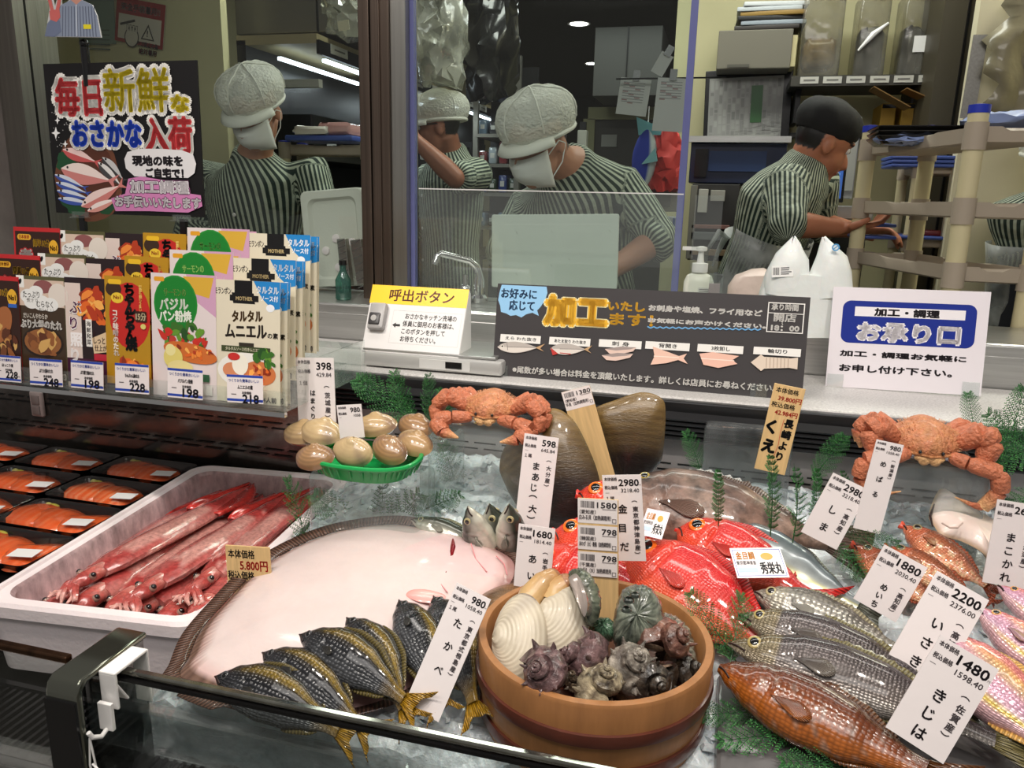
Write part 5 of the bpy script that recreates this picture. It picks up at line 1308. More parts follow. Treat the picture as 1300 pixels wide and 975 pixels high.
def clam(lab, px, py, z, wpx, tilt, spin, seed, yaw=0):
    c = PZ(px, py, z); L = wpx / FPX * (c - V((0, 0, CAMH))).length; L = L * .96; H = L * .72; T = H * .34
    m = Matrix.Translation(c) @ Matrix.Rotation(yaw, 4, 'Z') @ Matrix.Rotation(tilt, 4, 'X') @ Matrix.Rotation(spin, 4, 'Z') @ Matrix.Translation((0, H * .48, 0))
    t = thing('clam', lab, 'clam', m, 'clams in the green basket'); c0, c1 = CL[seed % 4]
    valve(L, H, T, c0, c1, seed).build('valve', clamm, t)
    lo = valve(L, H, T, c0, c1, seed + 9); lo.v = [V((v.x, v.y, -v.z)) for v in lo.v]; lo.f = [f[::-1] for f in lo.f]; lo.build('valve', clamm, t)
for a_ in [('clam at the left end of the basket behind the pale one', 385, 550, .998, 54, .5, .2, 1), ('clam with glossy back, left of centre at the rear of the basket', 408, 549, 1.006, 60, .5, -.2, 3), ('large pale clam at the front left of the basket', 399, 581, .992, 52, .75, .15, 2), ('round tan clam facing front in the middle of the basket', 447, 574, 1.0, 56, 1.15, -.1, 3), ('pale clam topmost in the middle of the basket', 476, 541, 1.018, 56, .5, .25, 1), ('dark striped clam at the front right of the basket', 494, 571, .996, 54, .8, -.45, 2), ('brown streaked clam at the rear right of the basket', 527, 541, 1.012, 52, .5, -.35, 2), ('tan clam at the right end of the basket', 526, 563, 1.0, 54, .6, -.4, 0)]:
    clam(*a_)

# ------------------------------------------------------------------ pen shells
penm = M('pen_shell_skin', None, .28, coat=.5, var=(7, .6, 1.3), stretch=(1, 1, 6), bump=(120, .25))
def pen(lab, outline, y0, z0, k, hinge, T, sgn=1):
    pts = [PL(x, y, y0, z0, k) for x, y in outline]; hg = PL(*hinge, y0, z0, k)
    n = V((0, -1, k)).normalized(); cen = sum(pts, V()) / len(pts)
    t = thing('pen_shell', lab, 'shell', cen, 'large fan shaped pen shells')
    mx = max((p - hg).length for p in pts)
    def cf(t_, u): return (0, 0, 0)
    mb = dome(pts, n, T, cf, [(0, 0)] + [(.985 * q / 34, math.sin(PI / 2 * min(1, q / 30)) ** .7) for q in range(1, 35)], n=150, under=1.0)
    cols = []
    for v in mb.v:
        d = (v - hg).length / mx; w = .5 + .5 * math.sin(d * 95 + 3 * math.sin(d * 9)); e = min(1, max(0, (d - .45) * 1.9))
        c = mixc(C(36, 28, 26), C(112, 88, 48), e); cols.append(mixc(c, C(160, 132, 80), .28 * w * e))
    mb.c = cols
    sub(mb, 'valve', penm, root=t)
    mb = dome([p - n * .002 for p in pts], -n, T * .8, cf, [(0, 0), (.05, .3), (.2, .6), (.5, .9), (.985, 1)], n=80, under=0)
    mb.c = [C(60, 46, 34)] * len(mb.v); mb.f = [f[::-1] for f in mb.f]; sub(mb, 'valve', penm, root=t)
P1 = [(634, 592), (640, 569), (661.5, 543), (683, 526), (704.6, 518.5), (726, 531), (741.5, 557), (757, 594), (762, 621.5), (756, 650), (735, 676), (692, 680), (655, 640), (638, 608)]
P2 = [(752, 522), (781.5, 507.7), (815, 498), (840, 506), (845, 526), (842, 572), (836, 590), (812, 612), (790, 618), (772, 590), (758, 550)]
b1 = PB(700, 672, 0); b2 = PB(800, 605, 0)
pen('large brown pen shell behind the まあじ price card'.replace('まあじ', '598'), P1, b1.y, b1.z, .35, (722, 690), .026)
pen('dark pen shell standing behind the wooden slip, under the menu board', P2, 1.262, .885, .15, (800, 640), .022)

# ------------------------------------------------------------------ wooden tub and shellfish
TC = V((-.106, .814, .797)); TR = .138
t = thing('wooden_tub', 'round wooden sushi tub with two dark hoops full of shellfish', 'tub', TC)
tubm = M('tub_wood', C(158, 108, 64), .5, var=(6, .78, 1.1), stretch=(9, 9, 1.2), coat=.1)
MB().lathe([(TR * .93, 0), (TR * .975, .05), (TR, .104), (TR - .002, .108), (TR - .010, .108), (TR - .012, .104), (TR - .020, .02)], 72).build('tub_wall', tubm, t, True, angle=50)
MB().lathe([(TR - .018, .016), (TR - .02, .022), (.01, .022)], 48).build('tub_floor', M('tub_floor_wood', C(120, 82, 50), .5), t)
hoop = M('hoop_brown', C(84, 40, 28), .35, coat=.3, var=(30, .8, 1.2))
for z, r in ((.022, TR * .955), (.066, TR * .986)):
    MB().lathe([(r - .002, z - .008), (r + .003, z - .007), (r + .0042, z), (r + .003, z + .007), (r - .002, z + .008)], 72).build('hoop', hoop, t)
geom = M('geoduck_shell', None, .4, coat=.2, var=(18, .86, 1.08), bump=(60, .2)); siph = M('siphon_skin', None, .35, coat=.4, var=(24, .8, 1.15), bump=(40, .3))
def geoduck(lab, pc, wpx, hpx, z, tilt, spin, siphon, seed):
    c = PZ(*pc, z); d = (c - V((0, 0, CAMH))).length; L = hpx / FPX * d * 1.08; H = wpx / FPX * d * 1.08
    m = Matrix.Translation(c) @ Matrix.Rotation(tilt, 4, 'X') @ Matrix.Rotation(spin, 4, 'Z')
    t = thing('siphon_clam', lab, 'clam', m, 'white siphon clams in the tub')
    m2 = Matrix.Rotation(PI / 2, 4, 'Z') @ Matrix.Translation((0, H * .5, 0))
    v1 = valve(L, H, H * .26, C(206, 196, 176), C(150, 130, 104), seed, ridge=.022, ringk=80, n=48, m=48); v1.c = [mixc(q, C(206, 196, 176), .3) for q in v1.c]; v1.xf(m2).build('valve', geom, t)
    v2 = valve(L, H, H * .26, C(226, 216, 196), C(180, 160, 130), seed, ridge=.022, ringk=80, n=48, m=44); v2.v = [V((v.x, v.y, -v.z)) for v in v2.v]; v2.f = [f[::-1] for f in v2.f]; v2.xf(m2).build('valve', geom, t)
    mi = m.inverted(); pts = [mi @ PZ(x, y, zz) for x, y, zz in siphon]
    n = len(pts); R = H * .23
    MB().tube(pts, [R * (1.15 - .25 * i / (n - 1)) for i in range(n)], 18, [mixc(C(214, 182, 130), C(176, 132, 84), i / (n - 1)) for i in range(n)]).ball(pts[-1], R * .9, C(150, 104, 70), 14, 8).build('siphon', siph, t)
geoduck('white siphon clam at the left wall of the wooden tub', (661, 812), 62, 100, .905, .75, .12, [(668, 775, .918), (674, 757, .93), (690, 740, .945), (700, 735, .945)], 1)
geoduck('white siphon clam leaning in the middle back of the wooden tub', (714, 790), 62, 92, .915, .75, -.25, [(706, 760, .93), (708, 748, .94), (718, 742, .945)], 2)
abm = M('abalone_shell', None, .25, coat=.5, var=(40, .4, 1.5), bump=(45, 1.2))
def lump(name, lab, outline, z, tilt_n, T, c0, c1, mat, group=None, cat='shell', spec=None):
    pts = [PZ(x, y, z + (zz if zz else 0)) for x, y, zz in outline]; cen = sum(pts, V()) / len(pts)
    t = thing(name, lab, cat, cen, group); rr = random.Random(int(outline[0][0]))
    mb = dome(pts, tilt_n, T, lambda t_, u: mixc(c0, c1, rr.random() * .8), [(0, 0), (.04, .3), (.12, .52), (.25, .74), (.45, .92), (.7, 1), (.985, 1)], n=70, under=.6)
    for i, v in enumerate(mb.v): mb.v[i] = v + V((rr.uniform(-1, 1), rr.uniform(-1, 1), rr.uniform(-1, 1))) * .0009
    sub(mb, 'shell_dome', mat, root=t)
    if spec:
        for (px, py, zz, r) in spec: sub(MB().lathe([(r, 0), (r * .9, .003), (r * .5, .004), (r * .45, .001)], 12, PZ(px, py, zz), C(60, 66, 60)), 'breathing_hole', abm, root=t)
    return t
G0, G1 = C(56, 64, 54), C(120, 124, 106)
ab = lump('abalone', 'abalone showing pearly underside edge beside the wooden price slip', [(722, 728, .055), (735, 721, .065), (750, 730, .065), (761, 752, .05), (763, 775, .035), (752, 795, .02), (744, 790, .02), (736, 765, .035), (724, 745, .045)], .90, (-.3, -.8, .6), .014, G0, G1, abm, 'abalones in the tub')
sub(dome([PZ(x, y, .90 + z) for x, y, z in [(728, 738, .058), (738, 732, .064), (747, 748, .058), (752, 770, .045), (748, 786, .032), (740, 770, .042), (733, 752, .05)]], (-.3, -.8, .6), .016, lambda t_, u: mixc(C(150, 140, 134), C(206, 190, 180), t_), [(0, .9), (.3, 1.15), (.985, 1.2)], n=40), 'pearl_edge', M('pearl', None, .15, .3, coat=1), root=ab)
lump('abalone', 'large crusted grey green abalone standing at the back of the tub', [(782, 770, .05), (792, 748, .065), (815, 742, .075), (832, 752, .07), (842, 780, .05), (840, 815, .02), (815, 830, .01), (785, 826, .01), (778, 800, .03)], .89, (.05, -.8, .6), .030, C(52, 60, 54), C(140, 146, 130), abm, 'abalones in the tub', spec=[(798, 763, .985, .006), (806, 757, .99, .005), (795, 775, .975, .006)])
lump('abalone', 'small green abalone low between the siphon clam and the large crusted one', [(748, 800, .0), (755, 788, .01), (772, 786, .015), (782, 796, .01), (780, 812, .0), (760, 815, -.01)], .90, (0, -.6, .8), .016, C(40, 74, 58), C(110, 140, 110), abm, 'abalones in the tub')
lump('abalone', 'mottled abalone against the right wall of the tub', [(842, 785, .0), (852, 780, .005), (868, 790, 0), (880, 812, -.005), (884, 850, -.02), (866, 872, -.03), (852, 840, -.02)], .90, (-.5, -.5, .8), .018, C(36, 40, 38), C(150, 150, 136), abm, 'abalones in the tub')
turm = M('turban_shell_skin', None, .35, coat=.35, var=(70, .35, 1.5), bump=(85, 1.6))
def turban(lab, px, py, z, R, axis, roll, c0, c1, seed, spines=7, wet=None, turns=3.4):
    rr = random.Random(seed); c = PZ(px, py, z)
    ax = V(axis).normalized(); q = ax.to_track_quat('Z', 'Y').to_matrix().to_4x4() @ Matrix.Rotation(roll, 4, 'Z')
    t = thing('turban_shell', lab, 'shell', Matrix.Translation(c) @ q, 'horned turban shells in the tub')
    N = int(turns * 26); rings = []; cols = []; g = math.log(2.15)
    for i in range(N + 1):
        th = 2 * PI * turns * i / N; f = math.exp(g * (th / (2 * PI) - turns)); r = R * .56 * f; d = R * .50 * f; zz = R * (.95 - 1.35 * f)
        rad = V((math.cos(th), math.sin(th), 0)); cc = rad * d + V((0, 0, zz)); ring = []
        for j in range(14):
            a = 2 * PI * j / 14; k = 1 + .09 * math.sin(a * 6) + rr.uniform(-.08, .08)
            ring.append(cc + (rad * math.cos(a) + V((0, 0, 1)) * math.sin(a) * 1.05) * r * k)
            cols.append(mixc(c0, c1, rr.random() * .9))
        rings.append(ring)
    MB().loft(rings, cols).build('whorls', turm, t)
    e = rings[-1]; ce = sum(e, V()) / 14; tn = (sum(rings[-1], V()) - sum(rings[-2], V())).normalized()
    mb = MB().lathe([(R * .46, 0), (R * .4, R * .06), (R * .02, R * .1)], 18); qq = tn.to_track_quat('Z', 'Y').to_matrix(); mb.v = [ce + qq @ v for v in mb.v]; mb.c = [mixc(C(150, 130, 110), C(90, 70, 60), rr.random()) for _ in mb.v]; mb.build('operculum', turm, t)
    for k in range(spines):
        i = N - 3 - int(k * 26 / 7.0)
        th = 2 * PI * turns * i / N; f = math.exp(g * (th / (2 * PI) - turns)); rad = V((math.cos(th), math.sin(th), 0)); cc = rad * R * .5 * f + V((0, 0, R * (.95 - 1.35 * f)))
        dr = (rad + V((0, 0, .55))).normalized(); p = cc + dr * R * .5 * f; ln = R * .34 * f * rr.uniform(.7, 1.2)
        MB().tube([p, p + dr * ln * .5, p + dr * ln + V((0, 0, ln * .3))], [R * .15 * f, R * .10 * f, R * .02], 8, mixc(c0, c1, .3)).build('horn', turm, t)
PUR0, PUR1 = C(62, 44, 46), C(128, 100, 100); BRN0, BRN1 = C(54, 42, 36), C(140, 122, 100); BLK0, BLK1 = C(26, 22, 20), C(84, 74, 64)
turban('round purple turban shell at the front left of the tub', 690, 856, .91, .034, (-.2, -.6, .6), .5, PUR0, PUR1, 1)
turban('purple brown turban shell lying sideways in the middle of the tub', 745, 838, .905, .038, (-.8, -.3, .35), 1.5, PUR0, PUR1, 2)
turban('pale crusted turban shell with ringed spire at the front of the tub', 766, 872, .90, .035, (.1, -.25, 1), 2.2, BRN0, C(190, 176, 146), 3)
turban('turban shell with chalky patch right of the middle of the tub', 802, 845, .91, .036, (.3, -.5, .9), 3.4, C(70, 60, 54), C(176, 168, 156), 4)
turban('reddish turban shell with long horns at the right of the tub', 850, 815, .92, .034, (.6, -.3, .7), .2, C(86, 52, 44), C(140, 104, 90), 5)
turban('black wet turban shell at the front right of the tub', 826, 862, .90, .035, (.5, -.8, .3), 4.0, BLK0, BLK1, 6)
turban('dark turban shell deep at the right wall of the tub', 866, 852, .885, .03, (.7, -.2, .5), 5.0, BLK0, BLK1, 7)
turban('turban shell under the others at the front of the tub', 735, 866, .885, .026, (-.3, -.5, .8), .9, BRN0, BRN1, 8)
turban('turban shell at the bottom centre of the tub', 795, 880, .87, .03, (0, .2, 1), 1.9, BRN0, BRN1, 9)

# ------------------------------------------------------------------ hairy crabs
crabm = M('crab_shell', None, .5, coat=.1, var=(90, .72, 1.25), bump=(200, 1.6)); bristle = M('crab_bristle', C(206, 150, 110), .6)
def crab(lab, c, R, pitch, legs, claws, seed):
    rr = random.Random(seed)
    m = Matrix.Translation(c) @ Matrix.Rotation(pitch, 4, 'X') @ Matrix.Scale(R, 4)
    m3 = Matrix.Translation(c) @ Matrix.Rotation(pitch, 4, 'X')
    t = thing('hairy_crab', lab, 'crab', m3, None)
    S = Matrix.Scale(R, 4); CO, CP, CPALE = C(186, 124, 78), C(194, 120, 88), C(222, 176, 124)
    mb = MB(); rings = []; n = 40; cols = []
    for i in range(13):
        q = i / 12; r = math.sin(PI * (q * .94 + .03)); z = -math.cos(PI * q)
        ring = []
        for k in range(n):
            a = 2 * PI * k / n; sq = 1 + .06 * math.cos(4 * a) + (.035 * (k % 4 == 0) if .35 < q < .7 else 0)
            x, y = math.cos(a) * r * sq, math.sin(a) * r * sq * .92
            zz = z * (.52 if z > 0 else .36) + .06 * math.cos(x * 4) * (z > 0)
            if y < -.75: zz *= 1.1
            ring.append(V((x, y, zz)))
            cols.append(mixc(mixc(CO, CP, rr.random()), CPALE, .5 if z < -.3 else .12 * rr.random()))
        rings.append(ring)
    MB().loft(rings, cols).xf(S).build('carapace', crabm, t)
    fb = MB()
    fb.ball((0, -.86, -.16), (.42, .14, .16), CPALE, 14, 8).ball((-.15, -.95, -.22), (.15, .07, .14), CPALE, 10, 6).ball((.15, -.95, -.22), (.15, .07, .14), CPALE, 10, 6).tube([(-.55, -.84, -.02), (0, -.99, -.04), (.55, -.84, -.02)], .045, 6, CO)
    fb.xf(S).build('mouth_plates', crabm, t)
    for sg in (1, -1): MB().ball((sg * .3, -.93, .07), .055, C(16, 12, 12), 8, 6).xf(S).build('eye', pupm, t)
    for kind, sets in (('claw', claws), ('leg', legs)):
        for pts, rad in sets:
            for sg in (-1, 1):
                mb = MB(); P = [V((sg * x, y, z)) for x, y, z in pts]
                for i in range(len(P) - 1):
                    a, b = P[i], P[i + 1]; r0, r1 = rad[i], rad[i + 1]; last = i == len(P) - 2
                    k = 5; q = [a.lerp(b, j / k) for j in range(k + 1)]
                    rd = [max(.012, (r0 + (r1 - r0) * j / k) * (1.12 if 0 < j < k and not last else 1) * (.82 if j in (0,) else 1)) for j in range(k + 1)]
                    cc = [mixc(C(182, 96, 68), CPALE, (.0 + .9 * j / k) if last else .12) for j in range(k + 1)]
                    mb.tube(q, rd, 16, cc, flat=.9)
                mb.xf(S).build(kind, crabm, t)
    mb = MB()
    for i in range(260):
        a = rr.uniform(0, 2 * PI); el = rr.uniform(.0, 1.3); p = V((math.cos(a) * math.cos(el), math.sin(a) * math.cos(el) * .92, math.sin(el) * .52)); d = V((p.x, p.y, p.z * 2.2)).normalized()
        mb.tube([p * .98, p * .98 + d * .085], [.012, .003], 4)
    mb.xf(S).build('bristles', bristle, t, False)
legs_a = [([(.8, -.25, -.05), (1.5, -.35, .42), (1.95, -.5, .05), (1.85, -.75, -.42), (1.45, -1.0, -.62)], [.2, .3, .25, .17, .03]), ([(.85, .0, -.05), (1.6, .05, .36), (2.05, -.05, -.05), (2.0, -.3, -.5), (1.7, -.6, -.66)], [.2, .28, .23, .16, .03]), ([(.8, .35, -.05), (1.5, .5, .24), (1.95, .45, -.1), (1.95, .3, -.5)], [.18, .25, .2, .04]), ([(.65, .6, -.1), (1.2, .95, .12), (1.55, 1.05, -.2), (1.6, 1.0, -.5)], [.16, .22, .18, .04])]
claws_a = [([(.5, -.75, -.15), (1.15, -1.0, -.1), (1.7, -1.15, -.22), (1.35, -1.45, -.5), (.75, -1.55, -.62)], [.18, .24, .3, .26, .03])]
c1 = PY(623, 507, 1.20); R1 = .047
crab('orange hairy crab with folded claws on the clear block under the menu board', V((c1.x, 1.205, 1.028 + R1 * .62)), R1, math.radians(8), legs_a, claws_a, 1)
legs_b = [([(.8, -.25, 0), (1.35, -.35, .5), (1.6, -.45, .35), (1.45, -.7, -.15), (1.25, -.85, -.3)], [.22, .33, .33, .24, .05]), ([(.85, .0, 0), (1.55, .05, .40), (1.8, -.05, .1), (1.75, -.3, -.35)], [.2, .3, .26, .05]), ([(.8, .35, -.05), (1.5, .5, .2), (1.8, .45, -.15), (1.8, .3, -.5)], [.18, .25, .2, .04]), ([(.65, .6, -.1), (1.2, .95, .1), (1.5, 1.05, -.25), (1.55, 1.0, -.5)], [.16, .22, .18, .04])]
claws_b = [([(.55, -.75, -.1), (.95, -1.0, -.12), (1.75, -1.15, -.25), (1.85, -1.3, -.75), (1.5, -1.35, -1.3)], [.17, .22, .25, .24, .2]), ([(1.5, -1.38, -1.3), (1.2, -1.42, -1.22), (.7, -1.45, -1.0)], [.1, .08, .015])]
c2 = PY(1179, 532, 1.235); R2 = .051
crab('orange hairy crab with hanging claws on the dark block at the right', V((c2.x, 1.24, 1.03 + R2 * .6)), R2, math.radians(14), legs_b, claws_b, 2)

# ------------------------------------------------------------------ fern fronds
fernm = M('fern_green', None, .45, var=(90, .7, 1.3))
def frond(seed, bushy=False):
    """frond along +x, length 1, leaflets in the xy plane"""
    rr = random.Random(seed); st = MB(); lf = MB()
    pts = [V((i / 10, 0, .10 * math.sin(PI * i / 10 * .9))) for i in range(11)]
    st.tube(pts, [.010 - .0008 * i for i in range(11)], 5, C(44, 92, 50))
    nb = 13
    for i in range(nb):
        q = .10 + .88 * i / nb; p = V((q, 0, .10 * math.sin(PI * q * .9)))
        ln = .27 * math.sin(PI * (.18 + .80 * q)) ** .8 * (.55 if bushy else 1)
        for sg in (1, -1):
            el = rr.uniform(-.3, .5) * (2.4 if bushy else 1)
            d = V((.75, sg * .75, el)).normalized(); e = p + d * ln
            st.tube([p, (p + e) / 2 + V((0, 0, .01)), e], [.005, .004, .002], 4, C(44, 92, 50))
            m = 7
            for k in range(m + 1):
                b = p.lerp(e, (k + .5) / (m + .5)); l2 = .052 * (1 - .45 * k / m)
                for s2 in (1, -1):
                    dd = (d * .75 + V((-d.y, d.x, 0)) * s2 * .75 + V((0, 0, rr.uniform(-.5, .5)))).normalized(); w = dd.cross(V((0, 0, 1))).normalized() * .0065
                    c = mixc(C(28, 84, 46), C(74, 140, 70), rr.random())
                    lf.add([b, b + dd * l2 * .5 + w, b + dd * l2, b + dd * l2 * .5 - w + V((0, 0, .006))], [(0, 1, 2), (0, 2, 3)], c)
    return st, lf
FP = {}
def fern(lab, base, tip, kind, roll=0.0, width=1.0):
    base = V(base); tip = V(tip); L = (tip - base).length; X = (tip - base).normalized()
    view = (V((0, 0, CAMH)) - base).normalized(); N = (view - X * view.dot(X)).normalized(); N = Matrix.Rotation(roll, 3, X) @ N; Y = N.cross(X)
    m = Matrix.Translation(base) @ Matrix((X * L, Y * L * width, N * L)).transposed().to_4x4()
    if kind not in FP:
        t = thing('fern_frond', lab, 'fern', m, 'green fern sprigs around the seafood'); st, lf = frond(kind, kind == 2)
        st.build('stem', fernm, t); lf.build('leaflets', fernm, t, False); FP[kind] = t
    else: dup(FP[kind], m, lab, 'green fern sprigs around the seafood')
def fy(x, y, yy): return PY(x, y, yy)
for lab, b, tp, kd, rl, wd in [
    ('fern frond behind the clams, pointing left towards the pouches', fy(530, 540, 1.36), fy(448, 480, 1.34), 0, .2, 1), ('fern frond rising between the clams and the call button box', fy(525, 540, 1.37), fy(500, 468, 1.36), 1, -.3, .9),
    ('fern frond rising left of the first crab', fy(545, 540, 1.36), fy(542, 472, 1.36), 0, .3, .8), ('small fern frond tucked behind the first crab', fy(575, 530, 1.34), fy(556, 492, 1.33), 1, 0, 1),
    ('fern sprig standing beside the squid box corner', fy(388, 700, 1.04), fy(360, 603, 1.03), 1, .5, .7), ('fern frond seen through the clear clam block, leaning left', fy(470, 690, 1.175), fy(395, 625, 1.165), 0, 0, 1),
    ('fern frond seen through the clear clam block, leaning right', fy(470, 690, 1.17), fy(540, 622, 1.165), 1, 0, 1), ('fern frond upright behind the clear clam block', fy(480, 690, 1.18), fy(485, 612, 1.17), 0, .3, 1),
    ('fern frond low behind the clam block by the squid box', fy(400, 700, 1.17), fy(440, 640, 1.165), 1, .3, 1), ('fern frond behind the frosted block, beside the mackerel heads', fy(530, 650, 1.20), fy(592, 626, 1.16), 0, 0, .8), ('fern frond inside the gap below the first crab', fy(585, 640, 1.29), fy(560, 560, 1.29), 1, .2, 1),
    ('fern upright before the brown grouper, leftmost of the row', fy(912, 668, 1.07), fy(912, 592, 1.08), 2, 0, .95), ('fern upright in front of the wooden grouper card', fy(978, 680, 1.06), fy(976, 572, 1.08), 2, .3, .8),
    ('fern upright right of the wooden grouper card', fy(1006, 690, 1.08), fy(1006, 588, 1.10), 2, .6, .8), ('fern upright just left of the tilted 2980 card', fy(1032, 680, 1.12), fy(1036, 590, 1.14), 2, .2, .8), ('fern behind the tilted 2980 card', fy(1085, 660, 1.25), fy(1066, 594, 1.26), 2, .4, .8),
    ('fern frond against the grey slotted panel by the dark block', fy(1030, 610, 1.36), fy(1075, 550, 1.36), 0, 0, 1), ('fern frond by the left side of the grouper ice block', fy(890, 600, 1.35), fy(868, 545, 1.35), 1, .3, 1),
    ('fern frond behind the right hand crab, pointing up', fy(1262, 600, 1.33), fy(1300, 488, 1.36), 0, .3, .9), ('fern frond right of the right hand crab, pointing down left', fy(1330, 560, 1.30), fy(1236, 600, 1.27), 1, -.2, .9), ('fern frond reaching up at the right border', fy(1330, 590, 1.30), fy(1248, 520, 1.30), 0, 0, .9), ('fern frond low at the right border by the pale flatfish', fy(1340, 630, 1.24), fy(1246, 640, 1.22), 1, .2, .8), ('fern tip behind the left claws of the right hand crab', fy(1240, 560, 1.34), fy(1228, 496, 1.36), 1, 0, .9),
    ('fern sprig between the tall narrow card and the rockfish', PB(1062, 672, .10), PB(1146, 690, .115), 1, .2, .7), ('fern sprig between the silver jack and the 1880 card', PB(1062, 690, .08), PB(1106, 742, .085), 0, .2, .8),
    ('fern sprig at the tub rim touching the red fish', PB(936, 842, .03), PB(872, 748, .10), 0, .1, .85), ('fern sprig in the corner between tub and grey fish heads', PB(925, 850, .035), PB(938, 752, .075), 1, .3, .7),
    ('fern sprig flat on the tray right of the tub', PB(1000, 900, .02), PB(880, 909, .02), 0, 0, .7), ('fern sprig flat below the orange grouper', PB(1045, 925, .02), PB(905, 942, .02), 1, 0, .7), ('fern sprig at the bottom border under the orange grouper', PB(1110, 975, .02), PB(985, 968, .02), 0, .1, .8)]:
    fern(lab, b, tp, kd, rl, wd)
# ------------------------------------------------------------------ people behind the glass
skinm = M('skin', None, .45, sub=.12, var=(12, .93, 1.05)); hairm = M('hair', C(20, 17, 16), .5)
maskm = M('mask_white', C(226, 226, 222), .7, bump=(90, .2)); trousm = M('trousers', C(30, 32, 38), .8)
def capmat():
    m = bpy.data.materials.new('cap_mesh'); m.use_nodes = True; nt = m.node_tree; b = nt.nodes['Principled BSDF']; o = nt.nodes['Material Output']
    b.inputs['Base Color'].default_value = (*C(228, 228, 216), 1); b.inputs['Roughness'].default_value = .7
    nz = nt.nodes.new('ShaderNodeTexNoise'); nz.inputs['Scale'].default_value = 22; nz.inputs['Detail'].default_value = 4; bp = nt.nodes.new('ShaderNodeBump'); bp.inputs['Strength'].default_value = .7; bp.inputs['Distance'].default_value = .02
    nt.links.new(nz.outputs[0], bp.inputs['Height']); nt.links.new(bp.outputs[0], b.inputs['Normal'])
    tr = nt.nodes.new('ShaderNodeBsdfTransparent'); mx = nt.nodes.new('ShaderNodeMixShader'); mx.inputs[0].default_value = .70
    nt.links.new(tr.outputs[0], mx.inputs[1]); nt.links.new(b.outputs[0], mx.inputs[2]); nt.links.new(mx.outputs[0], o.inputs['Surface']); return m
capm = capmat()
def stripemat():
    m = bpy.data.materials.new('striped_cloth'); m.use_nodes = True; nt = m.node_tree; b = nt.nodes['Principled BSDF']; N = nt.nodes; L = nt.links
    a = N.new('ShaderNodeAttribute'); a.attribute_name = 'stripe'; mu = N.new('ShaderNodeMath'); mu.operation = 'MULTIPLY'; mu.inputs[1].default_value = 2 * PI / .0145
    L.new(a.outputs['Fac'], mu.inputs[0]); sn = N.new('ShaderNodeMath'); sn.operation = 'SINE'; L.new(mu.outputs[0], sn.inputs[0])
    r = N.new('ShaderNodeMapRange'); r.inputs[1].default_value = -.1; r.inputs[2].default_value = .35; L.new(sn.outputs[0], r.inputs[0])
    mx = N.new('ShaderNodeMix'); mx.data_type = 'RGBA'; mx.inputs[6].default_value = (*C(34, 50, 44), 1); mx.inputs[7].default_value = (*C(172, 180, 160), 1); L.new(r.outputs[0], mx.inputs[0]); L.new(mx.outputs[2], b.inputs['Base Color'])
    b.inputs['Roughness'].default_value = .8
    tc = N.new('ShaderNodeTexCoord'); nz = N.new('ShaderNodeTexNoise'); nz.inputs['Scale'].default_value = 14; nz.inputs['Detail'].default_value = 3; bp = N.new('ShaderNodeBump'); bp.inputs['Strength'].default_value = .8; bp.inputs['Distance'].default_value = .03
    L.new(tc.outputs['Object'], nz.inputs['Vector']); L.new(nz.outputs[0], bp.inputs['Height']); L.new(bp.outputs[0], b.inputs['Normal']); return m
stripem = stripemat()
apronm = GL('apron_film', (.82, .84, .84), .05, .25, .28, (.7, .72, .7), (9, .8))

def remeshed(mb, name, vox, mat, parent, it=6, post=None):
    o = mb.build(name + '_raw', None, None, False)
    r = o.modifiers.new('r', 'REMESH'); r.mode = 'VOXEL'; r.voxel_size = vox
    s = o.modifiers.new('s', 'SMOOTH'); s.factor = .5; s.iterations = it
    dg = bpy.context.evaluated_depsgraph_get(); dg.update()
    me = bpy.data.meshes.new_from_object(o.evaluated_get(dg)); me.name = name
    raw = o.data; bpy.data.objects.remove(o); bpy.data.meshes.remove(raw)
    me.polygons.foreach_set('use_smooth', [True] * len(me.polygons))
    me.materials.clear(); me.materials.append(mat)
    n = len(me.vertices); co = np.empty(n * 3, dtype=np.float32); me.vertices.foreach_get('co', co); co = co.reshape(-1, 3)
    if post: post(me, co)
    p = bpy.data.objects.new(name, me); COL.objects.link(p); p.parent = parent
    return p

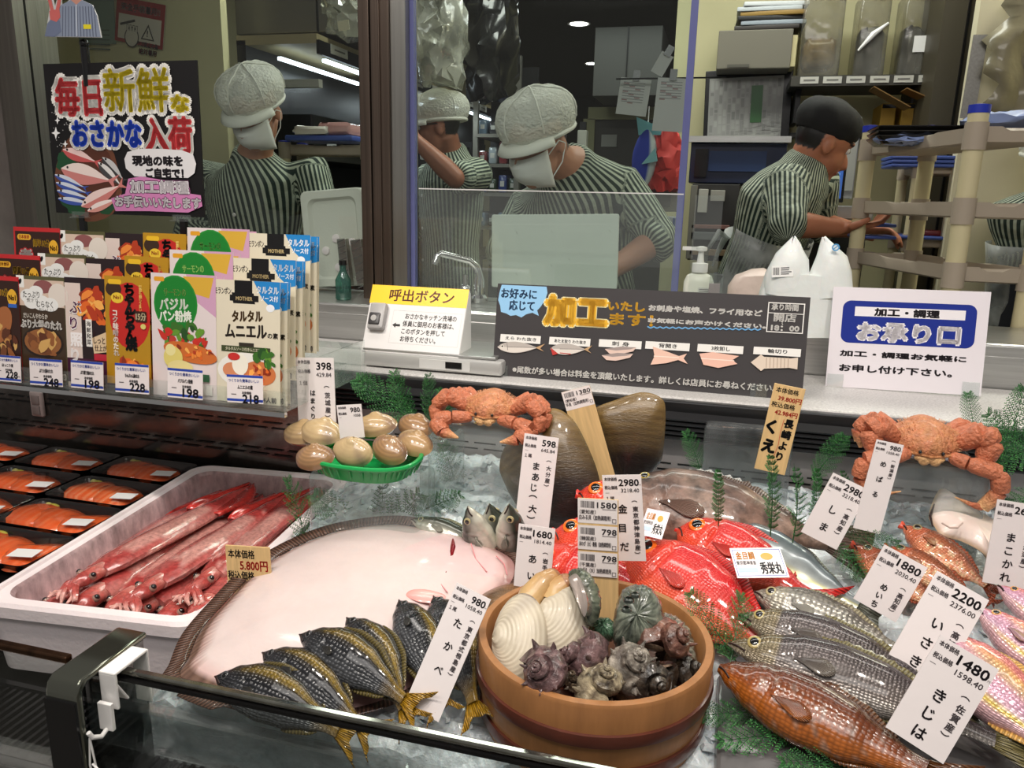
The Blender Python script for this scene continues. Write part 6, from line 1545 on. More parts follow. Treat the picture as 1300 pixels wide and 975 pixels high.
def person(label, base, pel, chest, neck, head, face, up, arms, legs=True, sh=None, cap='white', mask=True, apron=False, glasses=False, skin=C(186, 134, 108), rest=None, group='shop workers in striped shirts'):
    """all joints in world metres; arms = [(shoulder, elbow, wrist, hand direction, palm normal, cuff fraction)]"""
    base = V(base); t = thing('person', label, 'person', base, group)
    q = lambda p: V(p) - base
    pel, chest, neck, head = map(q, (pel, chest, neck, head)); f = V(face).normalized(); u = V(up); u = (u - f * u.dot(f)).normalized(); rgt = f.cross(u)
    HM = Matrix((rgt, f, u)).transposed()
    arms = [(q(a), q(b), q(c), V(d).normalized(), V(n).normalized(), cf) for a, b, c, d, n, cf in arms]
    sax = (arms[0][0] - arms[1][0]).normalized()
    # body
    b = MB()
    b.ball(head, (.074, .092, .088), nu=20, nv=14, m=HM).ball(head + f * .030 - u * .055, (.060, .062, .074), nu=18, nv=12, m=HM).ball(head + f * .060 - u * .112, (.030, .026, .024), nu=12, nv=8, m=HM)
    b.tube([head + f * .088 - u * .022, head + f * .104 - u * .045, head + f * .110 - u * .060, head + f * .095 - u * .070], [.008, .011, .014, .010], 10)
    b.ball(head + f * .080 + u * .004, (.056, .016, .012), nu=14, nv=8, m=HM).ball(head + f * .085 - u * .088, (.024, .012, .010), nu=12, nv=8, m=HM)
    for s in (1, -1): b.ball(head + rgt * s * .075 - u * .035 - f * .008, (.010, .019, .029), nu=12, nv=8, m=HM)
    b.tube([head - u * .05 - f * .02, (head - u * .09 - f * .025 + neck) / 2, neck, neck.lerp(chest, .25)], [.056, .052, .060, .075], 14)
    def tor(mb, k, top=.0):
        rings = []
        up_ = (neck - pel).normalized(); fw = sax.cross(up_).normalized()
        S = [(pel - up_ * .10, .165, .115), (pel, .172, .118), (pel.lerp(chest, .45), .158, .108), (pel.lerp(chest, .8), .182, .120), (chest, .190, .122), (chest.lerp(neck, .45), .178, .105), (chest.lerp(neck, .75), .118, .085), (neck, .068, .066)]
        for c, w, d in S:
            rings.append([c + sax * math.cos(a) * w * k + fw * math.sin(a) * d * k for a in (2 * PI * j / 24 for j in range(24))])
        mb.loft(rings); return S, fw
    tor(b, .95)
    for a, e, w, hd, pn, cf in arms:
        b.tube([chest.lerp(a, .6), a, a.lerp(e, .5), e], [.05, .056, .048, .039], 12).ball(e, .040, nu=12, nv=8)
        b.tube([e, e.lerp(w, .3), e.lerp(w, .7), w], [.039, .041, .032, .026], 12)
        # hand: palm + four fingers curled + thumb from the side
        side = pn.cross(hd).normalized(); pl_ = w + hd * .045
        M3 = Matrix((side, hd, pn)).transposed(); b.ball(pl_, (.040, .050, .016), nu=14, nv=10, m=M3)
        b.tube([w - hd * .01, w + hd * .03], [.026, .028], 10, flat=.7, up=pn)
        for i in range(4):
            o = (-.030 + .020 * i); ln = (.062, .074, .070, .054)[i]; p0 = pl_ + hd * .040 + side * o
            p1 = p0 + hd * ln * .45 + pn * .006; p2 = p1 + hd * ln * .28 + pn * .020; p3 = p2 + hd * ln * .12 + pn * .022
            b.tube([p0 - hd * .015, p0, p1, p2, p3], [.0095, .0098, .009, .0085, .007], 8).ball(p3, .007, nu=8, nv=6)
        th0 = w + hd * .02 - side * .030; b.tube([th0, th0 - side * .022 + hd * .022 + pn * .008, th0 - side * .026 + hd * .048 + pn * .018], [.014, .0115, .0085], 8)
    fwd = sax.cross((neck - pel).normalized()).normalized()
    feet = []
    for s in (1, -1):
        hip = pel + sax * s * .085 - V((0, 0, .06)); foot = V((hip.x, hip.y, .09 - base.z)); knee = hip.lerp(foot, .5) + fwd * .02
        b.tube([hip, knee, foot], [.085, .058, .042], 12); b.tube([foot - fwd * .03 - V((0, 0, .03)), foot + fwd * .12 - V((0, 0, .05))], [.042, .032], 10); feet.append((hip, knee, foot))
    def colour(me, co):
        at = me.color_attributes.new('Col', 'FLOAT_COLOR', 'POINT'); n = len(co); c = np.tile(np.array([*skin, 1], dtype=np.float32), (n, 1))
        d = co - np.array(head); lf = d @ np.array(f); lu = d @ np.array(u); lr = d @ np.array(rgt)
        rr_ = np.sqrt((d ** 2).sum(1)); hair = (rr_ < .13) & ((lu > .035) & (lf < .07) | (lf < -.03) & (lu > -.06)); c[hair, :3] = C(22, 18, 17)
        lips = (np.abs(lu + .088) < .011) & (lf > .07) & (np.abs(lr) < .024); c[lips, :3] = C(160, 90, 80)
        brow = (np.abs(lu - .004) < .006) & (lf > .06) & (np.abs(lr) > .016) & (np.abs(lr) < .05); c[brow, :3] = C(40, 30, 26)
        at.data.foreach_set('color', c.ravel())
    remeshed(b, 'body', .0058, skinm, t, 5, colour)
    for s in (1, -1):
        e = MB().ball(head + rgt * s * .031 + f * .0765 - u * .018, .0115, C(230, 226, 220), 12, 8).build('eye', eyew, t)
        MB().ball(head + rgt * s * .031 + f * .0855 - u * .019, .0048, nu=10, nv=6).build('pupil', pupm, e)
    # shirt with rolled sleeves
    s_ = MB(); S, fw = tor(s_, 1.05)
    s_.tube([neck - (neck - chest).normalized() * .02, neck + (head - neck).normalized() * .022], [.082, .068], 18)
    segs = []
    for a, e, w, hd, pn, cf in arms:
        end = e.lerp(w, cf) if cf > 0 else a.lerp(e, 1 + cf)
        s_.tube([chest.lerp(a, .55), a, a.lerp(e, .5), e] + ([end] if cf > 0 else []), [.068, .074, .064, .058] + ([.054] if cf > 0 else []), 16)
        dr = (end - (e if cf > 0 else a)).normalized(); s_.tube([end - dr * .045, end - dr * .042, end + dr * .004, end + dr * .006], [.055, .064, .066, .058], 16)
        if cf > 0: s_.ball(e, .060, nu=14, nv=10)
        segs.append((a, e, end))
    def stripes(me, co):
        ax = np.array((neck - pel).normalized()); sv = np.array(sax); fv = np.array(fw); d = co - np.array(pel)
        ang = np.arctan2((d @ fv) * 1.4, d @ sv); ph = ang * .135
        best = np.full(len(co), .90)
        for (a, e, end) in segs:
            pts = [(a, e)] + ([(e, end)] if (end - e).length > .02 else [])
            for p0, p1 in pts:
                A = np.array(p0); B = np.array(p1 - p0); L2 = float(B @ B); k = np.clip(((co - A) @ B) / L2, 0, 1); dd = np.linalg.norm(co - A - k[:, None] * B, axis=1) / .075
                proj_ = (co - A) @ B / L2
                dd = np.where(proj_ < -.05, 9, dd)
                X_ = np.array(fv - B * (fv @ B) / L2); X_ /= np.linalg.norm(X_); Y_ = np.cross(B / math.sqrt(L2), X_)
                rel = co - A - k[:, None] * B; a2 = np.arctan2(rel @ Y_, rel @ X_) * .062
                core = np.array(chest); inn = np.abs((co - core) @ sv) < .165
                m_ = (dd < 1.02) & ~inn
                ph = np.where(m_, a2, ph)
        at = me.attributes.new('stripe', 'FLOAT', 'POINT'); at.data.foreach_set('value', ph.astype(np.float32))
    remeshed(s_, 'shirt', .0085, stripem, t, 8, stripes)
    up_ = (neck - pel).normalized()
    for k in range(3):
        p = chest.lerp(pel, .1 + .28 * k) + fw * .134; MB().lathe([(.007, 0), (.006, .003), (.001, .0035)], 12).xf(Matrix.Translation(p) @ fw.to_track_quat('Z', 'Y').to_matrix().to_4x4()).build('button', white, t)
    tb = MB()
    for hip, knee, foot in feet: tb.tube([hip + V((0, 0, .08)), hip, knee, foot + V((0, 0, .02))], [.115, .108, .078, .062], 14)
    tb.build('trousers', trousm, t)
    for hip, knee, foot in feet:
        MB().ball(foot + fwd * .05 - V((0, 0, .045)), (.05, .13, .045), nu=16, nv=10, m=Matrix((sax, fwd, V((0, 0, 1)))).transposed()).build('shoe', blackp, t)
    if apron:
        mb = MB(); vs = []; fs = []; n = 20; lv = [pel - up_ * .45, pel - up_ * .2, pel + up_ * .02, pel.lerp(chest, .35), pel.lerp(chest, .6)]
        for r_, c in enumerate(lv):
            for j in range(n + 1):
                a = -.5 + (PI + 1.0) * j / n; k = 1.16 + (.12 if r_ < 2 else 0)
                vs.append(c + sax * math.cos(a) * .172 * k + fw * math.sin(a) * .122 * k + fw * .012 * math.sin(j * 1.3))
        for r_ in range(4):
            for j in range(n): fs.append((r_ * (n + 1) + j, r_ * (n + 1) + j + 1, (r_ + 1) * (n + 1) + j + 1, (r_ + 1) * (n + 1) + j))
        mb.add(vs, fs); mb.build('apron', apronm, t, True, solid=.001)
        mb = MB(); bk = pel.lerp(chest, .3) - fw * .14
        for s in (1, -1): mb.tube([bk, bk + sax * s * .05 - fw * .02 + up_ * .02, bk + sax * s * .06 - fw * .03 - up_ * .06, bk + sax * s * .03 - fw * .02 - up_ * .12], [.012, .022, .016, .006], 8, flat=.4)
        mb.build('apron_bow', apronm, t)
    # cap
    cb = MB(); rings = []; n = 36; cols = []
    kf = 1.0 if cap == 'white' else .88
    for i in range(14):
        q_ = i / 13; el = -.30 + (PI / 2 + .30) * q_; r = math.cos(el)
        puff = 1 + .22 * math.sin(PI * min(1, q_ * 1.4)) * (1 if cap == 'white' else .8)
        rings.append([head + HM @ V((r * .088 * puff * kf * math.cos(a) * (1 + .025 * math.sin(9 * a + i)), r * .108 * puff * kf * math.sin(a) * (1 + .025 * math.sin(7 * a)) - .008, .022 + math.sin(el) * .105 * puff * kf)) for a in (2 * PI * k / n for k in range(n))])
    cm = capm if cap == 'white' else M('cap_black', C(20, 20, 20), .8, bump=(30, .5))
    cb.loft(rings).build('cap', cm, t)
    if cap == 'white':
        bd = MB(); bd.tube([head + HM @ V((.090 * math.cos(a), .110 * math.sin(a) - .008, .0 + .004 * math.sin(a))) for a in (2 * PI * k / 32 for k in range(34))], .007, 8); bd.build('cap_band', M('cap_band', C(208, 208, 198), .75), t)
        vs = []; fs = []; n2 = 16
        for j in range(n2 + 1):
            a = PI * (.12 + .76 * j / n2)
            for k_, (dr, dz) in enumerate(((0, .006), (.020, -.004), (.036 * math.sin(a) ** .5, -.018))): vs.append(head + HM @ V(((.090 + dr * .6) * math.cos(a), (.110 + dr) * math.sin(a) - .008, dz)))
        for j in range(n2):
            for k_ in range(2): fs.append((3 * j + k_, 3 * j + k_ + 1, 3 * j + 4 + k_, 3 * j + 3 + k_))
        MB().add(vs, fs).build('cap_brim', M('cap_band', C(208, 208, 198), .75), t, True, solid=.004)
        mb = MB()
        def capp(a, el):
            q_ = (el + .30) / (PI / 2 + .30); pf = (1 + .22 * math.sin(PI * min(1, q_ * 1.4))) * 1.012
            return head + HM @ V((math.cos(el) * .088 * pf * math.cos(a), math.cos(el) * .108 * pf * math.sin(a) - .008, .022 + math.sin(el) * .105 * pf))
        for a0 in (.6, 1.57, 2.55): mb.tube([capp(a0 + (PI if e > PI / 2 else 0), e if e < PI / 2 else PI - e) for e in (PI * k / 18 for k in range(19))], .002, 5)
        mb.build('cap_seam', M('cap_band', C(208, 208, 198), .75), t)
    if mask:
        vs = []; fs = []; nj, nk = 18, 9
        for k in range(nk + 1):
            v_ = k / nk; z = -.036 - .092 * v_
            for j in range(nj + 1):
                a = (-1.12 + 2.24 * j / nj); wv_ = .075 - .016 * v_ ** 2; dp = .100 + .020 * math.sin(PI * min(1, v_ * 1.1)) * math.cos(a) ** 2 - .030 * v_ ** 3
                vs.append(head + HM @ V((math.sin(a) * wv_, math.cos(a) * dp + .006 * math.cos(a) * (v_ < .3), z + .016 * abs(a) ** 2 * (v_ - .4) * -1)))
        for k in range(nk):
            for j in range(nj): i0 = k * (nj + 1) + j; fs.append((i0, i0 + 1, i0 + nj + 2, i0 + nj + 1))
        mo_ = MB().add(vs, fs).build('mask', maskm, t, True, solid=.0025)
        mb = MB()
        for s in (1, -1):
            ear = head + HM @ V((s * .084, -.012, -.03))
            mb.tube([head + HM @ V((s * .067, .045, -.042)), head + HM @ V((s * .082, .01, -.015)), ear], .0018, 5).tube([head + HM @ V((s * .052, .048, -.118)), head + HM @ V((s * .078, .01, -.075)), ear], .0018, 5)
        mb.build('ear_loop', maskm, mo_)
    if glasses:
        mb = MB()
        for s in (1, -1):
            mb.tube([head + HM @ V((s * .033 + .026 * math.cos(a), .103, -.02 + .017 * math.sin(a))) for a in (2 * PI * k / 16 for k in range(18))], .002, 5).tube([head + HM @ V((s * .06, .10, -.015)), head + HM @ V((s * .08, .0, -.015)), head + HM @ V((s * .08, -.02, -.03))], .002, 5)
        mb.tube([head + HM @ V((-.008, .106, -.016)), head + HM @ V((.008, .106, -.016))], .002, 5).build('glasses', blackp, t)
    return t
Q = PY
# left worker looking down
hd = Q(322, 132, 2.36)
person('worker in white cap and mask looking down behind the first pane beside the black poster', (hd.x, 2.6, 0), Q(325, 330, 2.60) + V((0, 0, -.12)), Q(325, 246, 2.52), Q(322, 198, 2.46), hd, (-.02, -.86, -.50), (0, -.5, .86),
       [(Q(398, 222, 2.52), Q(414, 300, 2.46), Q(380, 340, 2.30), (-.85, -.4, .05), (0, 0, -1), .25), (Q(262, 222, 2.54), Q(240, 300, 2.48), Q(290, 340, 2.30), (.85, -.4, .05), (0, 0, -1), .25)], apron=True)
# middle worker bent over the board
hd = Q(683, 170, 2.20)
person('worker in white net cap and mask bending over behind the white board', (hd.x + .1, 2.55, 0), Q(745, 345, 2.62) + V((0, 0, -.12)), Q(728, 262, 2.44), Q(726, 208, 2.32), hd, (-.46, -.78, -.40), (-.2, -.4, .9),
       [(Q(792, 240, 2.42), Q(836, 303, 2.36), Q(765, 350, 2.24), (-.85, -.45, .05), (0, 0, -1), .16), (Q(668, 268, 2.42), Q(640, 320, 2.30), Q(690, 350, 2.24), (.8, -.45, .05), (0, 0, -1), .25)])
# third worker further back with raised forearm
hd = Q(556, 154, 3.15)
person('worker further back in white cap and glasses with raised forearm beside the steel column', (hd.x + .05, 3.3, 0), Q(572, 345, 3.30) + V((0, 0, -.10)), Q(572, 232, 3.25), Q(572, 192, 3.22), hd, (-.93, -.25, -.12), (0, 0, 1),
       [(Q(604, 222, 3.12), Q(578, 226, 2.90), Q(528, 178, 2.86), (-.7, 0, .7), (0, 1, 0), -.12), (Q(548, 224, 3.42), Q(530, 290, 3.44), Q(510, 270, 3.2), (-.8, -.5, .2), (0, 0, -1), .2)], mask=False, glasses=True, skin=C(150, 98, 76))
# right worker in a dark cap facing right
hd = Q(1047, 172, 2.72)
person('worker in dark cap seen from behind the shoulder, facing right beside the cream rack', (Q(960, 300, 2.75).x, 2.8, 0), Q(962, 330, 2.80) + V((0, 0, -.06)), Q(992, 252, 2.74), Q(1026, 208, 2.72), hd, (.86, .35, -.36), (.25, 0, .95),
       [(Q(1040, 232, 2.92), Q(1040, 285, 2.95), Q(1085, 292, 2.85), (1, -.1, 0), (0, -.3, -1), .2), (Q(1000, 236, 2.60), Q(1000, 284, 2.50), Q(1066, 290, 2.56), (.95, .2, .12), (0, .1, 1), .10)], cap='black', mask=False, apron=True, skin=C(172, 112, 84))
# fifth worker mostly beyond the right border
hd = Q(1345, 200, 2.80)
person('worker at the right border of whom only a striped sleeve and apron show', (hd.x, 2.85, 0), Q(1345, 360, 2.82), Q(1345, 275, 2.81), Q(1345, 240, 2.80), hd, (.3, -.9, -.2), (0, 0, 1),
       [(Q(1385, 262, 2.8), Q(1392, 340, 2.8), Q(1370, 380, 2.62), (-.5, -.8, 0), (0, 0, -1), .2), (Q(1310, 262, 2.82), Q(1299, 330, 2.84), Q(1320, 365, 2.66), (.5, -.8, 0), (0, 0, -1), .2)], apron=True)
# ------------------------------------------------------------------ things on the kitchen counter
ZC = 1.136
def cm(x): return x / 100.0
m, w, h = sheet([(621, 271), (785, 273), (784, 366), (627, 366)], .06, 1.965, ZC)
t = thing('cutting_board', 'white plastic cutting board standing upright in front of the middle worker', 'board', m)
panel(w, h, .012, C(206, 210, 204), .006).build('board', M('board_white', C(206, 210, 202), .45, var=(4, .94, 1.03)), t, True, .002)
a = Art(w, h)
for x, y in ((.20, .13), (.48, .12), (.93, .12), (.2, .45), (.62, .33), (.48, .38)): a.line([(x, y), (x + .012, y + .02)], .004, C(150, 150, 140))
a.rect(.08, .07, .84, .012, C(214, 217, 210)); a.build('scratch_marks', t)
m, w, h = sheet([(383, 243), (461, 237), (468, 362), (388, 366)], .04, 1.94, ZC)
t = thing('foam_tray', 'white foam tray standing on edge beside the steel column', 'lid', m)
mb = MB(); mc = Matrix.Translation((w / 2, -h / 2, 0))
rs = [rrect_ring(w, h, .018, -.05, mc), rrect_ring(w, h, .018, -.004, mc), rrect_ring(w - .006, h - .006, .016, 0, mc), rrect_ring(w - .044, h - .044, .02, 0, mc), rrect_ring(w - .05, h - .05, .02, -.006, mc), rrect_ring(w - .058, h - .058, .02, -.010, mc)]
mb.loft(rs); mb.build('lid_shell', M('foam_grey', C(206, 206, 196), .6, bump=(120, .15)), t, True, angle=30)
for fx, fy in ((.32, .62), (.75, .55), (.5, .8), (.5, .5)): MB().lathe([(.012, 0), (.011, .004), (.004, .006)], 16, (w * fx, -h * fy, -.0102)).build('foam_boss', foam, t)
for lab, cs in (('short steel knife rest standing left by the foam lid', [(429, 303), (438, 303), (446, 362), (432, 364)]), ('taller ribbed steel plate leaning by the foam lid next to the column', [(445, 305), (457, 303), (468, 360), (452, 362)])):
    m, w, h = sheet(cs, .05, 1.90, ZC); t = thing('steel_rest', lab, 'steel rest', m)
    panel(w, h, .02, C(180, 180, 180)).build('plate', steel, t, False, .002)
    a = Art(w, h)
    for k in range(8): a.line([(.1, .3 + k * .6), (.9, .1 + k * .6)], .1, C(90, 90, 88))
    a.build('ribs', t)
bp = Q(436, 372, 1.80)
t = thing('glass_bottle', 'small green glass bottle behind the end of the pouch shelf', 'bottle', V((bp.x, 1.80, ZC)))
MB().lathe([(.018, 0), (.02, .004), (.02, .05), (.012, .066), (.008, .075), (.008, .09)], 20).build('bottle_body', GL('green_glass', (.25, .5, .42), .1, .03, .15, (.1, .3, .25)), t)
MB().lathe([(.0095, .088), (.0095, .1), (.002, .101)], 16).build('bottle_cap', blackp, t)
fb_ = Q(608, 368, 1.90); sp = Q(560, 322, 1.86); so = Q(552, 336, 1.85)
t = thing('faucet', 'chrome tap with long swinging spout in front of the striped shirt', 'faucet', V((fb_.x, 1.90, ZC)))
o = V((fb_.x, 1.90, ZC)); g = lambda p: p - o
MB().tube([V((0, 0, 0)), V((0, 0, .055)), V((0, 0, .07)), g(Q(605, 338, 1.90)), g(Q(596, 331, 1.89)), g(sp), g(Q(555, 325, 1.855)), g(so)], [.014, .014, .010, .010, .009, .008, .008, .009], 14).build('spout', chrome, t)
MB().lathe([(.024, 0), (.024, .012), (.016, .02)], 20).build('base_plate', chrome, t)
MB().ball((-.035, -.005, .03), .017, nu=14, nv=10).tube([(-.035, -.005, .03), (-.034, -.008, .07)], [.009, .006], 10).build('lever', chrome, t)
lp = Q(575, 370, 1.86)
t = thing('cloth', 'crumpled white cloth lying by the tap', 'cloth', V((lp.x, 1.86, ZC)))
b = MB().ball((0, 0, .014), (.045, .03, .016), nu=20, nv=10)
for v in b.v: v += V((R0.uniform(-1, 1), R0.uniform(-1, 1), R0.uniform(-.5, .5))) * .004
b.build('fold', M('cloth_white', C(206, 206, 196), .8), t)
# clear guard in front of the kitchen counter
t = thing('sneeze_guard', 'low clear acrylic guard whose bright top edge runs across the panes', 'guard', V((-.4, 1.885, ZC)))
gx0, gx1 = Q(532, 245, 1.80).x, Q(868, 245, 1.80).x
MB().box(((gx0 + gx1) / 2 + .4, -.085, .14), (gx1 - gx0, .004, .28)).build('acrylic_pane', clearac, t, False)
MB().box(((gx0 + gx1) / 2 + .4, -.085, .281), (gx1 - gx0, .0045, .0025)).build('top_edge', white, t, False)
gx2, gx3 = Q(883, 248, 1.80).x, Q(919, 248, 1.80).x
MB().box(((gx2 + gx3) / 2 + .4, -.085, .14), (gx3 - gx2, .004, .28)).build('acrylic_pane', clearac, t, False)
# soap pump
sb = Q(886, 372, 1.84)
t = thing('soap_pump', 'white soap pump bottle with yellow liquid and label beside the pane edge', 'pump bottle', V((sb.x, 1.84, ZC)))
MB().lathe([(.030, 0), (.034, .006), (.034, .038)], 28, sx=1, sy=.7).build('liquid', M('soap_liquid', C(214, 210, 130), .3), t)
MB().lathe([(.034, .038), (.034, .085), (.028, .1), (.016, .106), (.016, .112)], 28, sx=1, sy=.7).build('bottle_body', M('bottle_milk', C(226, 226, 214), .35), t)
MB().lathe([(.018, .108), (.018, .128), (.008, .13), (.006, .155), (.013, .157), (.013, .165), (.004, .167)], 20).box((-.022, 0, .161), (.04, .012, .008)).build('pump_head', white, t)
a = Art(.032, .05); a.rect(0, 0, 1, 1.55, C(206, 206, 202))
for k in range(11): a.rect(.08, .1 + k * .13, .84 - .3 * (k % 3 == 2), .06, C(120, 118, 116))
l = a.build('label', t); l.matrix_local = Matrix.Translation((.0, -.0255, .075)) @ Matrix.Rotation(PI / 2, 4, 'X')
cb_ = Q(908, 372, 1.80)
t = thing('card_holder', 'clear upright plastic card holder next to the soap pump', 'holder', V((cb_.x, 1.79, ZC)))
MB().box((0, 0, .055), (.030, .003, .11)).box((0, .016, .055), (.030, .003, .11)).box((0, .008, .002), (.032, .024, .004)).build('holder_shell', clearac, t, False)
MB().box((-.003, .008, .045), (.024, .006, .085)).build('card_stack', M('card_mauve', C(150, 138, 140), .6), t, False)
# shopping bags
bagm = M('bag_white', C(226, 230, 228), .45, sub=.15, bump=(26, .8), coat=.15)
def gore(pts_l, pts_r, y, dep, n=10):
    """puffy bag slab between a left and a right outline"""
    mb = MB(); rings = []
    for (xl_, yl), (xr_, yr) in zip(pts_l, pts_r):
        a, b = Q(xl_, yl, y), Q(xr_, yr, y); c = (a + b) / 2; hw = (b - a) / 2; r = []
        for k in range(16):
            q = 2 * PI * k / 16; r.append(c + hw * math.cos(q) + V((0, dep * math.copysign(abs(math.sin(q)) ** .8, math.sin(q)) * min(1, hw.length / .03), 0)) + V((R0.uniform(-1, 1), R0.uniform(-1, 1), R0.uniform(-1, 1))) * .0018)
        rings.append(r)
    return mb.loft(rings)
b0 = Q(1015, 395, 1.70)
t = thing('shopping_bag', 'white plastic shopping bag with two pointed handles between the two signs', 'bag', V((b0.x, 1.74, 1.046)))
o = V((b0.x, 1.74, 1.046))
bd = gore([(960, 422), (961, 390), (965, 368), (972, 345)], [(1080, 426), (1084, 392), (1084, 366), (1080, 350)], 1.72, .05); bd.v = [v - o for v in bd.v]; bd.build('bag_body', bagm, t)
bd = gore([(970, 372), (971, 345), (985, 322), (1000, 308), (1007, 300)], [(1028, 378), (1029, 352), (1026, 330), (1016, 310), (1010, 300)], 1.70, .03); bd.v = [v - o for v in bd.v]; bd.build('bag_handle', bagm, t)
bd = gore([(1020, 378), (1026, 352), (1036, 325), (1042, 308), (1044, 301)], [(1083, 376), (1081, 345), (1075, 326), (1060, 310), (1048, 301)], 1.70, .03); bd.v = [v - o for v in bd.v]; bd.build('bag_handle', bagm, t)
m, w, h = sheet([(978, 338), (1005, 337), (1009, 351), (982, 352)], .1, 1.664, 1.2)
a = Art(w, h); a.rect(0, 0, 1, h / w, C(240, 240, 238))
for k in range(7): a.rect(.05 + k * .045, .08, .02 + .012 * (k % 2), .36, C(60, 60, 64))
for k in range(4): a.rect(.42 + .0 * k, .08 + k * .1, .5 - .12 * (k % 2), .05, C(90, 90, 92))
l = a.build('sticker', t); l.matrix_local = Matrix.Translation(-o) @ m
m, w, h = sheet([(1054, 309), (1066, 309), (1068, 320), (1056, 320)], .0, 1.664, 1.2)
a = Art(w, h); a.ell(.5, .45, .42, .42, C(90, 160, 210)); a.ell(.5, .45, .26, .26, C(226, 232, 232)); a.line([(.2, .7), (.8, .2)], .12, C(90, 160, 210)); l = a.build('round_mark', t); l.matrix_local = Matrix.Translation(-o) @ m
b0 = Q(950, 370, 1.86); o = V((b0.x, 1.86, ZC))
t = thing('plastic_bag', 'pale pinkish plastic bag lying left of the white shopping bag', 'bag', o)
bd = gore([(922, 376), (924, 362), (934, 350), (952, 343)], [(985, 378), (985, 360), (982, 346), (972, 341)], 1.86, .05); bd.v = [v - o for v in bd.v]; bd.build('bag_body', M('bag_pink', C(206, 188, 178), .4, bump=(24, .9), var=(9, .85, 1.1)), t)

# ------------------------------------------------------------------ cream plastic racks on the right
def rack(lab, N, F, dx, zs, ztop, pr, zbot=.1):
    """posts at N (near left) and F (far left) and dx to the right; trays at heights zs"""
    t = thing('tray_rack', lab, 'rack', V((N[0], N[1], zbot)))
    o = V((N[0], N[1], zbot)); P = [V((N[0], N[1], 0)), V((F[0], F[1], 0)), V((F[0] + dx, F[1], 0)), V((N[0] + dx, N[1], 0))]
    for p in P:
        q = p - o; q.z = 0
        MB().lathe([(pr, 0), (pr, ztop - zbot)], 20, q).build('post', creamp, t)
        MB().lathe([(pr * 1.06, ztop - zbot - .004), (pr * 1.06, ztop - zbot + .014), (pr * .5, ztop - zbot + .016)], 20, q).build('post_cap', M('cap_blue', C(30, 50, 170), .4), t)
    for z in zs:
        zz = z - zbot
        cen = sum(P, V()) / 4 - o; cen.z = zz
        ring = lambda k, dz: [V((cen.x + (p.x - o.x - cen.x) * k, cen.y + (p.y - o.y - cen.y) * k, zz + dz)) for p in P]
        def fine(k, dz):
            r = ring(k, dz); out = []
            for i in range(4):
                for j in range(10): out.append(r[i].lerp(r[(i + 1) % 4], j / 10))
            return out
        outer = fine(1.04, .021)
        for i, v in enumerate(outer):
            j = i % 10
            if 4 <= j <= 6: v.z -= .009
        MB().loft([fine(.96, -.016), fine(1.02, -.012), outer, fine(1.01, .018), fine(.97, -.006), fine(.9, -.010)]).build('shelf_tray', taupep, t, True, angle=35)
        for p in P:
            q = p - o; q.z = zz
            MB().lathe([(pr * 1.16, -.030), (pr * 1.16, .030)], 20, q).build('collar', taupep, t)
    return t
zt_ = Q(1243, 140, 2.02).z; nx_ = Q(1238, 200, 2.02).x
fz = [Q(1228, 172, 2.02).z, Q(1219, 268, 2.02).z, Q(1208, 350, 2.02).z]
rack('near cream plastic rack with taupe trays and blue capped posts at the right', (nx_, 2.045), (Q(1096, 240, 2.55).x, 2.55), .16, fz, zt_, .0215, .1)
rack('second cream plastic rack seen through the near one', (Q(1158, 270, 3.05).x, 3.05), (Q(1140, 270, 3.25).x, 3.25), .30, [Q(1150, 215, 3.05).z, Q(1150, 308, 3.05).z], Q(1160, 200, 3.05).z, .018, .1)
def stack(lab, name, px, py, y, w, d, n, mat, zstep=.006, zb=None, rot=0, cat='tray'):
    c = Q(px, py, y); z = zb if zb is not None else c.z
    for k in range(n):
        t = thing(name, f'{lab}, ' + ('topmost' if k == n - 1 else 'lowest' if k == 0 else f'{["", "second", "third", "fourth", "fifth"][k]} from the bottom'), cat, Matrix.Translation((c.x, y, z + k * zstep)) @ Matrix.Rotation(rot, 4, 'Z'), lab)
        rs = [rrect_ring(w * .84, d * .8, .012, .0, I4), rrect_ring(w, d, .014, .018, I4), rrect_ring(w, d, .014, .02, I4), rrect_ring(w * .96, d * .95, .012, .018, I4), rrect_ring(w * .82, d * .78, .012, .003, I4)]
        MB().loft(rs).build('tray_body', mat, t, True, angle=30)
stack('black plastic fish tray on the counter by the order sign', 'plastic_tray', 1112, 356, 1.93, .16, .12, 5, blackp, .0075, 1.137)
stack('dark steel tray on the top of the near cream rack', 'steel_tray', 1170, 160, 2.35, .24, .18, 3, M('dark_tray', C(70, 68, 64), .2, .8), .012, fz[0] + .0)
filmblue = M('blue_bag', C(140, 158, 206), .4, bump=(30, .9), coat=.3)
def soft(name, lab, cat, px, py, y, rx, ry, rz, mat, amp=.006, z=None):
    c = Q(px, py, y); 
    if z is not None: c.z = z
    t = thing(name, lab, cat, c); b = MB().ball((0, 0, 0), (rx, ry, rz), nu=24, nv=12)
    for v in b.v: v += V((R0.uniform(-1, 1), R0.uniform(-1, 1), R0.uniform(-1, 1))) * amp
    b.build('film', mat, t); return t
soft('plastic_bag', 'bluish plastic bag lying on the near rack top at the right border', 'bag', 1282, 155, 2.2, .10, .12, .022, filmblue)
soft('plastic_bag', 'thin bluish film along the left edge of the near rack top', 'bag', 1160, 178, 2.30, .10, .05, .012, filmblue, .004)
for k in range(3):
    c = Q(1175, 214 - k * 5, 3.12); t = thing('blue_tray', f'flat blue tray on the second rack, ' + ['lowest', 'middle', 'topmost'][k] + ' of three', 'tray', c, 'blue trays on the second rack')
    MB().rbox((0, 0, .006), (.26, .2, .012), .005).build('tray_body', M('tray_blue', C(70, 90, 160), .4), t)
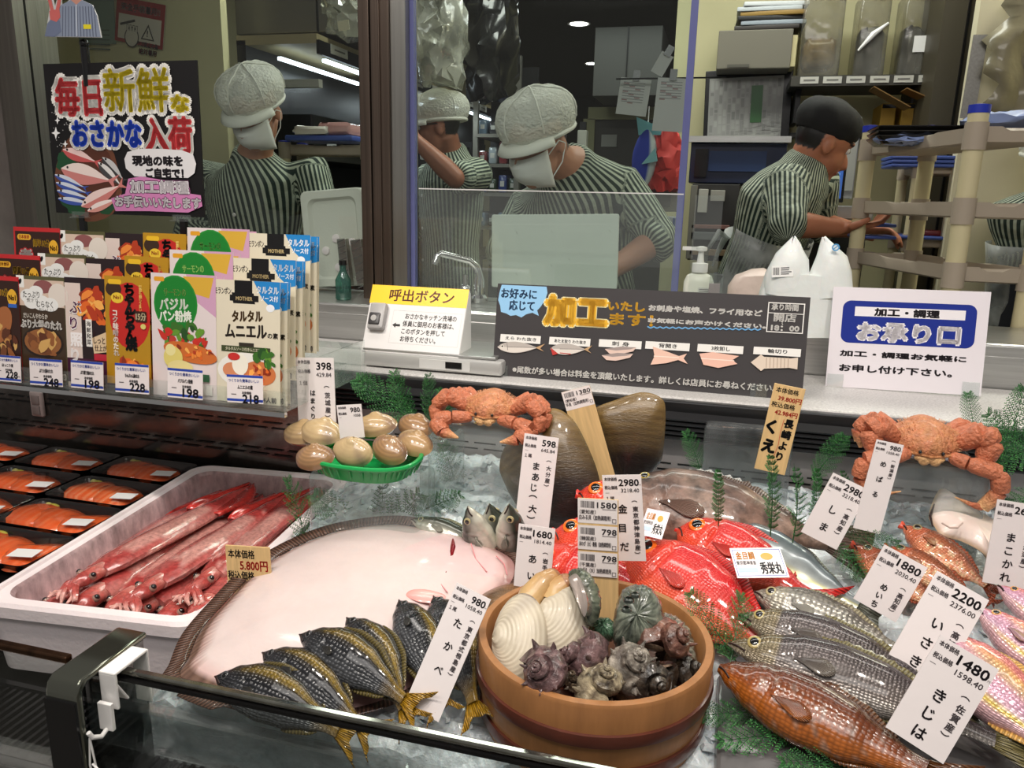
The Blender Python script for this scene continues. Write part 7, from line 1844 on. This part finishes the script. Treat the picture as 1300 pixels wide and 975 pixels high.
c = Q(1175, 303, 3.12); t = thing('blue_tray', 'flat blue tray with dark red packs on the lower shelf of the second rack', 'tray', c, 'blue trays on the second rack')
MB().rbox((0, 0, .006), (.26, .2, .012), .005).build('tray_body', MATS['tray_blue'], t)
MB().rbox((.02, 0, .022), (.16, .12, .02), .006, C(130, 40, 44)).build('meat_pack', colg, t)
for k, (px, py) in enumerate(((1097, 285), (1097, 300))):
    c = Q(px, py, 2.62); t = thing('blue_tray', ['blue tray held out by the worker in the dark cap, upper of two', 'lower blue tray below the hands of the worker in the dark cap'][k], 'tray', c, 'blue trays by the worker')
    MB().rbox((.02, 0, 0), (.12, .14, .01), .005).build('tray_body', MATS['tray_blue'], t)

# ------------------------------------------------------------------ right back wall: notice board, machines, shelf, boxes, monitor
m, w, h = sheet([(895, 89), (1006, 86), (1003, 182), (893, 188)], 0, 3.75, 1.7)
t = thing('notice_board', 'black framed notice board covered with printed sheets on the back wall', 'notice board', m)
panel(w, h, .03, C(12, 12, 12)).build('board_frame', blackp, t, False, .003)
a = Art(w, h); rr = random.Random(2)
a.rect(.05, .09, .85, .72, C(150, 150, 146))
for k in range(16):
    x = .07 + k * .051
    y = .12
    while y < .76:
        d = rr.uniform(.03, .12); a.rect(x, y, .036, d, mixc(C(120, 120, 118), C(166, 166, 162), rr.random())); y += d + .015
a.rect(.54, .19, .13, .42, C(50, 96, 52)); a.build('sheets', t)
m, w, h = sheet([(901, 172), (984, 171), (980, 190), (902, 192)], 0, 3.68, 1.7)
t = thing('sheet_bundle', 'strip of printed sheets hanging below the black notice board', 'paper', m)
panel(w, h, .004, C(160, 160, 156)).build('paper', M('paper_grey', C(160, 160, 154), .7), t, False)
a = Art(w, h)
for k in range(14): a.rect(.03 + k * .068, .04, .05, .14, mixc(C(120, 120, 118), C(150, 150, 146), (k * 37 % 10) / 10))
a.build('lettering', t)
def boxthing(name, lab, cat, x0, y0, x1, y1, y, dep, mat, part='case_body', bev=.004):
    p, q = Q(x0, y1, y), Q(x1, y0, y); t = thing(name, lab, cat, V(((p.x + q.x) / 2, y, p.z)))
    W, H = q.x - p.x, q.z - p.z
    MB().box((0, dep / 2, H / 2), (W, dep, H)).build(part, mat, t, False, bev); return t, W, H
navy = M('navy_panel', C(24, 34, 62), .3, coat=.3)
t, W, H = boxthing('wrapping_machine', 'dark blue machine below the notice board behind the dark capped worker', 'machine', 874, 182, 1000, 232, 3.45, .4, navy)
MB().box((0, -.006, H * .55), (W * .6, .012, H * .5)).build('panel_window', M('navy_light', C(40, 58, 96), .2, coat=.4), t, False)
MB().box((-W * .38, -.01, H * .5), (.05, .02, H * .7)).build('door_handle', blackp, t, False)
MB().box((0, -.02, H + .012), (W * 1.05, .06, .024)).build('steel_rim', steelh, t, False)
t, W, H = boxthing('label_printer', 'grey and black machine with white plates below the blue machine', 'machine', 872, 234, 940, 330, 3.4, .4, M('machine_dark', C(40, 38, 36), .5))
for fx, fz_, sx_, sz_, c in ((.25, .78, .2, .3, C(170, 168, 160)), (.55, .85, .3, .14, C(150, 148, 140)), (.45, .45, .8, .05, C(120, 84, 76)), (.45, .33, .8, .1, C(100, 104, 104)), (.5, .12, .9, .08, C(130, 110, 84)), (.05, .5, .14, .95, C(110, 108, 100))):
    MB().box((W * (fx - .5), -.02, H * fz_), (W * sx_, .05, H * sz_), c).build('machine_plate', colp, t, False, .002)
t, W, H = boxthing('storage_box', 'plain grey box on the high shelf left of the clear bins', 'box', 909, 36, 1008, 88, 3.6, .3, M('box_grey', C(112, 108, 96), .6))
MB().box((W * .53, .15, H * .45), (.02, .28, H * .8)).build('cream_file', M('file_cream', C(206, 196, 150), .6), t, False)
MB().box((-W * .2, -.002, .012), (W * .3, .004, .012)).build('label_strip', M('label_dark', C(80, 78, 70), .6), t, False)
z0 = Q(960, 36, 3.6).z; x0 = Q(975, 36, 3.6).x
for k in range(6):
    t = thing('magazine', ['thick catalogue at the bottom of the pile on the grey box', 'second catalogue of the pile on the grey box', 'third catalogue of the pile on the grey box', 'fourth catalogue of the pile on the grey box', 'fifth catalogue of the pile on the grey box', 'topmost wrapped catalogue on the grey box'][k], 'catalogue', Matrix.Translation((x0 + .02 * (k % 2), 3.72, z0 + k * .018)) @ Matrix.Rotation(.06 * (k % 3 - 1), 4, 'Z'), 'catalogues on the grey box')
    MB().rbox((0, 0, .009), (.26, .2, .017), .003, col=[C(60, 56, 54), C(150, 160, 170), C(40, 40, 40), C(150, 120, 60), C(190, 196, 200), C(206, 210, 212)][k]).build('pages', colp, t)
# high shelf with label rail
sz = Q(1070, 100, 3.55).z; sxl, sxr = Q(1004, 100, 3.55).x, Q(1186, 96, 3.55).x
t = thing('wall_shelf', 'high dark shelf with white labels along its rail carrying clear bins', 'shelf', V(((sxl + sxr) / 2, 3.7, sz)))
W = sxr - sxl
MB().box((0, 0, -.01), (W, .34, .03)).build('shelf_board', M('shelf_dark', C(44, 42, 38), .5), t, False)
MB().box((0, -.174, -.01), (W, .008, .04)).build('label_rail', M('rail_dark', C(60, 58, 52), .5), t, False)
for k in range(6): 
    MB().box((-W / 2 + .07 + k * W / 6.1, -.18, -.008), (W / 7.6, .003, .026), C(190, 188, 180)).box((-W / 2 + .07 + k * W / 6.1, -.182, -.008), (W / 12, .001, .006), C(110, 108, 104)).build('shelf_label', colp, t, False)
for sg in (-1, 1): MB().box((sg * W * .42, .05, -.09), (.02, .22, .14)).build('bracket', blackmetal, t, False)
MB().box((0, .12, -.2), (W, .1, .02)).build('lower_board', MATS['shelf_dark'], t, False)
binm = GL('bin_clear', (.72, .70, .64), .05, .12, .18, (.5, .48, .42), (7, .8))
for k, (xa_, xb_, c, lab) in enumerate(((1012, 1078, C(120, 100, 60), 'clear plastic bin with straw coloured packs on the high shelf'), (1082, 1136, C(26, 24, 22), 'clear plastic bin with black lump on the high shelf'), (1138, 1186, C(34, 30, 26), 'clear plastic bin with dark pack and white tag, rightmost on the high shelf'))):
    p, q = Q(xa_, 92, 3.58), Q(xb_, -20, 3.58); t = thing('storage_bin', lab, 'bin', V(((p.x + q.x) / 2, 3.66, sz + .006)), 'clear bins on the high shelf')
    Wb, Hb = (q.x - p.x) * .96, q.z - p.z
    MB().rbox((0, 0, Hb / 2), (Wb, .2, Hb), .012).build('bin_shell', binm, t)
    b = MB().rbox((0, -.01, .10), (Wb * .84, .15, .19 if k else .12), .03, c)
    for v in b.v: v += V((R0.uniform(-1, 1), R0.uniform(-1, 1), R0.uniform(-1, 1))) * .006
    b.build('contents', M('bin_contents', None, .35, coat=.4, var=(30, .6, 1.5)), t)
    if k == 2: MB().box((Wb * .25, -.103, .12), (.05, .002, .06)).build('white_tag', white, t, False)
    if k == 1: MB().tube([(-.05, -.105, .10), (.0, -.108, .16), (.05, -.106, .2)], [.004, .012, .004], 8).build('film_fold', white, t)
# dark cabinet side, steel strip, hanging film
p = Q(1188, 100, 3.3).x; p2 = Q(1233, 100, 3.3).x
t = thing('tall_cabinet', 'tall dark brown cabinet between the high shelf and the pale wall', 'cabinet', V(((p + p2) / 2, 3.5, 0)))
MB().box((0, 0, 1.4), (p2 - p, .35, 2.8)).build('cabinet_body', M('cabinet_brown', C(70, 64, 50), .5), t, False)
MB().box(((p2 - p) * .2, -.18, 1.4), (.008, .01, 2.8)).build('door_edge', blackmetal, t, False)
m, w, h = sheet([(1237, 44), (1246, 44), (1232, 150), (1218, 150)], 0, 2.98, 1.7)
t = thing('corner_guard', 'brushed steel corner strip on the pale wall above the near rack', 'strip', m); panel(w * 1.6, h, .004, C(170, 170, 170)).build('steel_sheet', steel, t, False)
c = Q(1326, 55, 2.75); t = thing('hanging_film', 'torn sheet of cloudy plastic hanging on the pale wall at the right border', 'film', c)
vs = []; fs = []
for i in range(13):
    for j in range(9):
        x = -.05 + j * .025 + .02 * math.sin(i * .8) - (.02 * (i / 12) if j == 0 else 0); z = .22 - i * .034; vs.append((x + (0 if j else -.02 * (i % 3)), .015 * math.sin(j * 1.4 + i * .5) + .2, z))
for i in range(12):
    for j in range(8): fs.append((i * 9 + j, i * 9 + j + 1, i * 9 + 10 + j, i * 9 + 9 + j))
MB().add(vs, fs).build('film_sheet', M('film_cloudy', C(118, 110, 86), .4, bump=(20, .8), coat=.4), t, True, solid=.002)
# folders and flaps under the shelf
for k, (xa_, xb_, lab) in enumerate(((1116, 1139, 'yellow file box under the high shelf, first of two'), (1142, 1165, 'yellow file box under the high shelf, nearer the tall cabinet'))):
    t, W, H = boxthing('file_box', lab, 'file box', xa_, 131, xb_, 162, 3.6, .2, M('file_yellow', C(160, 124, 40), .6)); MB().box((0, -.002, H * .88), (W * .9, .004, H * .16)).build('dark_slot', blackp, t, False)
t = thing('cardboard_flap', 'brown cardboard flaps sticking out under the high shelf', 'cardboard', Q(1150, 125, 3.5))
MB().box((-.06, 0, .0), (.16, .12, .004), m=Matrix.Rotation(.5, 3, 'Y')).box((.07, 0, -.005), (.18, .12, .004), m=Matrix.Rotation(.42, 3, 'Y')).build('flap', M('cardboard', C(120, 88, 44), .7), t, False)
t, W, H = boxthing('document_rack', 'grey document holder leaning behind the dark cap', 'holder', 1062, 148, 1095, 252, 3.36, .05, M('doc_grey', C(150, 150, 150), .6)); a = None
MB().box((.0, -.004, H * .5), (W * .8, .004, H * .8)).build('paper', MATS['paper_grey'], t, False)
# monitor
m, w, h = sheet([(1030, 205), (1076, 204), (1070, 258), (1026, 256)], 0, 3.2, 1.4)
t = thing('monitor', 'small touch screen showing a blue page behind the dark capped worker', 'monitor', m)
panel(w, h, .03, C(20, 20, 22)).build('casing', blackp, t, False, .003)
a = Art(w, h); a.rect(.04, .08, .88, h / w - .2, C(60, 100, 180)); a.rect(.06, .12, .84, .12, C(90, 140, 210))
for k in range(5): a.rect(.3, .34 + k * .15, .55, .07, C(96, 140, 206))
a.build('screen', t, M('screen_glow', None, .3, emit=.35)); a = Art(w, h); a.rect(.3, h / w - .1, .55, .08, C(206, 180, 40)); a.build('yellow_label', t)
MB().box((w / 2, -h - .03, -.02), (.03, .06, .02)).box((w / 2, -h - .06, -.02), (.14, .003, .1)).build('stand', blackp, t, False)
t, W, H = boxthing('work_table', 'steel work table under the monitor', 'table', 945, 262, 1110, 275, 3.06, .6, steelh, 'table_top')
MB().box((0, .3, -.6), (W * .95, .55, 1.1)).build('table_body', M('table_dark', C(40, 40, 38), .5), t, False)
t, W, H = boxthing('keyboard', 'black keyboard on the steel table before the monitor', 'keyboard', 1022, 257, 1062, 261, 3.0, .14, blackp)
for k in range(4): MB().box((0, .02 + k * .03, H + .002), (W * .9, .02, .005)).build('key_row', M('key_grey', C(70, 84, 110), .5), t, False)

# ------------------------------------------------------------------ left kitchen: shelf unit with lights, trays, hanging film
sx_ = Q(300, 52, 2.86).x; sxr = Q(402, 52, 2.86).x; zt2 = Q(350, 50, 2.86).z
t = thing('shelf_unit', 'long kitchen shelf unit with light strips under its cream top running into the depth', 'shelf', V((sx_, 2.86, 0)))
W = sxr - sx_ 
MB().box((W / 2, 1.6, zt2), (W, 3.2, .035)).build('top_board', M('shelf_cream', C(150, 138, 104), .6), t, False)
MB().box((W + .004, 1.6, zt2 - .03), (.012, 3.2, .05)).build('edge_rail', blackmetal, t, False)
for k in range(11): MB().box((W + .012, .16 + k * .28, zt2 - .022), (.004, .14, .035), C(190, 190, 182)).box((W + .015, .16 + k * .28, zt2 - .022), (.001, .09, .006), C(100, 100, 96)).build('shelf_label', colp, t, False)
for k, (x, y0_, y1_) in enumerate(((W * .9, .12, .95), (W * .45, .05, .75), (W * .9, 1.3, 1.75), (W * .9, 2.0, 2.5), (W * .9, 2.75, 3.1), (W * .45, 1.4, 2.0))):
    MB().box((x, (y0_ + y1_) / 2, zt2 - .06), (.018, y1_ - y0_, .012)).build('light_strip', M('strip_glow', C(226, 240, 250), .4, emit=5), t, False)
    d = bpy.data.lights.new('shelf_strip_lamp', 'AREA'); d.shape = 'RECTANGLE'; d.size = .02; d.size_y = y1_ - y0_; d.energy = 1.3; d.color = (.9, .97, 1)
    lo_ = bpy.data.objects.new('shelf_strip_lamp', d); COL.objects.link(lo_); lo_.location = (sx_ + x, 2.86 + (y0_ + y1_) / 2, zt2 - .07)
MB().box((.02, 1.6, zt2 / 2), (.04, 3.2, zt2)).build('back_board', blackmetal, t, False)
for z in (1.0, 1.28, 1.54): MB().box((W / 2, 1.6, z), (W, 3.2, .025)).build('shelf_board', M('shelf_dark', C(44, 42, 38), .5), t, False)
MB().box((W / 2, .02, zt2 - .16), (W, .03, .03)).build('cross_rail', M('rail_grey', C(150, 150, 140), .5), t, False)
rr = random.Random(9)
for k in range(9):
    y = 3.0 + .34 * k; hgt_ = rr.uniform(.1, .2)
    t = thing('black_crate', ['black crate nearest the pane on the lit shelf unit', 'second black crate along the lit shelf unit', 'third black crate along the lit shelf unit', 'black crate behind the steel column on the shelf unit', 'black crate above the back worker shoulder', 'sixth crate from the pane on the lit shelf unit', 'seventh crate from the pane on the shelf unit', 'eighth crate from the pane on the shelf unit', 'last black crate on the far end of the shelf unit'][k], 'crate', V((sx_ + W * .62, y, 1.5535)), 'black crates on the shelf unit')
    rs = [rrect_ring(W * .55, .26, .01, 0, I4), rrect_ring(W * .6, .29, .01, hgt_, I4), rrect_ring(W * .56, .27, .01, hgt_, I4), rrect_ring(W * .52, .25, .01, .01, I4)]
    MB().loft(rs).build('crate_body', M('crate_black', C(26, 26, 27), .35), t, True, angle=30)
    MB().box((W * .3 + .004, 0, .05), (.002, .08, .03), C(190, 194, 196)).build('label', colp, t, False)
# steel duct above the shelf unit
t, W, H = boxthing('exhaust_duct', 'grey steel duct above the shelf unit beside the column', 'duct', 300, -30, 470, 44, 2.95, .8, M('duct_steel', C(120, 116, 106), .35, .5))
MB().box((W * .12, -.004, H / 2), (.006, .008, H)).build('panel_seam', blackmetal, t, False)
filmc = GL('hanging_film_clear', (.80, .80, .74), .10, .12, .30, (.55, .55, .48), (9, 1.0))
def drape(name, lab, cat, x0, y0, x1, y1, y, mat, amp=.03, seed=1, part='film_sheet'):
    p, q = Q(x0, y1, y), Q(x1, y0, y); c = V(((p.x + q.x) / 2, y, p.z)); t = thing(name, lab, cat, c); W, H = q.x - p.x, q.z - p.z; rr = random.Random(seed)
    mb = MB(); rings = []
    for i in range(11):
        v = i / 10; k = .62 + .38 * math.sin(PI * min(1, .15 + v * .8)) ; r = []
        for j in range(22):
            a = 2 * PI * j / 22; r.append(V((W / 2 * k * math.cos(a), .12 * k * math.sin(a), H * v)) + V((rr.uniform(-1, 1), rr.uniform(-1, 1), rr.uniform(-1, 1))) * amp)
        rings.append(r)
    mb.loft(rings).build(part, mat, t, True); return t
drape('plastic_sack', 'large clear crumpled plastic sack hanging right of the steel column', 'sack', 532, -40, 590, 108, 3.1, filmc, .022, 3)
drape('plastic_sack', 'small clear crumpled sack with white tag hanging over the duct', 'sack', 420, -30, 462, 44, 2.8, filmc, .02, 5)
drape('bin_liner', 'black bin liner roll hanging beside the clear sack', 'bag', 592, -40, 660, 128, 3.6, M('liner_black', C(16, 16, 15), .25, coat=.6, bump=(12, 1.0)), .02, 7)
m, w, h = sheet([(428, 27), (442, 25), (444, 37), (430, 40)], 0, 2.672, 1.9)
t = thing('paper_tag', 'small cream paper tag on the crumpled sack over the duct', 'tag', m); panel(w, h, .001, C(206, 200, 170)).build('tag_sheet', M('tag_cream', C(206, 200, 170), .6), t, False)
# packed meat tray on cream trolley left of the column
tx0, tx1 = Q(376, 180, 2.75).x, Q(466, 180, 2.75).x; tz = Q(420, 182, 2.75).z
rack('cream tray trolley between the shelf unit and the steel column', (tx0 - .02, 2.70), (tx0 - .02, 2.83), tx1 - tx0 + .04, [tz - .03, tz - .35], tz - .01, .02, .1)
t = thing('meat_tray', 'blue tray of wrapped pale meat packs on the cream trolley left of the column', 'tray', V(((tx0 + tx1) / 2, 2.735, tz)))
MB().rbox((0, 0, .012), (tx1 - tx0 - .02, .17, .02), .006).build('tray_body', MATS['tray_blue'], t)
b = MB().rbox((-.03, -.02, .038), (.14, .14, .03), .012, C(206, 200, 190)).rbox((.06, -.01, .045), (.13, .13, .04), .012, C(196, 150, 146))
for v in b.v: v += V((R0.uniform(-1, 1), R0.uniform(-1, 1), R0.uniform(-1, 1))) * .004
b.build('meat_pack', M('meat_wrap', None, .2, coat=.7, bump=(40, .6)), t)
# warning poster and paper on the cream panel
m, w, h = sheet([(144, -6), (206, 6), (211, 64), (150, 52)], 0, 2.79, 2.0)
t = thing('warning_poster', 'red bordered safety glove notice on the cream panel above the black poster', 'notice', m)
panel(w, h, .002, C(206, 200, 186)).build('sheet', M('notice_paper', C(206, 200, 186), .5), t, False)
a = Art(w, h); A = h / w; RD = C(150, 40, 40); a.rect(0, 0, 1, .26, RD); a.frame(0, 0, 1, A, .06, RD); a.text('安全手袋着用!!', .1, .08, .13, C(236, 226, 216), .004, fit=.8)
a.ell(.35, .62, .15, .17, C(60, 56, 54)); a.ell(.35, .62, .13, .15, C(206, 200, 186))
for k in range(4): a.line([(.26 + k * .06, .52), (.25 + k * .065, .42)], .045, C(60, 56, 54)); a.line([(.26 + k * .06, .53), (.25 + k * .065, .43)], .028, C(206, 200, 186))
a.line([(.1, .44), (.4, .34)], .04, C(60, 56, 54)); a.poly([(.68, .36), (.82, .62), (.54, .62)], C(60, 56, 54)); a.poly([(.68, .41), (.785, .6), (.575, .6)], C(206, 200, 186)); a.text('!', .66, .44, .15, C(60, 56, 54), .004)
a.text('ケガ防止の為', .48, .66, .09, C(60, 56, 54), .003, fit=.42); a.text('絶対着用', .52, .77, .1, RD, .004, fit=.36); a.build('printing', t)
m, w, h = sheet([(96, -20), (143, -16), (147, 54), (100, 56)], 0, 2.79, 2.0)
t = thing('paper_notice', 'pale green paper sheet left of the red bordered notice', 'paper', m); panel(w, h, .002, C(130, 150, 136)).build('sheet', M('paper_green', C(120, 140, 128), .6), t, False)
a = Art(w, h); [a.rect(.15, .9 + k * .1, .7, .03, C(90, 104, 96)) for k in range(5)]; a.build('lettering', t)

# ------------------------------------------------------------------ middle depth: shelves, door, notes, hanging things, downlights
t = thing('wire_shelf', 'steel shelf with blue and white packs behind the middle worker', 'shelf', V((Q(628, 250, 4.6).x, 4.6, 0)))
W = Q(665, 200, 4.6).x - Q(612, 200, 4.6).x
for py in (172, 210, 247, 290): MB().box((0, .2, Q(628, py, 4.6).z), (W, .4, .02)).build('shelf_board', shelfgrey, t, False)
for sg in (-1, 1): MB().box((sg * W / 2, .02, 1.1), (.03, .03, 2.2)).build('upright', shelfgrey, t, False)
MB().box((0, .42, 1.1), (W * 1.2, .02, 2.2)).build('back_board', blackmetal, t, False)
rr = random.Random(4); cols_ = [C(110, 130, 150), C(150, 160, 166), C(40, 60, 120), C(60, 60, 64), C(120, 50, 54), C(36, 60, 40)]; n_ = 0
rown = ['top', 'second', 'third', 'lowest']; coln = ['first', 'second', 'third', 'fourth']
for r_, py in enumerate((172, 210, 247, 290)):
    for k in range(4):
        z = Q(628, py, 4.6).z + .011; ww = W / 5; hh_ = rr.uniform(.07, .14); x = Q(628, 250, 4.6).x - W * .38 + k * W * .25
        cc_ = cols_[(r_ * 4 + k * 3) % 6]
        t = thing('supply_pack', f'small supply pack, {coln[k]} along the {rown[r_]} board of the far steel shelf', 'pack', V((x, 4.72, z)), 'packs on the far steel shelf')
        MB().rbox((0, 0, hh_ / 2), (ww, .14, hh_), .012, cc_).build('pack_body', colg, t); MB().box((0, -.071, hh_ * .5), (ww * .5, .002, hh_ * .3), C(190, 190, 184)).build('label', colp, t, False)
# far door panel in cream frame
px0, px1 = Q(752, 250, 6.28).x, Q(872, 250, 6.28).x; zt3 = Q(800, 152, 6.28).z
o = struct('door_1', MB().box(((px0 + px1) / 2, 6.26, zt3 / 2), (px1 - px0, .06, zt3), C(54, 50, 44)), M('door_dark', C(58, 54, 48), .5))
struct('trim_6', MB().box((px0 - .04, 6.24, zt3 / 2), (.09, .08, zt3)).box(((px0 + px1) / 2, 6.24, zt3 + .04), (px1 - px0 + .1, .08, .09)), M('frame_cream', C(150, 148, 110), .6))
MB().box((px0 + .12, 6.22, zt3 - .16), (.12, .01, .09)).build('door_notice', M('paper_grey', C(160, 160, 154), .7), o, False)
def note(lab, cs, y, lines, col=C(150, 152, 150)):
    m, w, h = sheet(cs, 0, y, 1.7); t = thing('paper_note', lab, 'paper', m, 'notes hanging inside the kitchen')
    panel(w, h, .001, col).build('sheet', M('note_paper', C(168, 170, 166), .6), t, False)
    a = Art(w, h); A = h / w
    for k in range(lines): a.rect(.12, .12 + k * .085, .7, .02, C(110, 112, 114)); a.rect(.12 + .2 * (k % 3), .15 + k * .085, .18, .03, C(130, 90, 90))
    a.build('lettering', t)
    MB().box((w * .5, .008, .002), (.02, .03, .008)).build('clip', chrome, t, False)
note('slanted white note hanging above the blue fish ornament', [(793, 98), (827, 102), (820, 148), (777, 144)], 2.5, 8)
note('white calendar sheet hanging against the pane edge above the red bags', [(833, 98), (872, 100), (868, 168), (830, 166)], 2.35, 7)
note('folded white paper wedge on the far wall corner above the calendar sheet', [(835, 57), (847, 72), (847, 98), (833, 98)], 2.462, 1)
c0 = Q(850, 98, 2.45); t = thing('note_wire', 'thin black wire holding the hanging notes near the pane edge', 'wire', c0)
MB().tube([(-.16, .02, 0), (.16, .02, .0)], .0025, 6).build('wire', blackmetal, t)
# grey cabinet block behind the notes
t, W, H = boxthing('wall_cabinet', 'dim grey wall cabinet far behind the middle worker', 'cabinet', 752, 32, 842, 122, 5.6, .5, M('cabinet_grey', C(88, 88, 84), .5))
MB().box((0, -.004, H / 2), (.008, .008, H)).build('door_gap', blackmetal, t, False)
# blue fish ornament and red bags
c = Q(812, 205, 2.62); t = thing('fish_ornament', 'blue and white stuffed fish ornament hanging nose down by the pane edge', 'ornament', c)
k_ = 2.62 / FPX; mb = MB(); rings = []; cols = []
for i in range(15):
    s = i / 14; r = math.sin(PI * (s * .86 + .10)) ** .7 * 15 * k_; z = (s - .42) * 66 * k_
    rings.append([V(((.12 - s * .05) * .1 + r * math.cos(a) + .012 * s, r * .5 * math.sin(a), z)) for a in (2 * PI * j / 20 for j in range(20))]); cols += [mixc(C(30, 50, 150), C(190, 200, 200), 1 if math.cos(2 * PI * j / 20) > .45 else 0) for j in range(20)]
mb.loft(rings, cols).build('fish_body', M('felt', None, .85), t)
MB().prism([(-.02, 0), (.05, 0), (.06, .05), (.02, .035), (-.03, .055)], -.006, .006, C(110, 170, 180), Matrix.Translation((.012, .0, .082)) @ Matrix.Rotation(PI / 2, 4, 'X')).build('tail', M('felt', None, .85), t, True)
MB().prism([(0, 0), (.05, .01), (.04, .05)], -.004, .004, C(130, 180, 186), Matrix.Translation((.01, -.03, -.01)) @ Matrix.Rotation(PI / 2, 4, 'X')).build('side_fin', M('felt', None, .85), t, True)
MB().ball((-.01, -.028, -.04), .007, C(230, 230, 226), 10, 8).build('eye', eyew, t); MB().ball((-.035, -.01, -.07), (.012, .012, .01), C(206, 110, 110), 10, 8).build('lips', M('felt', None, .85), t)
MB().tube([(.02, 0, .12), (.02, 0, .17)], .0015, 5).build('string', white, t)
drape('red_bag', 'red cloth bag hanging behind the pane edge beside the blue fish ornament', 'bag', 822, 170, 868, 240, 2.72, M('red_cloth', C(190, 40, 34), .7, bump=(14, .8)), .012, 9, 'bag_body')
drape('dark_red_bag', 'dark red bag below the blue fish ornament', 'bag', 812, 218, 850, 262, 2.85, M('dark_red', C(96, 24, 30), .5, bump=(14, .8)), .01, 10, 'bag_body')
t, W, H = boxthing('wall_phone', 'beige wall unit below the red bag by the pane edge', 'wall unit', 826, 236, 862, 268, 2.75, .08, M('beige_unit', C(150, 144, 130), .5)); MB().box((0, -.006, H * .45), (W * .5, .012, H * .5)).build('face_plate', M('plate_grey', C(120, 116, 108), .4), t, False)
t, W, H = boxthing('blue_binder', 'white sheet in a blue edged holder beside the raised cuff of the middle worker', 'holder', 838, 275, 860, 314, 2.6, .02, M('holder_white', C(170, 176, 180), .5)); MB().box((W * .3, -.004, H / 2), (W * .16, .006, H * .9)).build('blue_edge', M('edge_blue', C(50, 80, 140), .5), t, False)
t, W, H = boxthing('side_shelf', 'slim dark shelf holding the small white bottle behind the white net cap', 'shelf', 722, 196, 752, 200, 3.98, .2, shelfgrey, 'shelf_board'); MB().box((0, .18, -.84), (.03, .03, 1.68)).build('shelf_post', shelfgrey, t, False)
t, W, H = boxthing('spray_bottle', 'small white bottle with dark cap on the far shelf beside the white net cap', 'bottle', 732, 165, 745, 195, 4.0, .05, M('bottle_dim', C(160, 160, 150), .5)); MB().box((0, .025, H + .02), (.03, .03, .04)).build('bottle_cap', blackp, t, False)
for i, (px, py) in enumerate(((735, 30), (753, 80.5), (769, 106))):
    c = PZ(px, py, 2.842); t = thing('downlight', ['round downlight nearest in the dark kitchen ceiling', 'second downlight further into the dark kitchen', 'farthest small downlight in the dark kitchen'][i], 'downlight', c, 'kitchen downlights')
    MB().lathe([(.085, .006), (.10, .0), (.095, -.006), (.08, -.002)], 28).build('ring', white, t)
    MB().lathe([(.075, -.004), (.05, -.0075), (.005, -.008)], 28).build('lens', M('downlight_glow', C(250, 250, 244), .4, emit=9), t)
    spot('downlight_lamp', c + V((0, 0, -.02)), c + V((0, 0, -2)), 14, 110, (1, .98, .9))
